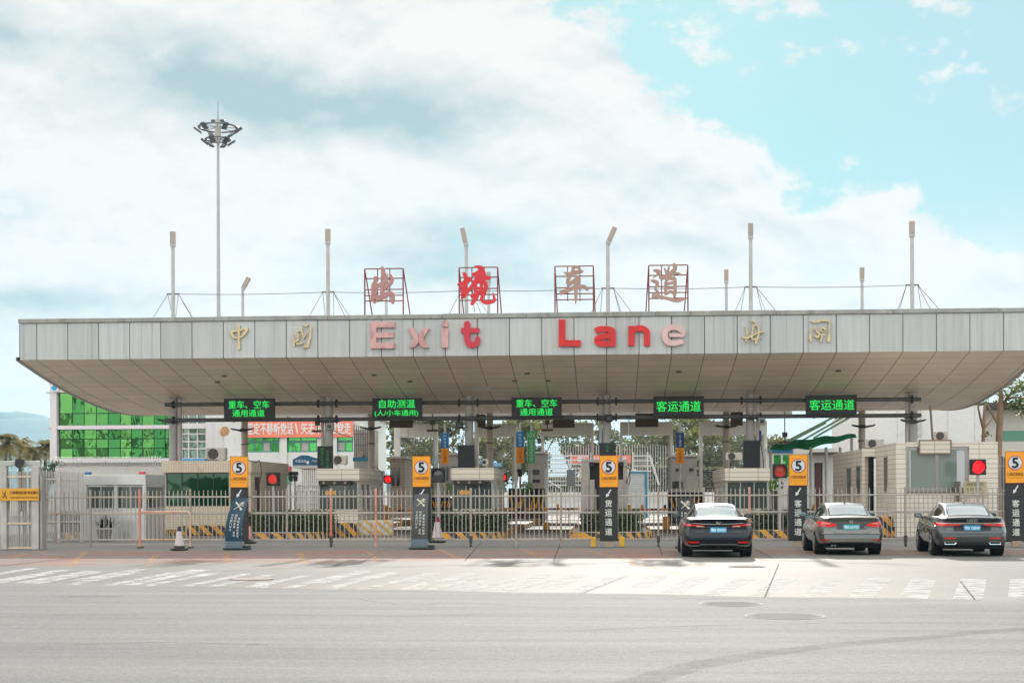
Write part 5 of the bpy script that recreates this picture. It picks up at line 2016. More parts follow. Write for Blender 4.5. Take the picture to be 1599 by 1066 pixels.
def leaf_mat(col, trans=.35, var=.45, scale=1.2):
    m, t, b = new_mat('leaves')
    n = noise(t, pos(t), scale, 5, .6)
    vm = nd(t, 'ShaderNodeVectorMath', operation='SCALE')
    vm.inputs[0].default_value = lin(col)
    t.links.new(rng(t, n, .3, .7, 1 - var, 1 + var), vm.inputs['Scale'])
    t.links.new(vm.outputs[0], b.inputs['Base Color'])
    b.inputs['Roughness'].default_value = .55
    tr = nd(t, 'ShaderNodeBsdfTranslucent')
    v2 = nd(t, 'ShaderNodeVectorMath', operation='MULTIPLY')
    t.links.new(vm.outputs[0], v2.inputs[0])
    v2.inputs[1].default_value = (1.5, 1.5, .6)
    t.links.new(v2.outputs[0], tr.inputs['Color'])
    mx = nd(t, 'ShaderNodeMixShader')
    mx.inputs[0].default_value = trans
    t.links.new(b.outputs[0], mx.inputs[1])
    t.links.new(tr.outputs[0], mx.inputs[2])
    t.links.new(mx.outputs[0], t.nodes['Material Output'].inputs['Surface'])
    return m


HEDGE = leaf_mat((62, 76, 34), .2, .5, 2.0)
isl_desc = ['of the lane by the guard kiosk', 'of the first barred lane', 'of the second barred lane', 'in the middle under the freight pylon', 'beyond the black sedan', 'in front of the tiled inspection hall']
hedge_px = [(87, 215), (388, 516), (672, 790), (908, 1000), (1176, 1292), (1396, 1500)]
for i in range(6):
    xc = cx[i] + (.5 if i < 2 else .9 if i == 2 else .15 if i == 3 else .0)
    w = 1.65
    t = thing('lane_island', 'raised concrete lane island with hazard-striped kerb ' + isl_desc[i], 'traffic island', (xc, 70, 0), 'raised lane islands')
    n = 10
    outline = [(xc - w, 92), (xc - w, 56.6)] + [(xc - w * math.cos(math.pi * k / n), 56.6 - 1.5 * math.sin(math.pi * k / n)) for k in range(1, n)] + [(xc + w, 56.6), (xc + w, 92)]
    mb = MB()
    mb.prism(outline, lambda a, b, d: Vector((a, b, d)), -.01, .24)
    mb.build('kerb', HAZARD, t)
    mb = MB()
    inner = [(xc + (a - xc) * .90, b if b > 90 else b + .15) for a, b in outline]
    mb.add([(a, b, .245) for a, b in inner], [list(range(len(inner)))])
    mb.build('paved_top', M((150, 144, 136), .8), t)
    a, b = P(hedge_px[i][0], 800, 57).x, P(hedge_px[i][1], 800, 57).x
    a, b = max(a, xc - w + .1), min(b, xc + w + .2)
    leafy('hedge', 'low clipped green hedge on the island ' + isl_desc[i], a, b, 56.6, 58.4, .24, 1.0, 2600, HEDGE, 'low hedges on the islands')
# striped crash blocks on the islands
for (px0, px1, py, Y, mat, lab, dep) in [(285, 361, 820, 60.5, HAZARD, 'low yellow and black striped crash wall below the dark green glass booth', .5), (506, 556, 816, 58.6, HAZARD, 'yellow and black striped crash wall beside the hedge under the scrolling green panel', .5),
                                   (560, 612, 812, 60.0, HAZARDW, 'crash wall with worn yellow and white stripes near the small round red lamp', .5), (1364, 1392, 806, 57.5, HAZARD, 'tall narrow yellow and black striped crash block behind the silver-grey saloon', .6),
                                   (1393, 1436, 822, 57.3, HAZARD, 'low yellow and black striped crash block beside the dark grey sedan', .5), (1560, 1600, 818, 52.0, HAZARD, 'yellow striped crash block by the last passenger pylon', .5),
                                   (1176, 1238, 827, 55.0, HAZARD, 'long low yellow and black striped kerb block between black sedan and pylon', .4)]:
    a, b = P(px0, py, Y), P(px1, py, Y)
    mb = MB()
    mb.box((a.x, Y, .0), (b.x, Y + dep, a.z), bev=.03)
    tag(mb.build('crash_block', mat), lab, 'crash block', 'striped crash blocks')
for px in (926.5, 971.5):
    Y = 46.7
    a, b = P(px - 4, 838, Y), P(px + 4, 838, Y)
    mb = MB()
    mb.box((a.x, Y, 0), (b.x, Y + .25, a.z), bev=.02)
    tag(mb.build('wheel_stop', M((206, 158, 44), .6, var=.2)), 'small yellow block at the foot of the freight pylon, ' + ('nearer the chevron block' if px < 950 else 'nearer the blue framed container'), 'wheel stop', 'yellow blocks at the freight pylon')


# ================================================================== booths
def ac_unit(px0, py0, px1, py1, Y, label, dark=True):
    a, b = P(px0, py1, Y), P(px1, py0, Y)
    t = thing('ac_unit', label, 'air conditioner', ((a.x + b.x) / 2, Y, a.z), 'outdoor air conditioner units')
    mb = MB()
    mb.box((a.x, Y, a.z + .04), (b.x, Y + .35, b.z), bev=.02)
    mb.box((a.x + .05, Y + .05, a.z), (a.x + .12, Y + .3, a.z + .04))
    mb.box((b.x - .12, Y + .05, a.z), (b.x - .05, Y + .3, a.z + .04))
    mb.build('casing', M((176, 168, 156), .5, var=.12, dirt=((110, 92, 74), 3, .5, .7)), t)
    cxm, czm = a.x + (b.x - a.x) * .36, (a.z + .04 + b.z) / 2
    r_ = min((b.z - a.z) * .42, (b.x - a.x) * .34)
    mb = MB()
    mb.cyl((cxm, Y - .014, czm), (cxm, Y - .001, czm), r_, n=24)
    mb.build('fan_grille', M((52, 46, 40), .6), t)
    mb = MB()
    for k in range(6):
        th = k * math.pi / 3
        mb.prism([(cxm + math.cos(th + q) * r_ * s, czm + math.sin(th + q) * r_ * s) for q, s in ((0, .15), (.15, .9), (.5, .9), (.4, .15))], lambda p, q, d: Vector((p, Y + d, q)), -.022, -.015)
    mb.build('fan_blade', M((84, 76, 66), .5), t)
    return t


def glazing(t, x0, x1, z0, z1, Y, mat, bars=1, name='window', frame=None, fw=.04):
    fr = MB()
    for (p0, p1) in (((x0, Y - .03, z0), (x1, Y + .0, z0 + fw)), ((x0, Y - .03, z1 - fw), (x1, Y, z1)), ((x0, Y - .03, z0 + fw), (x0 + fw, Y, z1 - fw)), ((x1 - fw, Y - .03, z0 + fw), (x1, Y, z1 - fw))):
        fr.box(p0, p1)
    for k in range(1, bars + 1):
        x = x0 + (x1 - x0) * k / (bars + 1)
        fr.box((x - fw / 2, Y - .028, z0 + fw), (x + fw / 2, Y, z1 - fw))
    w = fr.build(name, frame or ALU, t)
    ORIGIN[w.name] = ORIGIN[t.name].copy()
    g = MB()
    g.box((x0 + fw * .5, Y - .008, z0 + fw * .5), (x1 - fw * .5, Y - .003, z1 - fw * .5))
    g.build('pane', mat, w)
    return w


def side_glazing(t, X, sgn, y0, y1, z0, z1, mat, name='window', fw=.05):
    fr = MB()
    a, b = (X, X + sgn * .03)
    for (p0, p1) in (((a, y0, z0), (b, y1, z0 + fw)), ((a, y0, z1 - fw), (b, y1, z1)), ((a, y0, z0 + fw), (b, y0 + fw, z1 - fw)), ((a, y1 - fw, z0 + fw), (b, y1, z1 - fw))):
        fr.box(p0, p1)
    w = fr.build(name, ALU, t)
    ORIGIN[w.name] = ORIGIN[t.name].copy()
    g = MB()
    g.box((X + sgn * .002, y0 + fw * .5, z0 + fw * .5), (X + sgn * .008, y1 - fw * .5, z1 - fw * .5))
    g.build('pane', mat, w)


# wide booth with dark green glass
Y = 62.0
x0, x1 = P(252, 0, Y).x, P(389, 0, Y).x
zt_, zf = P(300, 719, Y).z, P(300, 737.5, Y).z
t = thing('glass_booth', 'wide tiled booth with dark green glass front and a tiled parapet, beside the guard kiosk', 'booth', ((x0 + x1) / 2, Y, 0))
mb = MB()
zs = P(300, 790, Y).z
mb.box((x0, Y, 0), (x1, Y + .2, zs))
mb.box((P(355, 0, Y).x, Y, zs), (P(360, 0, Y).x, Y + .25, zf))
mb.box((x1 - .25, Y, zs), (x1, Y + 7, zf - .002))
mb.box((x0, Y + .26, 0), (x0 + .2, Y + 7, zf))
mb.box((x0, Y + 7, 0), (x1, Y + 7.2, zf))
mb.box((x1 - .2, Y + .21, 0), (x1, Y + 6.99, zs))
mb.build('wall', TILE, t)
mb = MB()
mb.box((x0 - .05, Y - .06, zf), (x1 + .05, Y + 7.3, zt_))
mb.build('parapet', TILE, t)
glazing(t, P(256, 0, Y).x, P(354.5, 0, Y).x, zs, zf, Y + .15, DKGLASS, 3, frame=DARKW)
glazing(t, P(361, 0, Y).x, x1 - .27, .3, zf - .1, Y + .12, M((52, 36, 26), .4, coat=.3), 0, 'door', DARKW)
side_glazing(t, x1, 1, Y + .6, Y + 1.6, .3, zf - .15, M((58, 34, 24), .5), 'door')
mb = MB()
q = P(281, 716.5, Y), P(317, 720, Y)
mb.box((q[0].x, Y + .2, zt_), (q[1].x, Y + 2.6, zt_ + .10), bev=.03)
tag(mb.build('tarpaulin', M((70, 150, 206), .5)), 'folded sky-blue tarpaulin lying on the parapet beside the air conditioner', 'tarpaulin')
ac_unit(322, 699, 352, 719, Y + .5, 'dirty beige air conditioner on the roof of the dark green glass booth')


def toll_booth(xc, sgn, Y0, label, depth=7.0, w=1.75, h=2.86, lampbar=True):
    """narrow tiled lane booth; sgn says which flank the camera sees"""
    x0, x1 = xc - w / 2, xc + w / 2
    t = thing('toll_booth', label, 'booth', (xc, Y0, 0), 'narrow tiled lane booths')
    zf = h - .52
    mb = MB()
    mb.box((x0, Y0, .24), (x1, Y0 + .12, 1.05))
    mb.box((x0, Y0 + .13, .24), (x0 + .12, Y0 + depth, zf))
    mb.box((x1 - .12, Y0 + .13, .24), (x1, Y0 + depth, zf))
    mb.box((x0 + .13, Y0 + depth - .12, .24), (x1 - .13, Y0 + depth - .01, zf))
    mb.build('wall', TILEROW, t)
    mb = MB()
    mb.box((x0 - .06, Y0 - .10, zf), (x1 + .06, Y0 + depth + .05, h))
    mb.build('parapet', TILEROW, t)
    glazing(t, x0 + .02, x1 - .02, 1.06, zf - .02, Y0 + .08, GREYGLASS, 2)
    X = x1 if sgn > 0 else x0
    for a in (.6, 1.9):
        side_glazing(t, X, sgn, Y0 + a, Y0 + a + .85, 1.05, zf - .12, glass_mat((26, 26, 24), .1, 0, 0, .6))
    if lampbar:
        mb = MB()
        mb.box((x0 + .05, Y0 - .22, zf - .20), (x1 - .3, Y0 - .11, zf - .0), bev=.01)
        lb = mb.build('lamp_bar', M((34, 30, 28), .5), t)
        ORIGIN[lb.name] = ORIGIN[t.name].copy()
        for k in range(3):
            mb = MB()
            xx = x0 + .05 + (x1 - .3 - x0 - .05) * (k + .5) / 3
            mb.cyl((xx, Y0 - .24, zf - .10), (xx, Y0 - .221, zf - .10), .065, n=14)
            mb.build('indicator_lamp', M((120, 108, 90), .3), lb)
        mb = MB()
        mb.box((x0 + .3, Y0 - .02, 1.72), (x0 + .75, Y0 + .02, 1.90))
        mb.build('yellow_notice', M((206, 150, 40), .5), t)
    return t


wb = 1.75
toll_booth(P(558, 0, 62).x - .9, 1, 62, 'narrow tiled lane booth with tall dark side windows beside the small round red lamp')
toll_booth(P(768, 0, 62).x - .9, 1, 62, 'narrow tiled lane booth half hidden by the blank panel column in mid plaza')
toll_booth(P(941, 0, 62).x, 1, 62, 'grey lane booth straight behind the freight pylon', w=2.0)
toll_booth(P(1131, 0, 61).x + .9, -1, 61, 'tiled lane booth with curtained front beside the blank panel above the black sedan', lampbar=False, h=2.78)
ac_unit(1133.5, 706, 1159, 719.5, 61.5, 'air conditioner with dark fan on the booth above the black sedan')
ac_unit(520, 711, 541, 726, 62.5, 'pale air conditioner on the booth behind the scrolling green lane panel')
ac_unit(753, 716, 762, 728, 63.5, 'small air conditioner box on the booth in mid plaza')

# metal-framed control cabinet behind the freight pylon
Y = 59.0
t = thing('control_cabinet', 'tall grey steel frame cabinet with dark gaps standing behind the freight pylon', 'cabinet', (P(941, 0, Y).x, Y, .24))
mb = MB()
xa, xb, zt_ = P(905.5, 0, Y).x, P(977, 0, Y).x, P(940, 721, Y).z
for (a, b) in ((xa, xa + .32), (P(917, 0, Y).x, P(926, 0, Y).x), (P(963, 0, Y).x, P(972, 0, Y).x), (xb - .14, xb)):
    mb.box((a, Y, .24), (b, Y + .5, zt_ if a in (xa, xb - .14) else P(0, 752, Y).z))
mb.box((xa, Y - .01, zt_), (xb, Y + .52, zt_ + .10))
mb.build('steel_frame', M((150, 142, 132), .45, .3, var=.12), t)
mb = MB()
mb.box((xa + .33, Y + .55, .24), (xb - .15, Y + .6, zt_ - .01))
mb.build('dark_backing', DARKW, t)
for a, b in ((907, 925), (966, 976)):
    mb = MB()
    mb.box((P(a, 0, Y).x, Y + .04, P(0, 731, Y).z), (P(b, 0, Y).x, Y + .2, P(0, 723, Y).z), bev=.01)
    mb.build('display_box', BLACKBOX, t)
mb = MB()
pts = [(977, 727), (984, 733), (981, 745), (978, 752), (982, 757), (984, 748), (983, 738)]
mb.tube([P(a, b, Y - .05) for a, b in pts], .018, 6)
mb.build('hanging_cable', M((26, 26, 26), .6), t)

# guard kiosk
Y = 54.0
x0, x1 = P(128, 0, Y).x, P(225, 0, Y).x
zt_ = P(170, 740.5, Y).z
YB = Y + 2.5
t = thing('guard_kiosk', 'brushed silver guard kiosk with glazed front and a deep roof band', 'kiosk', ((x0 + x1) / 2, Y, 0))
KIOSK = M((196, 196, 194), .3, .6, var=.06, dirt=((150, 140, 126), 2, .58, .5))
zb_ = P(170, 757, Y).z
zs = P(170, 794, Y).z
mb = MB()
mb.box((x0, Y, zb_), (x1, YB, zt_), bev=.015)
mb.build('roof_band', KIOSK, t)
mb = MB()
mb.box((x0, Y + .02, .05), (x1, YB - .02, zs))
for xx in (x0, x1 - .12):
    for yy in (Y + .02, YB - .14):
        mb.box((xx, yy, zs), (xx + .12, yy + .12, zb_))
xm = P(178, 0, Y).x
mb.box((xm - .05, Y + .02, zs), (xm + .05, Y + .1, zb_))
mb.build('body_panel', KIOSK, t)
glazing(t, x0 + .12, xm - .05, zs, zb_ - .03, Y + .09, GREYGLASS, 1)
glazing(t, xm + .05, x1 - .12, zs, zb_ - .03, Y + .09, GREYGLASS, 1)
side_glazing(t, x1 - .06, 1, Y + .2, YB - .2, zs, zb_ - .03, GREYGLASS)
mb = MB()
mb.box((x0 + .13, YB - .10, .3), (x1 - .13, YB - .06, zb_ - .02))
mb.build('rear_wall', M((120, 116, 110), .6), t)
for px, col in ((134.5, (24, 92, 150)), (219, (196, 24, 40))):
    mb = MB()
    q = P(px, 740.5, Y)
    mb.box((q.x - .11, Y + .1, zt_), (q.x + .11, Y + .32, zt_ + .10), bev=.02)
    mb.build('beacon', M(col, .25, coat=.6), t)
# potted dark shrub in front of the kiosk
c = P(163, 812, 52.8)
t = thing('potted_shrub', 'dark spiky potted shrub in front of the guard kiosk window', 'plant', (c.x, 52.8, .0))
mb = MB()
mb.cyl((c.x, 52.8, 0), (c.x, 52.8, .45), .22, .28, n=16)
mb.build('pot', M((120, 112, 104), .6), t)
mb = MB()
rr = random.Random(3)
for px in (160, 172):
    q = P(px, 800, 52.8)
    for _ in range(70):
        th, el = rr.uniform(0, 6.28), rr.uniform(.1, 1.45)
        L = rr.uniform(.35, .75)
        d = Vector((math.cos(th) * math.cos(el), math.sin(th) * math.cos(el), math.sin(el)))
        s = d.cross(Vector((0, 0, 1))).normalized() * .025
        p0 = Vector((q.x, 52.8, .5))
        mb.add([p0 - s, p0 + s, p0 + d * L + Vector((0, 0, -.1 * L))], [(0, 1, 2)])
mb.build('leaves', leaf_mat((40, 44, 34), .1), t)

# ------------------------------------------------------------------ tiled inspection hall
Y = 57.0
x0, x1 = P(1397, 0, Y).x, P(1556, 0, Y).x
zt_ = P(1450, 690, Y).z
t = thing('inspection_hall', 'long pale tiled hall with a wide steel-framed frosted window and a sign panel', 'building', ((x0 + x1) / 2, Y, 0))
HALL = tile_mat((216, 206, 190), 1.4, .19, (158, 148, 134), .012, .03)
z0, z1 = P(0, 771, Y).z, P(0, 704.5, Y).z
wx0, wx1 = P(1413, 0, Y).x, P(1511, 0, Y).x
Y2, Y3 = 61.2, 68.0
xs2, xs3 = P(1344, 0, Y2).x, P(1344, 0, Y2).x
mb = MB()
mb.box((x0, Y, 0), (wx0, Y + .3, zt_))
mb.box((wx1, Y, 0), (x1, Y + .3, zt_))
mb.box((wx0, Y, 0), (wx1, Y + .3, z0))
mb.box((wx0, Y, z1), (wx1, Y + .3, zt_))
mb.box((x0, Y + .31, 0), (x0 + .3, Y2, zt_))
mb.box((x0 + .01, Y + .31, zt_ - .2), (x1, Y + 14, zt_ - .02))
dz = P(0, 719, Y2).z
dx0, dx1 = P(1348.5, 0, Y2).x, P(1367, 0, Y2).x
mb.box((xs2, Y2 + .01, 0), (dx0, Y2 + .3, zt_ - .12))
mb.box((dx0, Y2 + .01, dz), (x0 - .01, Y2 + .3, zt_ - .12))
mb.box((xs2, Y2 + .31, 0), (xs2 + .3, Y3 + 1, zt_ - .13))
mb.box((xs2 + .31, Y2 + .4, zt_ - .35), (x0 + 3, Y3 + 1, zt_ - .14))
mb.build('wall', HALL, t)
mb = MB()
mb.box((dx0, Y2 + .5, 0), (x0, Y2 + .55, dz))
mb.build('doorway_glass', glass_mat((6, 20, 16), .06, 0, 0, .5), t)
side_glazing(t, x0, -1, Y + 1.6, Y + 2.4, P(0, 772, Y).z, 3.2, glass_mat((30, 26, 22), .1))
side_glazing(t, xs2, -1, Y2 + .3, Y2 + 1.4, 1.6, 2.9, glass_mat((30, 34, 32), .08))
side_glazing(t, xs2, -1, Y2 + 2.6, Y2 + 3.9, 1.6, 2.85, glass_mat((40, 44, 42), .08))
w = glazing(t, wx0, wx1, z0, z1, Y + .12, M((190, 190, 190), .3, var=.04), 1, frame=M((150, 148, 146), .25, .8), fw=.13)
mb = MB()
xm = (wx0 + wx1) / 2
for a, b in ((xm - 1.0, xm - .075), (xm + .075, xm + .75)):
    mb.box((a, Y + .095, z0 + .13), (b, Y + .105, z1 - .13))
mb.build('clear_pane', glass_mat((120, 132, 124), .08, .1), w)
mb = MB()
mb.box((wx0 - .02, Y - .05, z0 - .06), (wx1 + .02, Y + .11, z0 - .002))
mb.build('sill', M((110, 106, 100), .5), w)
a, b = P(1437, 707, Y - .08), P(1484, 690, Y - .08)
mb = MB()
mb.box((a.x, Y - .08, a.z), (b.x, Y - .003, b.z + .05), bev=.01)
sp = mb.build('sign_panel', TILEROW, t)
mb = MB()
for (p0, p1) in (((a.x - .05, Y - .09, a.z - .05), (b.x + .05, Y - .004, a.z - .002)), ((a.x - .05, Y - .09, b.z + .052), (b.x + .05, Y - .004, b.z + .10)), ((a.x - .05, Y - .09, a.z), (a.x - .002, Y - .004, b.z + .05)), ((b.x + .002, Y - .09, a.z), (b.x + .05, Y - .004, b.z + .05))):
    mb.box(p0, p1)
mb.build('panel_trim', M((128, 110, 92), .5), t)
ac_unit(1351, 685.5, 1381, 700, Y2 + 1.0, 'grey air conditioner beside the low roof end of the tiled hall')
ac_unit(1461, 673.5, 1480, 688.5, Y + 1.5, 'white air conditioner on the tiled hall roof beside the leaning rod')
mb = MB()
mb.cyl(P(1452.5, 632, Y + 2), P(1456.5, 689, Y + 2), .045, n=8)
tag(mb.build('leaning_rod', M((92, 86, 78), .5)), 'thin dark rod leaning on the tiled hall roof', 'rod')
a, b = P(1492, 771, Y - .4), P(1500, 751, Y - .4)
mb = MB()
mb.box((a.x, Y - .4, .0), (b.x, Y - .2, b.z), bev=.01)
tag(mb.build('intercom_post', M((104, 96, 86), .5, .3)), 'squat grey steel intercom post in front of the frosted hall window', 'post')
a, b = P(1505, 776, Y - 1.2), P(1541, 751, Y - 1.2)
t = thing('notice_board', 'beige three-line notice board below the bright red round lamp', 'sign', ((a.x + b.x) / 2, Y - 1.2, 0))
mb = MB()
mb.box((a.x, Y - 1.2, a.z), (b.x, Y - 1.15, b.z), bev=.01)
mb.build('board', M((178, 164, 132), .5, var=.1), t)
mb = MB()
H = b.z - a.z
for k, wd in enumerate(('海关监管区', '未经许可禁止', '停车候检')):
    put_text(mb, wd, a.x + .1, b.x - .1, b.z - H * (.28 + .31 * k), b.z - H * (.08 + .31 * k), Y - 1.206)
mb.build('notice_lettering', M((110, 92, 64), .6), t)
mb = MB()
for xx in (a.x + .12, b.x - .12):
    mb.cyl((xx, Y - 1.12, 0), (xx, Y - 1.12, a.z + .1), .035, n=8)
mb.build('leg', ALU, t)


# ================================================================== signal lamps, lane panels, lights
def round_signal(px, py, rad_px, Y, mat, label, k_box=1.2):
    c = P(px, py, Y)
    r_ = rad_px / 2250 * Y
    t = thing('lane_signal', label, 'traffic light', (c.x, Y, 0), 'round lane signals')
    mb = MB()
    s = r_ * k_box
    mb.box((c.x - s, Y, c.z - s), (c.x + s, Y + .18, c.z + s), bev=.02)
    mb.build('housing', M((24, 24, 25), .5), t)
    mb = MB()
    n = 24
    for k in range(n):
        a0, a1 = 2 * math.pi * k / n, 2 * math.pi * (k + 1) / n
        mb.add([(c.x + math.cos(a) * r_, Y + .0, c.z + math.sin(a) * r_) for a in (a0, a1)] + [(c.x, Y - .035, c.z)], [(0, 1, 2)], 0, True)
    mb.build('lens', mat, t)
    mb = MB()
    for k in range(12):
        a0, a1 = math.pi * (-.1 + 1.2 * k / 12), math.pi * (-.1 + 1.2 * (k + 1) / 12)
        for q in (1.04,):
            mb.add([(c.x + math.cos(a0) * r_ * q, Y, c.z + math.sin(a0) * r_ * q), (c.x + math.cos(a1) * r_ * q, Y, c.z + math.sin(a1) * r_ * q), (c.x + math.cos(a1) * r_ * q, Y - .2, c.z + math.sin(a1) * r_ * q), (c.x + math.cos(a0) * r_ * q, Y - .2, c.z + math.sin(a0) * r_ * q)], [(0, 1, 2, 3)], 0, True)
    mb.build('visor', M((26, 24, 24), .6), t)
    mb = MB()
    mb.cyl((c.x, Y + .08, 0.2), (c.x, Y + .08, c.z - s * .98), .05, n=10)
    mb.build('pole', ALU, t)
    return t


SIGON = E((255, 30, 30), .34, (60, 5, 5))
SIGDIM = M((206, 66, 56), .3, var=.1)
round_signal(426, 747.5, 7.6, 57, E((240, 62, 54), .20, (90, 20, 16)), 'round red signal in a black box between the first pylon and the white barred gate', 1.42)
round_signal(606, 748, 5.5, 66, SIGON, 'small round red signal beside the tall booth windows')
round_signal(684, 741.5, 9.5, 56, M((70, 70, 68), .25, coat=.6), 'unlit dark round signal beside the second pylon')
round_signal(785, 745, 5.5, 68, SIGON, 'small round red signal glowing beside the mid plaza booth')
round_signal(1218, 735, 9.2, 56, SIGDIM, 'dull red round signal beside the pylon near the silver-grey saloon')
round_signal(1527.5, 729, 10, 55, E((255, 24, 34), .40, (80, 5, 5)), 'bright red round signal in front of the tiled hall')


def lane_panel(x0, y0, x1, y1, Y, label, rows=None, mat=None):
    a, b = P(x0, y1, Y), P(x1, y0, Y)
    t = thing('lane_display', label, 'LED panel', ((a.x + b.x) / 2, Y, a.z), 'upright lane panels')
    mb = MB()
    mb.box((a.x, Y, a.z), (b.x, Y + .14, b.z), bev=.015)
    mb.build('housing', M((30, 31, 33), .5, var=.2), t)
    mb = MB()
    for k in range(1, 16):
        z = a.z + (b.z - a.z) * k / 16
        mb.box((a.x + .03, Y - .006, z - .006), (b.x - .03, Y - .0005, z + .006))
    mb.build('louvre_rib', M((22, 22, 23), .6), t)
    if rows:
        mb = MB()
        for (xc_, yc_, s, wd) in rows:
            for k, ch in enumerate(wd):
                q = P(xc_, yc_ + k * s * 1.35, Y)
                h = s / 2250 * Y / 2
                put_text(mb, ch, q.x - h, q.x + h, q.z - h, q.z + h, Y - .012)
        mb.build('lit_lettering', GREEN_DIM, t)
    mb = MB()
    mb.box(((a.x + b.x) / 2 - .1, Y + .145, (a.z + b.z) / 2 - .1), ((a.x + b.x) / 2 + .1, YC - .1, (a.z + b.z) / 2 + .1))
    mb.build('bracket', PIPE, t)


lane_panel(495.5, 696, 519.5, 746, YC - 1.1, 'upright lane panel with dim green characters scrolling in two columns', [(503, 701, 4.2, '请排队候检'), (511.5, 705, 4.2, '依次通过闸道')])
lane_panel(715, 694.5, 740.5, 744.5, YC - 1.1, 'blank charcoal upright panel on the mid plaza column')
lane_panel(1161, 687, 1187, 737, YC - 1.1, 'blank charcoal upright panel above the black sedan')
lane_panel(935.5, 691, 961, 711.5, 60.5, 'small square display with faint green figures on top of the freight pylon', [(948.5, 697, 4.6, '空车')])


def gull_light(px, py, half_px, Y, label, gap=0):
    c = P(px, py, Y)
    s = half_px / 2250 * Y
    t = thing('wing_light', label, 'light fitting', (c.x, Y, c.z), 'wing-shaped lights on the columns')
    for sg in (1, -1):
        mb = MB()
        x0, x1 = c.x + sg * .12, c.x + sg * s
        pts = [(x0, c.z - .06), (x1 - sg * .12, c.z + .02), (x1, c.z + .09), (x1 - sg * .02, c.z + .13), (x0, c.z + .05)]
        mb.prism(pts, lambda a, b, d: Vector((a, Y - .3 + d, b)), -.13, .13)
        mb.build('lamp_wing', M((40, 38, 38), .5), t)
    mb = MB()
    mb.box((c.x - .12, Y - .36, c.z - .08), (c.x + .12, Y - .22, c.z + .10), bev=.02)
    mb.build('bracket', M((60, 58, 56), .5), t)


for px, py, h, Y, lab in [(270, 658, 22, YC, 'on the first front column by the green-glass building'), (515, 659, 22, YC, 'under the second lane beam, against the orange banner'), (949, 655.5, 21, YC, 'above the freight pylon'), (1172, 653, 16, YC, 'above the blank panel over the black sedan'), (1424, 659, 19, YC, 'on the last front column against the white wall'),
                          (380, 672, 18, YC2, 'on the cream column behind the first pylon'), (580, 669.5, 17, YC2, 'on the cream column by the caged stair'), (765, 668.5, 18, YC2, 'on the cream column in mid plaza'), (1134, 667, 18, YC2, 'on the cream column above the black sedan roof'), (1347, 666.5, 18, YC2, 'on the cream column beyond the green awning')]:
    gull_light(px, py, h, Y, 'dark wing-shaped lamp pair ' + lab)

# backs of the boards on the second row, small hanging fittings
for x0, y0, x1, y1, lab in [(608, 653, 644.5, 667.5, 'behind the second green LED board'), (741, 647, 758, 667, 'beside the mid plaza column'), (863, 648, 897, 667.5, 'behind the middle green LED board'), (992, 645, 1028, 666.5, 'behind the fourth green LED board'), (1141, 643, 1160, 664, 'beside the cream column over the black sedan')]:
    Y = YC2 - 1.0
    a, b = P(x0, y1, Y), P(x1, y0, Y)
    t = thing('rear_board', 'plain brown-grey back of a rear lane board ' + lab, 'board', ((a.x + b.x) / 2, Y, a.z), 'rear lane boards seen from the back')
    mb = MB()
    mb.box((a.x, Y, a.z), (b.x, Y + .2, b.z), bev=.02)
    mb.build('housing', M((92, 82, 78), .6, var=.08), t)
    for xx in (a.x + .2, b.x - .2):
        mb = MB()
        mb.box((xx - .03, Y + .05, b.z), (xx + .03, Y + .12, soffit_z(Y) + .05))
        mb.build('hanger', PIPE, t)
for x, y, w, lab in [(495, 672.5, 16, 'against the orange banner'), (675, 671.5, 18, 'before the white portal header of the second lane'), (854.5, 671, 18, 'before the white portal header of the middle lane'), (1226, 690, 18, 'over the green awning')]:
    Y = 78.0
    a, b = P(x - w / 2, y + 2, Y), P(x + w / 2, y - 1.5, Y)
    t = thing('hanging_lamp', 'slim hanging lamp tray ' + lab, 'lamp', ((a.x + b.x) / 2, Y, a.z), 'hanging lamp trays')
    mb = MB()
    mb.box((a.x, Y, a.z), (b.x, Y + .3, b.z))
    mb.build('lamp_tray', M((116, 92, 70), .5), t)
    mb = MB()
    mb.cyl(((a.x + b.x) / 2, Y + .15, b.z), ((a.x + b.x) / 2, Y + .15, soffit_z(Y) + .05), .03, n=6)
    mb.build('rod', PIPE, t)
    mb = MB()
    q = P(x, y - 12, Y)
    mb.box((q.x - .13, Y + .05, q.z - .12), (q.x + .13, Y + .25, q.z + .12))
    mb.build('junction_box', M((84, 82, 80), .5), t)
# camera box and floodlights on the columns
for px, py, lab in [(717, 663, 'dark camera box on the mid plaza column beam'), (1190, 657, 'pale floodlight clamped beside the column over the black sedan'), (951, 652, 'dark camera box where the beam meets the middle column'), (514, 665, 'pale junction box on the column under the second lane beam')]:
    Y = YC - .75
    q = P(px, py, Y)
    t = thing('camera_box', lab, 'camera', (q.x, Y, q.z), 'boxes on the columns')
    mb = MB()
    mb.box((q.x - .17, Y, q.z - .18), (q.x + .17, Y + .4, q.z + .16), bev=.03)
    mb.build('casing', M((56, 54, 54), .5) if 'dark' in lab else M((170, 172, 172), .4), t)
    mb = MB()
    mb.cyl((q.x, Y - .05, q.z - .02), (q.x, Y + .0, q.z - .02), .1, n=14)
    mb.build('lens', M((30, 32, 34), .2), t)

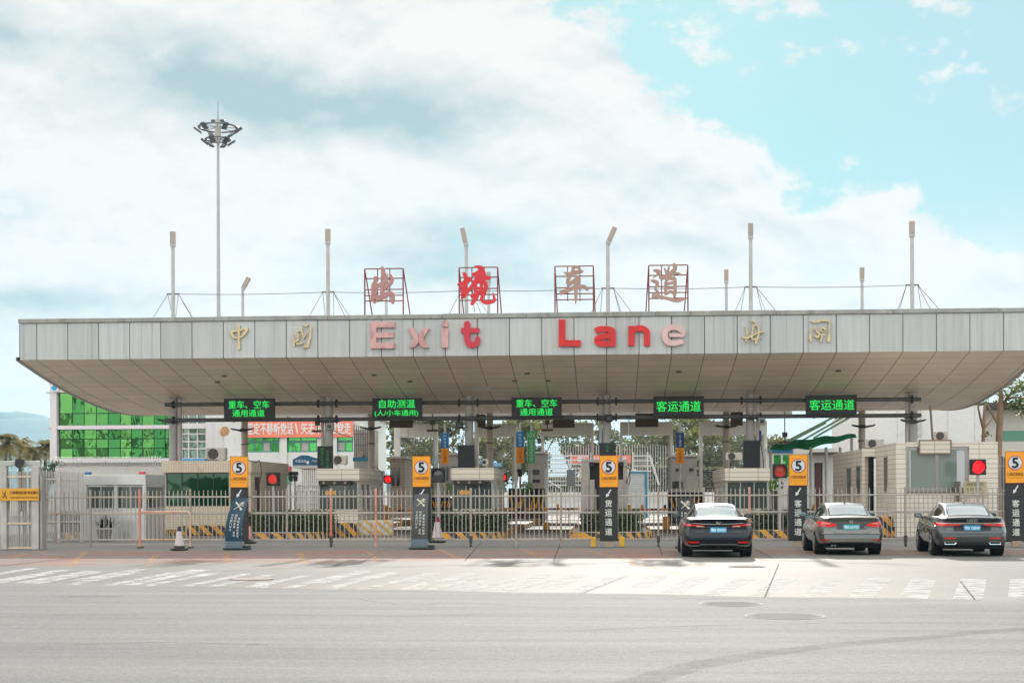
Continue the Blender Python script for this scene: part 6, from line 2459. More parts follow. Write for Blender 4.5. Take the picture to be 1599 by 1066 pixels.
# slack cables strung about under the canopy
for pts, Y, lab in [([(517, 667), (528, 676), (546, 681)], 70, 'drooping from the column towards the caged stair'), ([(448, 650), (462, 656), (478, 654)], 68.4, 'looped below the first twin beam'), ([(388, 718), (398, 722), (405, 719), (408, 735), (405, 755), (400, 757)], 58, 'hanging in a loop beside the first amber plate'),
                    ([(586, 728), (596, 738), (598, 750), (594, 760)], 61.5, 'hanging down the tiled booth beside the small red signal'), ([(1187, 690), (1192, 720), (1190, 760)], 67.6, 'running down beside the blank panel above the black sedan')]:
    mb = MB()
    mb.tube([Vector(p) for p in catmull([tuple(P(a, b, Y)) for a, b in pts], 6)], .018, 6)
    tag(mb.build('slack_cable', M((34, 33, 32), .6)), 'thin black slack cable ' + lab, 'cable', 'slack cables under the canopy')

# ================================================================== behind the canopy: rear portals
YP = 100.0
PORTW = M((222, 219, 212), .55, var=.05, dirt=((170, 160, 148), .8, .6, .35))
portals = [(613, 681, 660, 681, 'second lane', 9), (741, 805, 660.5, 680.5, 'lane left of the green hanging banner', 4), (843, 925, 660, 680, 'middle lane', 4), (966, 1049, 659, 680, 'lane with the blue framed container', 4), (1090, 1196, 659, 680, 'lane above the black sedan', 5)]
pl = ['by the small tiled hut', 'next to the green hanging banner', 'in the middle of the plaza', 'in front of the blue framed container', 'above the black sedan']
for (a, b, y0, y1, _, wpx), d in zip(portals, pl):
    x0, x1 = P(a, 0, YP).x, P(b, 0, YP).x
    z1, z0 = P(900, y0, YP).z, P(900, y1, YP).z
    t = thing('rear_portal', 'white portal frame with deep header and wire screen ' + d, 'portal', ((x0 + x1) / 2, YP, 0), 'white portal frames behind the canopy')
    mb = MB()
    n = 6
    for k in range(n):
        xa, xb = x0 + (x1 - x0) * k / n, x0 + (x1 - x0) * (k + 1) / n
        mb.box((xa + .01, YP, z0), (xb - .01, YP + .5, z1), bev=.01)
    mb.build('header_cladding', PORTW, t)
    wl = wpx / 22.5
    for (p, q) in ((x0, x0 + wl), (x1 - .20, x1)):
        mb = MB()
        mb.box((p, YP + .02, 0), (q, YP + .42, z0 - .002))
        mb.build('post', PORTW, t)
    mb = MB()
    mb.box((x1 - .34, YP + .1, 0), (x1 - .24, YP + .2, z0 - .01))
    mb.build('side_pipe', ALU, t)
    mb = MB()
    z = 1.9
    while z < z0 - .05:
        mb.box((x0 + wl, YP + .2, z), (x1 - .35, YP + .22, z + .022))
        z += .125
    mb.build('wire_mesh', M((168, 166, 160), .5), t)
# flat grey rear roof over the portals
mb = MB()
a, b = P(600, 0, 96).x, P(1235, 0, 96).x
zr_ = P(900, 652, 96).z + .15
mb.box((a, 96, zr_), (b, 101.5, zr_ + .5))
o = mb.build('rear_roof', M((150, 142, 132), .6, var=.08))
tag(o, 'flat grey rear roof slab just behind the second row of columns', 'roof slab')

# ------------------------------------------------------------------ grey huts behind
def hut(px0, px1, py0, Y, depth, label, mat, wins, sgn=1):
    a, b = P(px0, py0, Y), P(px1, py0, Y)
    t = thing('grey_hut', label, 'hut', ((a.x + b.x) / 2, Y, 0), 'grey huts between the rear portals')
    mb = MB()
    mb.box((a.x, Y, 0), (b.x, Y + depth, a.z))
    mb.build('wall', mat, t)
    mb = MB()
    mb.box((a.x - .1, Y - .1, a.z + .002), (b.x + .1, Y + depth + .1, a.z + .14))
    mb.build('roof', M((170, 166, 158), .6), t)
    for (q0, r0, q1, r1) in wins:
        u, v = P(q0, r1, Y), P(q1, r0, Y)
        mb = MB()
        mb.box((u.x, Y - .04, u.z), (v.x, Y - .003, v.z))
        mb.build('window', glass_mat((30, 34, 34), .1), t)
    return t


h = hut(609, 632, 716, 92, 9, 'small grey tiled hut with two slit windows near the second portal', TILEGREY, [(612, 729, 616, 758), (619.5, 729, 624, 758)])
hut(685, 716, 710, 96, 6, 'grey hut behind the second pylon under the blue and orange hanging sign', GREYW, [(690, 728, 700, 750), (704, 728, 714, 750)])
hut(824, 850, 708, 97, 6, 'grey hut with dark slots under the green hanging banner', M((132, 128, 122), .6, var=.1), [(828, 733, 842, 740), (829, 748, 843, 753)])
hut(1049, 1088, 713, 97, 6, 'grey hut with two small high windows above the white panel', M((140, 136, 130), .6, var=.1), [(1055, 731, 1064, 736), (1076, 731, 1083, 735), (1050, 751, 1066, 762)])
Y = 90.0
a, b = P(1073, 773, Y), P(1091, 744, Y)
mb = MB()
mb.box((a.x, Y, a.z - .3), (b.x, Y + .06, b.z), bev=.01)
mb.box((a.x + .1, Y + .062, 0), (a.x + .18, Y + .1, b.z - .1))
mb.box((b.x - .18, Y + .062, 0), (b.x - .1, Y + .1, b.z - .1))
tag(mb.build('white_board', M((216, 213, 208), .5, var=.03)), 'plain white upright board above the black customs banner', 'board')


# chevron barrier blocks
def chevron_block(px0, px1, py0, py1, Y, label, mid):
    a, b = P(px0, py1, Y), P(px1, py0, Y)
    t = thing('chevron_block', label, 'barrier', ((a.x + b.x) / 2, Y, 0), 'chevron barrier blocks')
    mb = MB()
    mb.box((a.x, Y, 0), (b.x, Y + 1.0, b.z), bev=.04)
    mb.build('block', M((30, 29, 29), .6, var=.2), t)
    mb = MB()
    W_, H = b.x - a.x, b.z - a.z
    zt_ = a.z + H * .62
    k = 0
    x = a.x + .05
    step = W_ / 7
    while x + step * .5 < b.x:
        s = 1 if x < a.x + W_ * .25 or (a.x + W_ * .5 < x < a.x + W_ * .55) else -1
        o0, o1 = (0, step * .6) if s > 0 else (step * .6, 0)
        mb.add([(x + o1, Y - .012, a.z), (x + o1 + step * .42, Y - .012, a.z), (x + o0 + step * .42, Y - .012, zt_), (x + o0, Y - .012, zt_)], [(0, 1, 2, 3)])
        x += step
    mb.build('chevron_marking', M((226, 160, 24), .6, var=.15), t)


chevron_block(794, 850, 762, 793, 88, 'black barrier block with bold yellow chevrons below the green hanging banner', .5)
chevron_block(1044, 1100, 768, 792, 86, 'black and yellow chevron block behind the black customs banner', .5)
chevron_block(674, 704, 776, 792, 80, 'small black block with yellow chevron and red stripe beside the second pylon', .5)

# hanging vertical signs
SKYB = M((24, 116, 178), .45, var=.04)
NAVY = M((34, 62, 120), .45, var=.04)
ORNG = M((236, 146, 18), .45, var=.04)


def hanging_sign(px0, px1, y0, ym, y1, Y, label, top, wd1, wd2, low=ORNG):
    a, b = P(px0, y1, Y), P(px1, y0, Y)
    zm = P(px0, ym, Y).z
    t = thing('hanging_sign', label, 'sign', ((a.x + b.x) / 2, Y, a.z), 'upright lane signs on the rear posts')
    mb = MB()
    mb.box((a.x, Y, zm + .01), (b.x, Y + .08, b.z), bev=.01)
    mb.build('upper_plate', top, t)
    if y1 > ym:
        mb = MB()
        mb.box((a.x, Y, a.z), (b.x, Y + .08, zm - .01), bev=.01)
        mb.build('lower_plate', low, t)
    for wd, za, zb_, mt in ((wd1, b.z, zm, WHITE), (wd2, zm, a.z, M((120, 66, 10), .5))):
        if not wd:
            continue
        mb = MB()
        hgt = (za - zb_) / (len(wd) + .6)
        w_ = min((b.x - a.x) * .30, hgt * .42)
        for k, ch in enumerate(wd):
            zc = za - hgt * (k + .8)
            put_text(mb, ch, (a.x + b.x) / 2 - w_, (a.x + b.x) / 2 + w_, zc - hgt * .38, zc + hgt * .38, Y - .008)
        mb.build('sign_lettering', mt, t)
    mb = MB()
    mb.cyl(((a.x + b.x) / 2, Y + .2, 0), ((a.x + b.x) / 2, Y + .2, b.z + .6), .07, n=8)
    mb.build('pole', ALU, t)


hanging_sign(688.5, 700.5, 676, 699.5, 724, 92, 'sky-blue over orange upright sign above the unlit dark signal', SKYB, '自助通道', '小车通行')
hanging_sign(806, 818, 674, 698, 723, 92, 'sky-blue over orange upright sign right beside the green hanging banner', SKYB, '自助通道', '小车通行')
hanging_sign(934, 942.5, 672.5, 692, 692, 92, 'narrow sky-blue upright sign half behind the small square display', SKYB, '自助通道', '')
hanging_sign(1056, 1068, 675, 699, 723.5, 92, 'navy over orange upright sign on the grey post by the white board', NAVY, '人工通道', '小车通行')
hanging_sign(1184.5, 1189, 672, 690, 690, 92, 'thin navy upright sign beside the blank panel above the black sedan', NAVY, '', '')
Y = 91.5
a, b = P(823, 723.5, Y), P(836, 673, Y)
t = thing('green_banner', 'tall green hanging banner with white characters and a ring mark on top', 'banner', ((a.x + b.x) / 2, Y, a.z))
mb = MB()
mb.box((a.x, Y, a.z), (b.x, Y + .05, b.z), bev=.01)
mb.build('panel', M((26, 160, 88), .45, var=.04), t)
mb = MB()
xm = (a.x + b.x) / 2
w_ = (b.x - a.x)
oval_ring(mb, xm, b.z - w_ * .5, w_ * .30, w_ * .30, w_ * .06, Y - .004)
put_text(mb, 'A', xm - w_ * .11, xm + w_ * .11, b.z - w_ * .62, b.z - w_ * .38, Y - .006)
wd = '绿色通道免费放行'
hgt = (b.z - a.z - w_ * .95) / len(wd)
for k, ch in enumerate(wd):
    zc = b.z - w_ * .95 - hgt * (k + .5)
    put_text(mb, ch, xm - w_ * .26, xm + w_ * .26, zc - hgt * .42, zc + hgt * .42, Y - .006)
for xx in (a.x + .03, b.x - .05):
    mb.box((xx, Y - .006, a.z + .05), (xx + .02, Y - .001, b.z - .05))
mb.build('banner_lettering', M((214, 236, 220), .5), t)
mb = MB()
mb.cyl((xm, Y + .18, 0), (xm, Y + .18, b.z + .4), .06, n=8)
mb.build('pole', ALU, t)
# small red and white signal post
Y = 84
q = P(812, 735, Y)
t = thing('signal_post', 'slim red and white ringed post with a black signal head by the chevron block', 'signal post', (q.x, Y, 0))
mb = MB()
z = 0
k = 0
while z < q.z - .35:
    mb.cyl((q.x, Y, z), (q.x, Y, z + .42), .05, n=8, m=k % 2)
    z += .42
    k += 1
mb.build('post', [M((216, 212, 206), .5), M((190, 24, 40), .5)], t)
mb = MB()
mb.box((q.x - .13, Y - .12, q.z - .33), (q.x + .13, Y + .12, q.z + .12), bev=.03)
mb.cyl((q.x - .1, Y - .2, q.z + .0), (q.x - .1, Y - .121, q.z + .0), .09, n=12)
mb.build('signal_head', M((28, 27, 28), .5), t)

# boom gates with hanging rods
ARM = stripe_mat((230, 150, 30), (38, 34, 34), .9, .55, 0.0)
for px0, px1, py, Y, lab in [(608, 660, 797, 76, 'striped boom gate with hanging rods near the small round red signal'), (752, 905, 794.5, 78, 'long striped boom gate with hanging rods across the middle lane'), (985, 1056, 795, 78, 'striped boom gate with hanging rods in front of the blue framed container'),
                             (1256, 1300, 795, 78, 'striped boom gate glimpsed beyond the second passenger pylon')]:
    a, b = P(px0, py, Y), P(px1, py, Y)
    t = thing('boom_gate', lab, 'boom gate', (a.x, Y, 0), 'boom gates across the lanes')
    mb = MB()
    mb.box((a.x, Y - .03, a.z - .06), (b.x, Y + .03, a.z + .06))
    mb.build('arm', ARM, t)
    mb = MB()
    mb.box((a.x - .32, Y - .2, 0), (a.x + .0, Y + .2, a.z + .3), bev=.03)
    mb.build('cabinet', M((226, 152, 26), .45, var=.1), t)
    n = max(3, int((b.x - a.x) / .55))
    lo = P(0, 822, Y).z
    zrail = P(0, 813, Y).z
    for k in range(1, n):
        x = a.x + (b.x - a.x) * k / n
        mb = MB()
        mb.cyl((x, Y - .05, lo), (x, Y - .05, a.z - .06), .022, n=6)
        if k % 2:
            mb.box((x - .07, Y - .08, a.z + .06), (x + .07, Y - .03, a.z + .26))
        mb.build('hanging_rod', [M((226, 150, 40), .5) if k % 3 else M((60, 52, 48), .5)], t)
    mb = MB()
    mb.box((a.x, Y - .06, zrail - .015), (b.x, Y - .045, zrail + .015))
    mb.build('lower_rail', M((90, 80, 72), .5), t)
for px, py0, py1, Y, lab in [(604, 790, 823, 74, 'beside the small round red signal'), (788, 792, 832, 72, 'at the near edge of the middle lane'), (853, 815, 838, 70, 'low in the middle lane'), (1041, 806, 838, 70, 'before the black customs banner')]:
    a = P(px, py0, Y)
    mb = MB()
    mb.box((a.x - .16, Y, 0), (a.x + .16, Y + .3, a.z), bev=.03)
    mb.box((a.x - .12, Y - .01, a.z * .3), (a.x + .12, Y - .002, a.z * .45))
    tag(mb.build('yellow_bollard', M((222, 150, 40), .5, var=.15)), 'yellow lane bollard ' + lab, 'bollard', 'yellow lane bollards')

# steel inspection platform and stair, fence and banner beyond
WHT = M((216, 213, 208), .45, var=.05)
Y = 116
t = thing('inspection_platform', 'white steel inspection platform of many horizontal bars in mid plaza', 'platform', (P(890, 0, Y).x, Y, 0))
x0, x1 = P(852, 0, Y).x, P(922, 0, Y).x
mb = MB()
for px in (853, 889, 921):
    x = P(px, 0, Y).x
    mb.box((x - .06, Y, 0), (x + .06, Y + .12, P(0, 711, Y).z))
mb.build('post', WHT, t)
for py in (711, 718, 724.5, 731, 737.5, 744, 750.5, 757):
    z = P(890, py, Y).z
    mb = MB()
    mb.box((x0, Y - .03, z - .05), (x1, Y - .002, z + .05))
    mb.build('rail', WHT, t)
mb = MB()
mb.cyl(P(855, 750, Y - .1), P(875, 762, Y - .1), .06, n=6)
mb.build('brace', WHT, t)
a, b = P(885, 758, Y - .5), P(898, 733, Y - .5)
mb = MB()
mb.box((a.x, Y - .5, a.z), (b.x, Y - .44, b.z))
mb.build('grey_panel', M((96, 98, 98), .5), t)
t = thing('steel_stair', 'white steel stair with a sloping handrail beside the blue framed container', 'stair', (P(1010, 0, Y).x, Y, 0))
mb = MB()
for px in (986, 1009):
    x = P(px, 0, Y).x
    mb.box((x - .07, Y, 0), (x + .07, Y + .12, P(0, 710.5, Y).z))
mb.build('post', WHT, t)
for py in (711, 719, 727, 735):
    z = P(1000, py, Y).z
    mb = MB()
    mb.box((P(987, 0, Y).x, Y - .03, z - .05), (P(1015, 0, Y).x, Y - .002, z + .05))
    mb.build('rail', WHT, t)
mb = MB()
mb.cyl(P(1014, 709.5, Y), P(1029, 757, Y), .09, n=8)
mb.build('handrail', WHT, t)
for k in range(7):
    q = P(1006 + k * 2.0, 716 + k * 6.5, Y + .5)
    mb = MB()
    mb.box((q.x - .9, Y + .2, q.z - .05), (q.x + .2, Y + 1.0, q.z + .02))
    mb.build('tread', M((170, 160, 156), .5), t)
Y = 108
a, b = P(978, 764, Y), P(1009, 737, Y)
t = thing('site_container', 'white ribbed container framed in bright blue', 'container', ((a.x + b.x) / 2, Y, 0))
mb = MB()
mb.box((a.x + .1, Y, 0), (b.x - .1, Y + 2.5, b.z - .1))
for k in range(12):
    z = b.z - .25 - k * .18
    mb.box((a.x + .1, Y - .02, z), (b.x - .12, Y - .001, z + .06))
mb.build('ribbed_cladding', M((210, 214, 214), .5), t)
mb = MB()
for (p0, p1) in (((a.x - .02, Y - .05, b.z - .1), (b.x + .1, Y + 2.6, b.z + .05)), ((b.x - .12, Y - .06, 0), (b.x + .1, Y + .1, b.z - .11)), ((a.x - .02, Y - .06, 0), (a.x + .1, Y + .1, b.z - .11))):
    mb.box(p0, p1)
mb.build('blue_frame', M((36, 140, 176), .45), t)
Y = 124
t = thing('rear_fence', 'spiked pale fence carrying a red banner beyond the inspection platform', 'fence', (P(930, 0, Y).x, Y, 0))
x0, x1 = P(845, 0, Y).x, P(1050, 0, Y).x
mb = MB()
k = 0
x = x0
while x < x1:
    mb.box((x - .025, Y, 1.0), (x + .025, Y + .04, P(0, 700, Y).z + random.uniform(-.1, .1)))
    x += .22
mb.build('picket_grille', M((196, 196, 192), .5), t)
mb = MB()
mb.box((x0, Y + .05, 0), (x1, Y + .2, 1.9))
mb.build('low_wall', WHITEW, t)
REDBAN = M((240, 132, 106), .6, var=.05)


def red_banner(px0, px1, py0, py1, Y, words, label, th=.04):
    a, b = P(px0, py1, Y), P(px1, py0, Y)
    t = thing('red_banner', label, 'banner', ((a.x + b.x) / 2, Y, a.z), 'red slogan banners')
    mb = MB()
    mb.grid(lambda u, v: (a.x + (b.x - a.x) * u, Y + .03 * math.sin(u * 17) * (1 - v), a.z + (b.z - a.z) * v), 40, 4)
    mb.grid(lambda u, v: (a.x + (b.x - a.x) * u, Y + th + .03 * math.sin(u * 17) * (1 - v), a.z + (b.z - a.z) * v), 40, 4)
    mb.build('cloth', REDBAN, t)
    mb = MB()
    H = b.z - a.z
    for (wd, q0, q1) in words:
        put_text(mb, wd, P(q0, 0, Y).x, P(q1, 0, Y).x, a.z + H * .17, a.z + H * .83, Y - .05, .02)
    mb.build('slogan_lettering', M((226, 220, 214), .6), t)


red_banner(890, 985, 710, 723, 123, [('国门卫士服务人民', 900, 976)], 'red banner on the spiked fence behind the middle portal, white wording')
red_banner(632, 645, 721, 738, 112, [('守护', 633, 644)], 'small red banner with white figures by the grey tiled hut')
# white low hoarding far down the lanes
Y = 138
for px0, px1, lab in [(590, 640, 'beside the grey tiled hut'), (745, 905, 'down the middle lane'), (978, 1046, 'behind the steel stair'), (1090, 1125, 'seen past the black sedan roof')]:
    a, b = P(px0, 784.5, Y), P(px1, 768, Y)
    mb = MB()
    n = max(1, int((b.x - a.x) / 2))
    for k in range(n):
        mb.box((a.x + (b.x - a.x) * k / n, Y, 0), (a.x + (b.x - a.x) * (k + 1) / n - .03, Y + .2, b.z))
    tag(mb.build('white_hoarding', M((220, 217, 212), .6, var=.04)), 'low white hoarding far down the lane ' + lab, 'hoarding', 'low white hoardings')
# blue signs far away
for px0, px1, py0, py1, wd, lab in [(768, 784, 722, 729, '出境检查', 'small sky-blue sign above the mid plaza booth'), (738, 752, 719, 724, '通道', 'small blue and white sign behind the blank mid plaza panel'), (675, 681, 715, 723, '道', 'tiny blue sign beside the second pylon')]:
    Y = 110
    a, b = P(px0, py1, Y), P(px1, py0, Y)
    t = thing('blue_sign', lab, 'sign', ((a.x + b.x) / 2, Y, a.z), 'small blue signs')
    mb = MB()
    mb.box((a.x, Y, a.z), (b.x, Y + .1, b.z), bev=.02)
    mb.build('plate', M((40, 146, 196), .45), t)
    mb = MB()
    put_text(mb, wd, a.x + .1, b.x - .1, a.z + (b.z - a.z) * .25, a.z + (b.z - a.z) * .75, Y - .01)
    mb.build('sign_lettering', WHITE, t)
    mb = MB()
    mb.cyl(((a.x + b.x) / 2, Y + .2, 0), ((a.x + b.x) / 2, Y + .2, b.z), .06, n=8)
    mb.build('pole', ALU, t)
# parked vehicle far off
Y = 104
c = P(717, 772, Y)
# caged stair bay beside the cream column
Y = 94
t = thing('caged_stair', 'barred steel cage around a service stair beside the cream column, teal sign at its foot', 'cage', (P(560, 0, Y).x, Y, 0))
x0, x1 = P(551, 0, Y).x, P(575, 0, Y).x
zt_, zb_ = P(0, 666, Y).z, P(0, 716, Y).z
mb = MB()
for k in range(8):
    x = x0 + (x1 - x0) * k / 7
    mb.box((x - .025, Y, zb_), (x + .025, Y + .05, zt_ - .25 * k / 7))
for f in (.35, .7):
    mb.box((x0, Y + .052, zb_ + (zt_ - zb_) * f), (x1, Y + .09, zb_ + (zt_ - zb_) * f + .05))
mb.build('bar_grille', M((112, 104, 98), .5), t)
mb = MB()
mb.box((x0 - .1, Y + .4, 0), (x1 + .1, Y + 3, zt_ - .3))
mb.build('enclosure', M((176, 172, 166), .6), t)
mb = MB()
a, b = P(551, 720, Y - .1), P(575, 713.5, Y - .1)
mb.box((a.x, Y - .1, a.z), (b.x, Y - .02, b.z))
mb.build('teal_sign', M((30, 112, 130), .5), t)
mb = MB()
q = P(563.5, 709, Y)
mb.cyl((q.x, Y - .1, q.z), (q.x, Y + .38, q.z), .18, n=16)
mb.build('wall_fan', M((150, 140, 130), .5), t)

# police-blue control post with white grille gate
Y = 98
t = thing('control_post', 'white barred control post under a blue sign board between first pylon and green panel', 'booth', (P(478, 0, Y).x, Y, 0))
a, b = P(457, 726, Y), P(503, 717, Y)
mb = MB()
mb.box((a.x, Y, a.z), (b.x, Y + .2, b.z))
mb.prism([(a.x, b.z + .002), (a.x + .6, b.z + .30), (a.x + 1.1, b.z + .28), (b.x, b.z + .002)], lambda p, q, d: Vector((p, Y + d, q)), 0, .2)
sb = mb.build('sign_board', M((22, 84, 116), .45), t)
ORIGIN[sb.name] = ORIGIN[t.name].copy()
mb = MB()
put_text(mb, '中国边检', P(459, 0, Y).x, P(476, 0, Y).x, P(0, 724, Y).z, P(0, 719.5, Y).z, Y - .012)
put_text(mb, 'POLICE', P(485, 0, Y).x, P(496, 0, Y).x, P(0, 723, Y).z, P(0, 720.5, Y).z, Y - .012)
q = P(480.5, 721.8, Y)
mb.prism([(q.x - .1, q.z + .1), (q.x + .1, q.z + .1), (q.x + .08, q.z - .05), (q.x, q.z - .13), (q.x - .08, q.z - .05)], lambda p, r_, d: Vector((p, Y + d, r_)), -.012, -.002)
mb.build('sign_lettering', WHITE, sb)
mb = MB()
x0, x1 = P(457, 0, Y).x, P(500, 0, Y).x
mb.box((x0, Y + .1, 0), (x1, Y + 2.6, P(0, 756, Y).z))
mb.box((x0, Y + 2.4, 0), (x1, Y + 2.6, a.z - .1))
mb.box((x0 - .1, Y + .02, P(0, 733, Y).z), (x1 + .1, Y + 2.7, P(0, 728, Y).z))
mb.build('shelter', M((186, 184, 178), .6), t)
mb = MB()
for k in range(15):
    x = x0 + (x1 - x0) * k / 14
    mb.box((x - .035, Y - .05, .1), (x + .035, Y + .0, P(0, 735, Y).z))
for py in (757, 765, 785):
    z = P(470, py, Y).z
    mb.box((x0, Y - .085, z), (x1, Y - .052, z + .07))
mb.build('bar_grille', M((224, 222, 218), .45), t)
mb = MB()
q = P(453, 731, Y)
mb.cyl((q.x, Y, q.z - .2), (q.x, Y, q.z + .15), .11, n=12)
mb.build('red_beacon', M((196, 30, 40), .3, coat=.5), t)
for px, lab in ((453, 'beside the red beacon of the white barred post'), (460.5, 'in front of the white barred post')):
    Y2_ = 74
    q = P(px, 742, Y2_)
    t = thing('camera_pole', 'slim pole with dark camera head ' + lab, 'camera', (q.x, Y2_, 0), 'camera poles')
    mb = MB()
    mb.cyl((q.x, Y2_, 0), (q.x, Y2_, q.z), .045, n=8)
    mb.build('pole', ALU, t)
    mb = MB()
    mb.box((q.x - .28, Y2_ - .14, q.z), (q.x + .16, Y2_ + .14, q.z + .20), bev=.04)
    mb.cyl((q.x + .05, Y2_ - .1, q.z - .3), (q.x + .05, Y2_ - .1, q.z - .02), .10, .13, n=10)
    mb.build('camera_head', M((58, 56, 56), .5), t)

# ------------------------------------------------------------------ white office block with the slogan banner
Y = 118.0
t = thing('office_block', 'white two-storey office block with green-tinted windows under the orange slogan banner', 'building', (P(450, 0, Y).x, Y, 0))
x0, x1 = P(349, 0, Y).x, P(566, 0, Y).x
ztop_ = P(450, 648, Y).z
wy0, wy1 = 683.5, 708.0
GREENG = glass_mat((70, 168, 78), .06, .55, .25, .8)
wins = [(382, 434), (441, 493), (500, 549)]
mb = MB()
zb1, zt1 = P(0, wy1, Y).z, P(0, wy0, Y).z
mb.box((x0, Y, zt1), (x1, Y + .4, ztop_))
mb.box((x0, Y, 0), (x1, Y + .4, zb1))
prev = x0
for (a, b) in wins:
    mb.box((prev, Y, zb1), (P(a, 0, Y).x, Y + .4, zt1))
    prev = P(b, 0, Y).x
mb.box((prev, Y, zb1), (x1, Y + .4, zt1))
mb.box((x0, Y + .41, 0), (x0 + .4, Y + 12, ztop_))
mb.box((x1 - .4, Y + .41, 0), (x1, Y + 12, ztop_))
mb.box((x0 + .4, Y + 11.6, 0), (x1 - .4, Y + 11.99, ztop_))
for px in (441, 519):
    x = P(px - 4, 0, Y).x
    mb.box((x, Y - .18, 0), (x + .5, Y - .004, zt1))
mb.build('wall', WHITEW, t)
mb = MB()
mb.box((x0 - .3, Y - .3, ztop_), (x1 + .3, Y + 12.3, ztop_ + .25))
mb.build('roof', M((190, 186, 178), .6), t)
for (a, b) in wins:
    xa, xb = P(a, 0, Y).x, P(b, 0, Y).x
    zmid = zb1 + (zt1 - zb1) * .66
    w = glazing(t, xa, xb, zb1, zmid, Y + .2, GREENG, 3, frame=M((60, 130, 120), .4), fw=.10)
    w2 = glazing(t, xa, xb, zmid, zt1, Y + .2, GREENG, 1, frame=M((60, 130, 120), .4), fw=.10)
    mb = MB()
    mb.box((xa + (xb - xa) * .52, Y + .16, zb1 + .12), (xa + (xb - xa) * .70, Y + .185, zmid - .1))
    mb.build('curtain', M((176, 164, 158), .6), w)
for (a, b) in ((415, 437), (442, 452)):
    glazing(t, P(a, 0, Y).x, P(b, 0, Y).x, P(0, 757, Y).z, P(0, 733, Y).z, Y - .19 if a == 442 else Y - .01, GREENG, 1, frame=M((60, 130, 120), .4), fw=.08)
red_banner(380.5, 551, 654.5, 683, Y - .35, [('坚定不移听党话', 384, 456), ('、', 459, 463), ('矢志不移跟党走', 468, 546)], 'long orange-red slogan banner across the white office block, with large white characters')
# pale pole with an orange disc
Y = 96
q = P(341, 655, Y)
t = thing('white_pylon', 'thick white square post with a round tan dish beside the office block', 'post', (q.x, Y, 0))
mb = MB()
mb.box((P(336, 0, Y).x, Y, 0), (P(346, 0, Y).x, Y + .45, P(0, 640, Y).z), bev=.02)
mb.build('post', WHITEW, t)
mb = MB()
q = P(349, 673, Y)
mb.cyl((q.x, Y + .1, q.z), (q.x + .12, Y + .0, q.z), .34, n=20)
mb.build('dish', M((196, 150, 110), .5), t)

# ------------------------------------------------------------------ green mirrored building
Y = 130.0
gx0, gx1 = P(79, 0, Y).x, P(331, 0, Y).x
t = thing('glass_building', 'two-storey building faced in mirrored green glass with thick white frames', 'building', ((gx0 + gx1) / 2, Y, 0))
zf = lambda py: P(180, py, Y).z
FRAMEW = M((214, 206, 206), .5, var=.05)
mb = MB()
for (a, b, c, d) in ((gx0, P(89.5, 0, Y).x, 722, 598), (P(322, 0, Y).x, gx1, 760, 598)):
    mb.box((a, Y - .5, zf(c)), (b, Y + 14, zf(d)))
x0, x1 = P(89.5, 0, Y).x + .002, P(322, 0, Y).x - .002
for (c, d, e) in ((612.5, 596, .5), (670, 664, .45), (722, 715.5, .55)):
    mb.box((x0, Y - e, zf(c)), (x1, Y + 13.9, zf(d)))
for (c, d) in ((613.6, 611.6), (668.6, 666.6)):
    mb.box((gx0 - .3, Y - .7, zf(c)), (gx0 - .002, Y + .5, zf(d)))
mb.build('white_frame', FRAMEW, t)
mb = MB()
mb.box((P(90, 0, Y).x, Y + .6, 0), (x1, Y + 13, zf(722) - .002))
mb.build('ground_storey_wall', M((190, 184, 178), .6, var=.08), t)
mb = MB()
mb.box((gx0 - .1, Y - .4, zf(598) + .002), (gx1, Y + 14, zf(598) + .3))
mb.build('roof', FRAMEW, t)


def mirror_mat():
    m, t_, b = new_mat('mirrored green glass')
    s = nd(t_, 'ShaderNodeNewGeometry').outputs['Random Per Island']
    col = nd(t_, 'ShaderNodeValToRGB')
    t_.links.new(s, col.inputs[0])
    e = col.color_ramp.elements
    e[0].position, e[0].color = 0, (*lin((30, 84, 46)), 1)
    e[1].position, e[1].color = 1, (*lin((122, 170, 108)), 1)
    for p_, c_ in ((.3, (54, 116, 60)), (.6, (86, 142, 76)), (.93, (56, 116, 62)), (.97, (52, 96, 88))):
        q_ = e.new(p_)
        q_.color = (*lin(c_), 1)
    t_.links.new(col.outputs[0], b.inputs['Base Color'])
    b.inputs['Metallic'].default_value = .92
    b.inputs['Roughness'].default_value = .03
    bn = nd(t_, 'ShaderNodeBump')
    bn.inputs['Strength'].default_value = 1.0
    bn.inputs['Distance'].default_value = .075
    g = pos(t_, (1.0, 1.0, .45))
    t_.links.new(noise(t_, g, .9, 2, .5, .4), bn.inputs['Height'])
    t_.links.new(bn.outputs[0], b.inputs['Normal'])
    return m


MIRG = mirror_mat()
rr = random.Random(11)
cols_px = [91, 111.5, 129.5, 148.5, 167, 186, 203, 220.5, 238.5, 256, 270, 280]
for (r0, r1) in ((612.8, 645), (645, 663.8), (670.2, 685), (685, 699.5), (699.5, 715.3)):
    mb = MB()
    for a, b in zip(cols_px, cols_px[1:]):
        xa, xb = P(a, 0, Y).x, P(b, 0, Y).x
        za, zb_ = zf(r1), zf(r0)
        tx, tz = rr.uniform(-.03, .03), rr.uniform(-.02, .02)
        mb.add([(xa + .035, Y + .0 - tx - tz, za + .035), (xb - .035, Y + tx - tz, za + .035), (xb - .035, Y + tx + tz, zb_ - .035), (xa + .035, Y - tx + tz, zb_ - .035)], [(0, 1, 2, 3)])
    mb.build('mirror_glazing', MIRG, t)
mb = MB()
mb.box((x0, Y + .08, zf(715.5)), (x1, Y + .12, zf(612.6)))
mb.build('mullion_backing', M((20, 60, 34), .6), t)
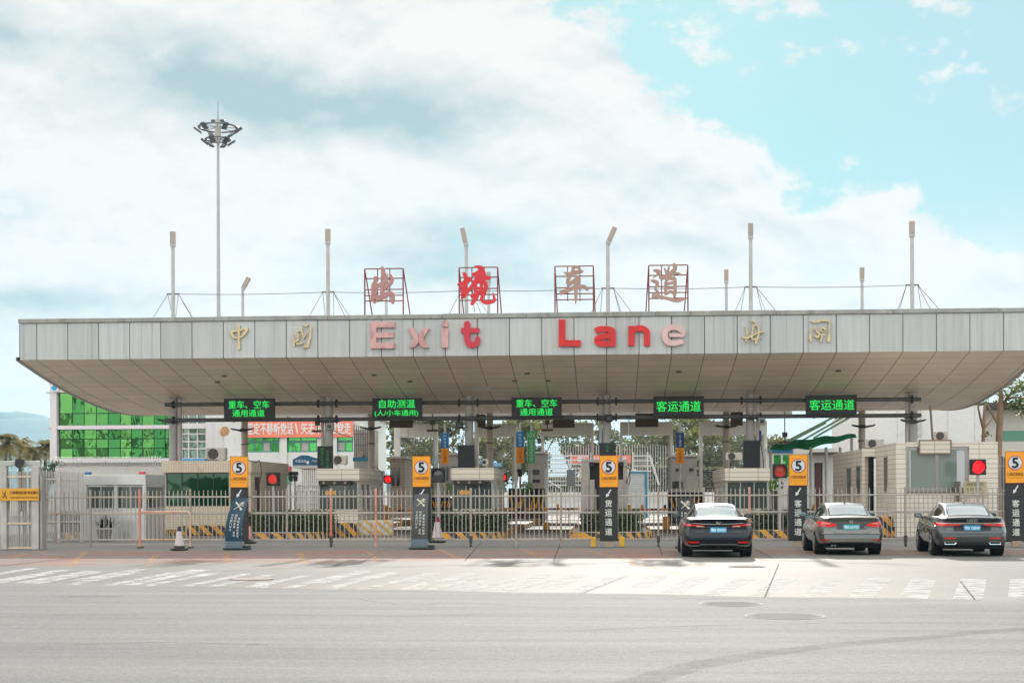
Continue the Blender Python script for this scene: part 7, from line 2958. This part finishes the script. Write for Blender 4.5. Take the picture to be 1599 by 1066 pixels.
# clear gridded bay beside it
mb = MB()
wx = [283, 293.5, 307, 320.5]
for px in wx:
    x = P(px, 0, Y).x
    mb.box((x - .05, Y - .2, zf(715)), (x + .05, Y - .02, zf(613)))
for py in (663, 678, 690, 701):
    mb.box((P(283, 0, Y).x, Y - .19, zf(py) - .05), (P(320.5, 0, Y).x, Y - .03, zf(py) + .05))
mb.build('window_grille', FRAMEW, t)
mb = MB()
for a, b in zip(wx, wx[1:]):
    for (r0, r1) in ((640, 663), (663, 678), (678, 690), (690, 701), (701, 715)):
        xa, xb = P(a, 0, Y).x, P(b, 0, Y).x
        tx = rr.uniform(-.02, .02)
        mb.add([(xa, Y - .018 - tx, zf(r1)), (xb, Y - .018 + tx, zf(r1)), (xb, Y - .018 + tx, zf(r0)), (xa, Y - .018 - tx, zf(r0))], [(0, 1, 2, 3)])
mb.build('clear_glazing', glass_mat((110, 130, 116), .05, .6, .3), t)
a, b = P(80, 611, Y - .75), P(91, 598, Y - .75)
mb = MB()
mb.box((a.x, Y - .75, a.z), (b.x, Y - .62, b.z))
lb = mb.build('corner_board', WHITE, t)
ORIGIN[lb.name] = ORIGIN[t.name].copy()
mb = MB()
mb.prism([((a.x + b.x) / 2 + math.cos(k * .4) * .26 * (1.3 if k % 8 < 4 else .8), (a.z + b.z) / 2 + math.sin(k * .4) * .30) for k in range(16)], lambda p, q, d: Vector((p, Y - .75 + d, q)), -.02, -.002)
mb.build('blue_logo', M((40, 150, 206), .4), lb)
# low grey wall with wire coils below it
Y = 92
a, b = P(86, 760, Y), P(252, 728, Y)
mb = MB()
mb.box((a.x, Y, 0), (b.x, Y + .2, b.z))
tag(mb.build('garden_wall', M((196, 192, 186), .7, var=.08)), 'low pale wall topped with coiled wire below the mirrored green building', 'wall')
t = thing('wire_coil', 'tangled pale coil of wire with leaning stakes along the low wall', 'wire', ((a.x + b.x) / 2, Y, b.z))
mb = MB()
pts = []
n = 360
for k in range(n):
    f = k / n
    pts.append((a.x + (b.x - a.x) * f, Y + .1 + .34 * math.cos(f * 250), b.z + .33 + .30 * math.sin(f * 250)))
mb.tube(pts, .016, 4)
mb.build('coil', M((206, 204, 200), .4, .4), t)
for px in (123, 161, 198, 238):
    mb = MB()
    mb.cyl(P(px, 728, Y), P(px + 5, 718, Y), .03, n=6)
    mb.build('stake', ALU, t)


# ------------------------------------------------------------------ right-hand background
def plain_block(px0, px1, py, Y, depth, name, label, mat, cat='building'):
    a, b = P(px0, py, Y), P(px1, py, Y)
    t = thing(name, label, cat, ((a.x + b.x) / 2, Y, 0))
    mb = MB()
    mb.box((a.x, Y, 0), (b.x, Y + depth, a.z))
    mb.build('wall', mat, t)
    return t, a, b


t, a, b = plain_block(1366, 1537, 634, 105, 20, 'white_hall', 'large blank white hall rising behind the tiled building', WHITEW)
mb = MB()
for px in (1399, 1421, 1478, 1520):
    x = P(px, 0, 105).x
    mb.box((x - .03, 104.985, 0), (x + .03, 104.998, a.z))
mb.build('panel_joint', M((196, 192, 186), .6), t)
mb = MB()
xq = P(1421, 0, 105).x
mb.box((xq, 104.9, P(0, 689, 105).z), (xq + .7, 104.98, P(0, 640, 105).z))
mb.build('drain_strip', M((188, 184, 178), .6), t)
t, a, b = plain_block(1538, 1720, 640, 112, 14, 'green_window_building', 'pale building with a green window strip beyond the bare tree', CREAM)
mb = MB()
u, v = P(1566, 688, 112), P(1640, 672, 112)
mb.box((u.x, 111.9, u.z), (v.x, 111.99, v.z))
mb.build('window_strip', glass_mat((40, 110, 80), .06, .3, .2), t)
mb = MB()
mb.box((a.x - 9, 110, a.z + .002), (b.x, 127, a.z + .45))
mb.build('roof', M((60, 56, 52), .6), t)
# green awning on posts, white roof truss, small kiosk under it
Y = 84
t = thing('green_awning', 'faded green fabric awning stretched over white posts above the silver-grey saloon', 'awning', (P(1265, 0, Y).x, Y, 0))
top = [P(1199, 702, Y + 5), P(1262, 700, Y + 5), P(1338, 681, Y + 5)]
low = [P(1205, 697, Y - 1), P(1240, 688, Y - 1), P(1290, 681, Y - 1), P(1336, 677.5, Y - 1)]


def aw(u, v):
    f0, f1 = u * 2, u * 3
    i, j = min(int(f0), 1), min(int(f1), 2)
    p = top[i].lerp(top[i + 1], f0 - i)
    q = low[j].lerp(low[j + 1], f1 - j)
    r_ = q.lerp(p, v)
    return r_ + Vector((0, 0, -.12 * math.sin(v * math.pi) + .05 * math.sin(u * 22)))


mb = MB()
mb.grid(aw, 26, 6)
mb.grid(lambda u, v: aw(u, v) + Vector((0, 0, -.03)), 26, 6)
mb.build('fabric', M((56, 140, 96), .6, var=.25, scale=1.2, dirt=((130, 176, 150), 1.5, .60, .5), spec=.0), t)
for px in (1203, 1266, 1290, 1312, 1330):
    mb = MB()
    q = P(px, 698 if px < 1320 else 684, Y + 1)
    mb.cyl((q.x, Y + 1, 0), (q.x, Y + 1, q.z), .09, n=10)
    mb.build('post', WHITEW, t)
for a, b in (((1222, 692), (1312, 646)), ((1252, 688), (1322, 648)), ((1228, 692), (1290, 660)), ((1270, 684), (1336, 646))):
    mb = MB()
    mb.cyl(P(*a, Y + 3), P(*b, Y + 3), .07, n=6)
    mb.build('truss_bar', WHT, t)
Y = 96
t, a, b = plain_block(1196, 1306, 700, Y, 6, 'service_kiosk', 'white service kiosk with green window and dark red door under the awning', WHITEW)
mb = MB()
u, v = P(1199, 707, Y - .1), P(1238, 699, Y - .1)
mb.box((u.x, Y - .1, u.z), (v.x, Y - .01, v.z))
mb.build('blue_band', M((24, 96, 140), .5), t)
glazing(t, P(1203, 0, Y).x, P(1234, 0, Y).x, P(0, 752, Y).z, P(0, 713, Y).z, Y - .01, glass_mat((60, 160, 80), .06, .5, .2), 1, frame=WHT, fw=.12)
glazing(t, P(1269.5, 0, Y).x, P(1282, 0, Y).x, .1, P(0, 728, Y).z, Y - .01, M((92, 52, 46), .5), 0, 'door', M((60, 50, 46), .5), .08)
mb = MB()
u, v = P(1264, 712, Y - .4), P(1306, 706, Y - .4)
mb.box((u.x, Y - 1.2, v.z - .15), (v.x, Y - .01, v.z))
mb.build('door_canopy', M((84, 74, 68), .6), t)
# tall barred fence on the far side
Y = 66
t = thing('tall_fence', 'tall dark-barred fence beside the bright red round lamp, under the bare trees', 'fence', (P(1560, 0, Y).x, Y, 0))
x0, x1 = P(1530, 0, Y).x, P(1660, 0, Y).x
zt_ = P(1560, 716, Y).z
mb = MB()
n = 34
for k in range(n + 1):
    x = x0 + (x1 - x0) * k / n
    mb.cyl((x, Y, .2), (x, Y, zt_ + (.12 if k % 2 else 0)), .022, n=6)
mb.build('bar_grille', M((176, 172, 166), .45, .3), t)
for z in (.4, zt_ * .55, zt_ - .35):
    mb = MB()
    mb.box((x0, Y + .03, z), (x1, Y + .07, z + .06))
    mb.build('rail', ALU, t)
for px in (1531, 1566, 1600):
    x = P(px, 0, Y).x
    mb = MB()
    mb.box((x - .08, Y + .08, 0), (x + .08, Y + .22, zt_ + .1))
    mb.build('post', M((110, 106, 102), .5, .3), t)


# ================================================================== trees
def tree(name, label, base, h, crown_r, n_leaf, leaf, bark, trunk_r=.16, lean=0, fork=.45, clumps=14, seed=1, group=None, leaf_s=.16, zc=.72, limbs=6, squash=.75):
    rr = random.Random(seed)
    t = thing(name, label, 'tree', base, group)
    mb = MB()
    B = Vector(base)
    top = B + Vector((lean, 0, h * fork))
    mb.tube([B + (top - B) * (k / 5) + Vector((rr.gauss(0, .04), rr.gauss(0, .04), 0)) for k in range(6)], trunk_r, 8, 0, trunk_r * .7)
    ends = []
    for k in range(limbs):
        th = 6.28 * k / limbs + rr.uniform(-.4, .4)
        rad = crown_r * rr.uniform(.35, .9)
        e = B + Vector((lean + math.cos(th) * rad, math.sin(th) * rad, h * rr.uniform(zc - .12, .95)))
        s = B + (top - B) * rr.uniform(.75, 1.0)
        mid = s.lerp(e, .5) + Vector((rr.gauss(0, .2), rr.gauss(0, .2), rr.uniform(.0, .5)))
        pts = [Vector(p) for p in catmull([tuple(s), tuple(mid), tuple(e)], 4)]
        mb.tube(pts, trunk_r * .5, 6, 0, trunk_r * .12)
        ends.append(e)
        for _ in range(2):
            q = pts[rr.randint(3, 7)]
            e2 = q + Vector((rr.gauss(0, 1), rr.gauss(0, 1), rr.uniform(.2, 1))) * crown_r * .28
            mb.tube([q, q.lerp(e2, .5) + Vector((0, 0, .1)), e2], trunk_r * .2, 5, 0, trunk_r * .06)
            ends.append(e2)
    mb.build('trunk', bark, t)
    if n_leaf:
        cl = []
        for k in range(clumps):
            c = rr.choice(ends) + Vector((rr.gauss(0, .3), rr.gauss(0, .3), rr.gauss(0, .25))) * crown_r * .5
            cl.append((c, crown_r * rr.uniform(.22, .42)))
        mb = MB()
        for _ in range(n_leaf):
            c, r_ = rr.choice(cl)
            d = Vector((rr.gauss(0, 1), rr.gauss(0, 1), rr.gauss(0, 1) * squash)).normalized() * r_ * rr.random() ** .45
            p = c + Vector((d.x, d.y, d.z * squash))
            a = Vector((rr.gauss(0, 1), rr.gauss(0, 1), rr.gauss(0, .7))).normalized()
            b = a.orthogonal().normalized()
            b = (b * math.cos(rr.random() * 6) + a.cross(b) * math.sin(rr.random() * 6))
            s = leaf_s * rr.uniform(.6, 1.3)
            mb.add([p - a * s, p + b * s * .5, p + a * s, p - b * s * .5], [(0, 1, 2, 3)])
        mb.build('crown', leaf, t)
    return t


BARK = M((96, 84, 70), .9, var=.25, scale=6)
BARKL = M((150, 124, 98), .85, var=.2, scale=3)
LEAFD = leaf_mat((104, 104, 84), .3, .35, .5)
LEAFM = leaf_mat((112, 114, 84), .33, .35, .5)
LEAFB = leaf_mat((86, 100, 44), .35, .4, .8)
spots = [(640, 150, 11, 4.5, 'behind the second portal frame'), (706, 158, 12, 5.0, 'behind the second pylon and its hanging sign'), (775, 150, 11, 4.2, 'with crooked limbs beyond the mid plaza booth'), (838, 165, 12, 4.6, 'behind the green hanging banner'), (897, 172, 12, 4.5, 'behind the middle portal screen'),
         (960, 160, 11, 4.5, 'behind the freight pylon'), (1024, 152, 11, 4.8, 'behind the steel stair'), (1078, 168, 13, 5.0, 'behind the white board'), (1128, 150, 11, 4.6, 'with bare limbs showing above the black sedan'), (1185, 160, 10, 4.0, 'at the end of the row by the green awning')]
for i, (px, Y, h, cr, lab) in enumerate(spots):
    Y += 16
    h *= 1.1
    q = P(px, 800, Y)
    tree('broadleaf_tree', 'dusty green broadleaf tree ' + lab, (q.x, Y, 0), h, cr, 3400, LEAFD if i % 2 else LEAFM, BARK, .22, 0, .30, 30, 20 + i, 'trees beyond the portals', .30, .5, 7)
# second, lower layer: shrubs under the trees
for i, (px, Y, w_, h) in enumerate([(660, 160, 5, 3.2), (760, 160, 4, 2.8), (870, 162, 5, 3.6), (1036, 154, 4.5, 4.6), (1104, 152, 4.5, 4.4), (930, 162, 4.5, 3.4)]):
    q = P(px, 800, Y)
    desc = ['by the grey tiled hut', 'by the mid plaza booth', 'behind the inspection platform', 'behind the sloping stair handrail', 'above the black sedan roof', 'behind the small square display']
    leafy('shrub', 'dense grey-green shrub ' + desc[i], q.x - w_ / 2, q.x + w_ / 2, Y, Y + 2.5, 0, h, 900, LEAFM, 'shrubs under the far trees')['category'] = 'shrub'
for o in list(bpy.data.objects):
    if o.name.startswith('shrub'):
        for c_ in o.children:
            if c_.name.startswith('foliage'):
                me = c_.data
                for p in me.polygons:
                    idx = list(p.vertices)
                    ce = sum((me.vertices[k].co for k in idx), Vector()) / 4
                    for k in idx:
                        me.vertices[k].co = ce + (me.vertices[k].co - ce) * 4.0
# bare trees beside the tiled hall
def pruned_tree(name, label, px_path, limbs, Y, r0, leaf_spots, seed):
    """trunk and limbs follow the forks seen in the photograph, each leaning a little in depth"""
    rr = random.Random(seed)
    g = P(px_path[0][0], 800, Y)
    t = thing(name, label, 'tree', (g.x, Y, 0), 'pruned trees by the tiled hall')
    mb = MB()
    pts = [Vector((g.x, Y, 0))] + [P(a, b, Y) for a, b in px_path[1:]]
    mb.tube([Vector(p) for p in catmull([tuple(p) for p in pts], 4)], r0, 10, 0, r0 * .75)
    for path, ra, dy in limbs:
        lp = [P(a, b, Y + dy * k / (len(path) - 1)) for k, (a, b) in enumerate(path)]
        mb.tube([Vector(p) for p in catmull([tuple(p) for p in lp], 4)], ra, 8, 0, ra * .55)
    mb.build('trunk', BARKL, t)
    mb = MB()
    for (a, b, rad, n) in leaf_spots:
        c = P(a, b, Y + rr.uniform(-.6, .6))
        for _ in range(n):
            d = Vector((rr.gauss(0, 1), rr.gauss(0, 1), rr.gauss(0, .7)))
            p = c + d.normalized() * rad * rr.random() ** .5
            u = Vector((rr.gauss(0, 1), rr.gauss(0, 1), rr.gauss(0, .6))).normalized()
            w = u.orthogonal().normalized()
            s_ = rr.uniform(.06, .13)
            mb.add([p - u * s_, p + w * s_ * .55, p + u * s_, p - w * s_ * .55], [(0, 1, 2, 3)])
    mb.build('crown', LEAFB, t)


pruned_tree('bare_tree', 'slender pruned tree with bare forked limbs behind the bright red round lamp', [(1533, 840), (1534, 720), (1536, 667)],
            [([(1535, 668), (1530, 648), (1527, 634)], .07, -.5), ([(1536, 668), (1537, 648), (1538, 630)], .10, .2), ([(1537, 668), (1545, 658), (1552, 649)], .07, .5), ([(1527, 636), (1531, 630), (1526, 626)], .04, -.3)], 74, .105, [(1540, 679, .25, 30), (1539, 628, .3, 16)], 5)
pruned_tree('bare_tree', 'thicker pruned tree with a leafy tuft reaching under the canopy end', [(1558, 840), (1559, 720), (1561, 660), (1562, 640)],
            [([(1562, 642), (1563, 622), (1562, 604)], .16, 0), ([(1558, 660), (1548, 643), (1541, 631)], .08, -.6), ([(1563, 640), (1572, 622), (1580, 612)], .10, .5), ([(1562, 640), (1556, 630), (1551, 626)], .06, .4), ([(1578, 616), (1590, 604), (1604, 592)], .07, .8), ([(1572, 624), (1586, 620), (1600, 622)], .05, -.7)], 73, .19,
            [(1566, 620, .4, 60), (1586, 612, .6, 130), (1598, 602, .8, 260), (1592, 630, .5, 120), (1600, 634, .6, 160), (1580, 634, .35, 50)], 9)
q = P(1668, 800, 80)
tree('leafy_tree', 'leafy tree at the picture edge beyond the canopy end', (q.x, 80, 0), 8.4, 2.2, 700, LEAFB, BARKL, .16, 0, .55, 14, 13, None, .14, .8, 6)
# small potted palms among the rear lanes
for px, py, Y, lab in [(704, 764, 88, 'beside the second pylon'), (822, 762, 86, 'on top of the chevron block'), (1210, 757, 80, 'below the dull red signal')]:
    q = P(px, py, Y)
    t = thing('round_bush', 'small round bright green bush ' + lab, 'plant', (q.x, Y, 0), 'small round bushes')
    rr = random.Random(px)
    mb = MB()
    for _ in range(220):
        d = Vector((rr.gauss(0, 1), rr.gauss(0, 1), rr.gauss(0, 1))).normalized() * .5 * rr.random() ** .3
        a = Vector((rr.gauss(0, 1), rr.gauss(0, 1), rr.gauss(0, 1))).normalized() * .08
        b_ = a.orthogonal().normalized() * .04
        p = Vector((q.x, Y, q.z)) + d * .9
        mb.add([p - a, p + b_, p + a, p - b_], [(0, 1, 2, 3)])
    mb.build('foliage', leaf_mat((84, 124, 40), .3), t)
    mb = MB()
    mb.cyl((q.x, Y, 0), (q.x, Y, q.z - .3), .16, .2, n=10)
    mb.build('stem', M((110, 96, 80), .8), t)


# palms by the mirrored building
def palm(px, py_top, Y, r_, seed, label):
    rr = random.Random(seed)
    q = P(px, py_top, Y)
    t = thing('palm_tree', label, 'palm', (q.x, Y, 0), 'palms before the hills')
    mb = MB()
    mb.tube([(q.x + .1 * math.sin(k), Y, q.z * k / 6) for k in range(7)], .24, 8, 0, .17)
    mb.build('trunk', BARK, t)
    mb = MB()
    for k in range(30):
        th = 6.28 * k / 30 + rr.uniform(-.2, .2)
        el = rr.uniform(-.25, 1.3)
        L = r_ * rr.uniform(.8, 1.1)
        prev = None
        for s in range(10):
            f = s / 9
            p = Vector((q.x, Y, q.z)) + Vector((math.cos(th) * math.cos(el) * L * f, math.sin(th) * math.cos(el) * L * f, math.sin(el) * L * f - .75 * L * f * f))
            if prev is not None:
                d = (p - prev)
                side = d.cross(Vector((0, 0, 1))).normalized()
                w_ = r_ * .26 * math.sin(math.pi * (.12 + .85 * f))
                for sg in (1, -1):
                    for m_ in range(3):
                        b0 = prev.lerp(p, m_ / 3)
                        b1 = prev.lerp(p, m_ / 3 + .30)
                        tip = b0 + side * sg * w_ + d * .5 + Vector((0, 0, -.25 * w_ + rr.gauss(0, .05)))
                        mb.add([b0, b1, tip], [(0, 1, 2)])
            prev = p
    mb.build('crown', leaf_mat((112, 104, 66), .35, .3), t)


palm(10, 690, 150, 3.2, 1, 'dusty palm with wide fronds at the picture edge above the entrance gate')
palm(32, 694, 156, 3.0, 2, 'dusty palm in the middle of the group above the horn speaker')
palm(54, 706, 150, 2.6, 3, 'low dusty palm between its taller neighbour and the mirrored building')
palm(72, 698, 152, 2.8, 4, 'dusty palm whose fronds touch the white frame of the mirrored building')
q = P(72, 725, 100)
tree('dark_tree', 'dark leafy tree in front of the palms, below the corner of the mirrored building', (q.x, 100, 0), 4.3, 1.5, 900, leaf_mat((70, 80, 62), .25), BARK, .12, 0, .4, 10, 31, None, .15, .7)
# hills
mb = MB()
prof_h = [(-300, 690), (-180, 668), (-80, 650), (-20, 642), (8, 643.5), (22, 648), (33, 642), (48, 643), (64, 649), (82, 653), (130, 664), (200, 680), (300, 692), (420, 700), (560, 706)]
Yh = 4200
pts = catmull(prof_h, 6)
rr = random.Random(4)
crest = [P(a, b + rr.gauss(0, .35), Yh) for a, b in pts]
vs, fs = [], []
m = 16
for i, p in enumerate(crest):
    for k in range(m):
        f = k / (m - 1)
        dy = -1500 + 2400 * f
        g = math.sin(min(f / .62, 1) * math.pi / 2) if f < .62 else math.cos((f - .62) / .38 * math.pi / 2)
        ridge = 1 + .10 * math.sin(i * .55 + k * .4) * math.sin(f * math.pi) * (abs(f - .62) > .05)
        z = p.z * min(g * ridge, 1.0 * (1 - .0)) * ((Yh + dy) / Yh) ** 1.0 if f < .62 else p.z * g
        vs.append((p.x, Yh + dy, max(z, -1)))
for i in range(len(crest) - 1):
    for k in range(m - 1):
        fs.append((i * m + k, (i + 1) * m + k, (i + 1) * m + k + 1, i * m + k + 1))
mb.add(vs, fs, 0, True)
structure(mb.build('hills', M((46, 66, 52), .9, var=.35, scale=.01)))

# ------------------------------------------------------------------ floodlight tower
Y = 128.0
q0 = P(340.5, 228, Y)
t = thing('floodlight_mast', 'very tall tapering floodlight mast with two rings of lamps above the canopy', 'floodlight mast', (q0.x, Y, 0))
px_m = 1 / 2250 * Y
mb = MB()
mb.cyl((q0.x, Y, 0), (q0.x, Y, P(340, 184, Y).z), .24, .11, n=18)
mb.build('pole', M((168, 168, 166), .45, .3), t)
mb = MB()
mb.cyl((q0.x, Y, P(340, 184, Y).z), (q0.x, Y, P(340, 158, Y).z), .035, .02, n=6)
mb.build('lightning_rod', M((90, 90, 92), .4, .4), t)
zh = P(340, 203, Y).z
zl = P(340, 219, Y).z
for z, r_ in ((P(340, 199.5, Y).z, 31 * px_m), (P(340, 218, Y).z, 20 * px_m)):
    mb = MB()
    for rk in (1.0, .93):
        pts = [(q0.x + math.cos(k * math.pi / 16) * r_ * rk, Y + math.sin(k * math.pi / 16) * r_ * rk, z) for k in range(33)]
        mb.tube(pts, .06, 6)
    for k in range(8):
        th = k * math.pi / 4 + .2
        mb.cyl((q0.x, Y, z + .05), (q0.x + math.cos(th) * r_, Y + math.sin(th) * r_, z), .035, n=6)
    mb.build('carrier_ring', M((120, 120, 122), .45, .3), t)
mb = MB()
mb.cyl((q0.x, Y, zl - .25), (q0.x, Y, zh + .9), .28, n=14)
mb.build('winch_drum', M((178, 172, 166), .5), t)
DK = M((74, 78, 84), .4, .3)
for z, r_, n, off in ((P(340, 203.5, Y).z, 34 * px_m, 6, .08), (P(340, 222.5, Y).z, 22 * px_m, 6, .35)):
    for k in range(n):
        th = 2 * math.pi * k / n + off
        c, s = math.cos(th), math.sin(th)
        cpt = Vector((q0.x + c * r_ * .95, Y + s * r_ * .95, z))
        rad, tan, dn = Vector((c, s, 0)), Vector((-s, c, 0)), Vector((0, 0, 1))
        e1 = (rad * .75 - dn * .0 + dn * -.62).normalized() if False else (rad * .80 + dn * .58).normalized()
        e2 = tan
        nn = e1.cross(e2)
        vs = []
        for i in (-1, 1):
            for j in (-1, 1):
                for l in (-1, 1):
                    vs.append(cpt + e1 * .38 * i + e2 * .22 * j + nn * .07 * l)
        mb = MB()
        mb.add(vs, [(0, 1, 3, 2), (4, 6, 7, 5), (0, 4, 5, 1), (2, 3, 7, 6), (0, 2, 6, 4), (1, 5, 7, 3)])
        mb.build('floodlight', DK, t)
for sg in (-1, 1):
    mb = MB()
    z = P(340, 188, Y).z
    mb.box((q0.x + sg * .15, Y - .15, z - .16), (q0.x + sg * .62, Y + .15, z + .04), bev=.03)
    mb.build('top_lamp', DK, t)

# street trees on the near side of the road, behind the viewer: seen only mirrored in the green glass and the cars
for i, (px, py, hh) in enumerate(((-62, -30, 15), (-71, -36, 20), (-82, -30, 13), (-93, -34, 19), (-106, -30, 15), (-22, -32, 9), (-12, -35, 10), (-2, -31, 9), (8, -34, 10), (18, -32, 9), (28, -35, 10), (39, -32, 9))):
    tree('street_tree', 'leafy street tree on the near side of the road behind the viewer', (px, py, 0), hh, hh * .33, 1100, LEAFM, BARK, .2, 0, .4, 16, 60 + i, 'street trees behind the viewer', .6, .6, 6)

HAZE = .00011
for x0, x1, h, lab in ((-79, -75.5, 30, 'slim white tower on the near side of the road, seen only in reflections'), (-112, -98, 8, 'low pale building on the near side of the road, seen only in reflections'), (-30, 46, 7, 'long low building behind the street trees, seen only in reflections')):
    mb = MB()
    mb.box((x0, -52, 0), (x1, -44, h))
    tag(mb.build('roadside_building', WHITEW if h != 7 else GREYW), lab, 'building')


# ------------------------------------------------------------------ haze: pale air out to the hills
mb = MB()
mb.box((-5200, -420, -1.0), (5200, 7200, 330))
hz = mb.build('haze', [])
hz['kind'] = 'stuff'
hm = bpy.data.materials.new('haze air')
hm.use_nodes = True
ht = hm.node_tree
ht.nodes.clear()
pv = ht.nodes.new('ShaderNodeVolumePrincipled')
pv.inputs['Color'].default_value = (.44, .78, 1.0, 1)
pv.inputs['Density'].default_value = HAZE
pv.inputs['Anisotropy'].default_value = .2
ho = ht.nodes.new('ShaderNodeOutputMaterial')
ht.links.new(pv.outputs[0], ho.inputs['Volume'])
hz.data.materials.append(hm)
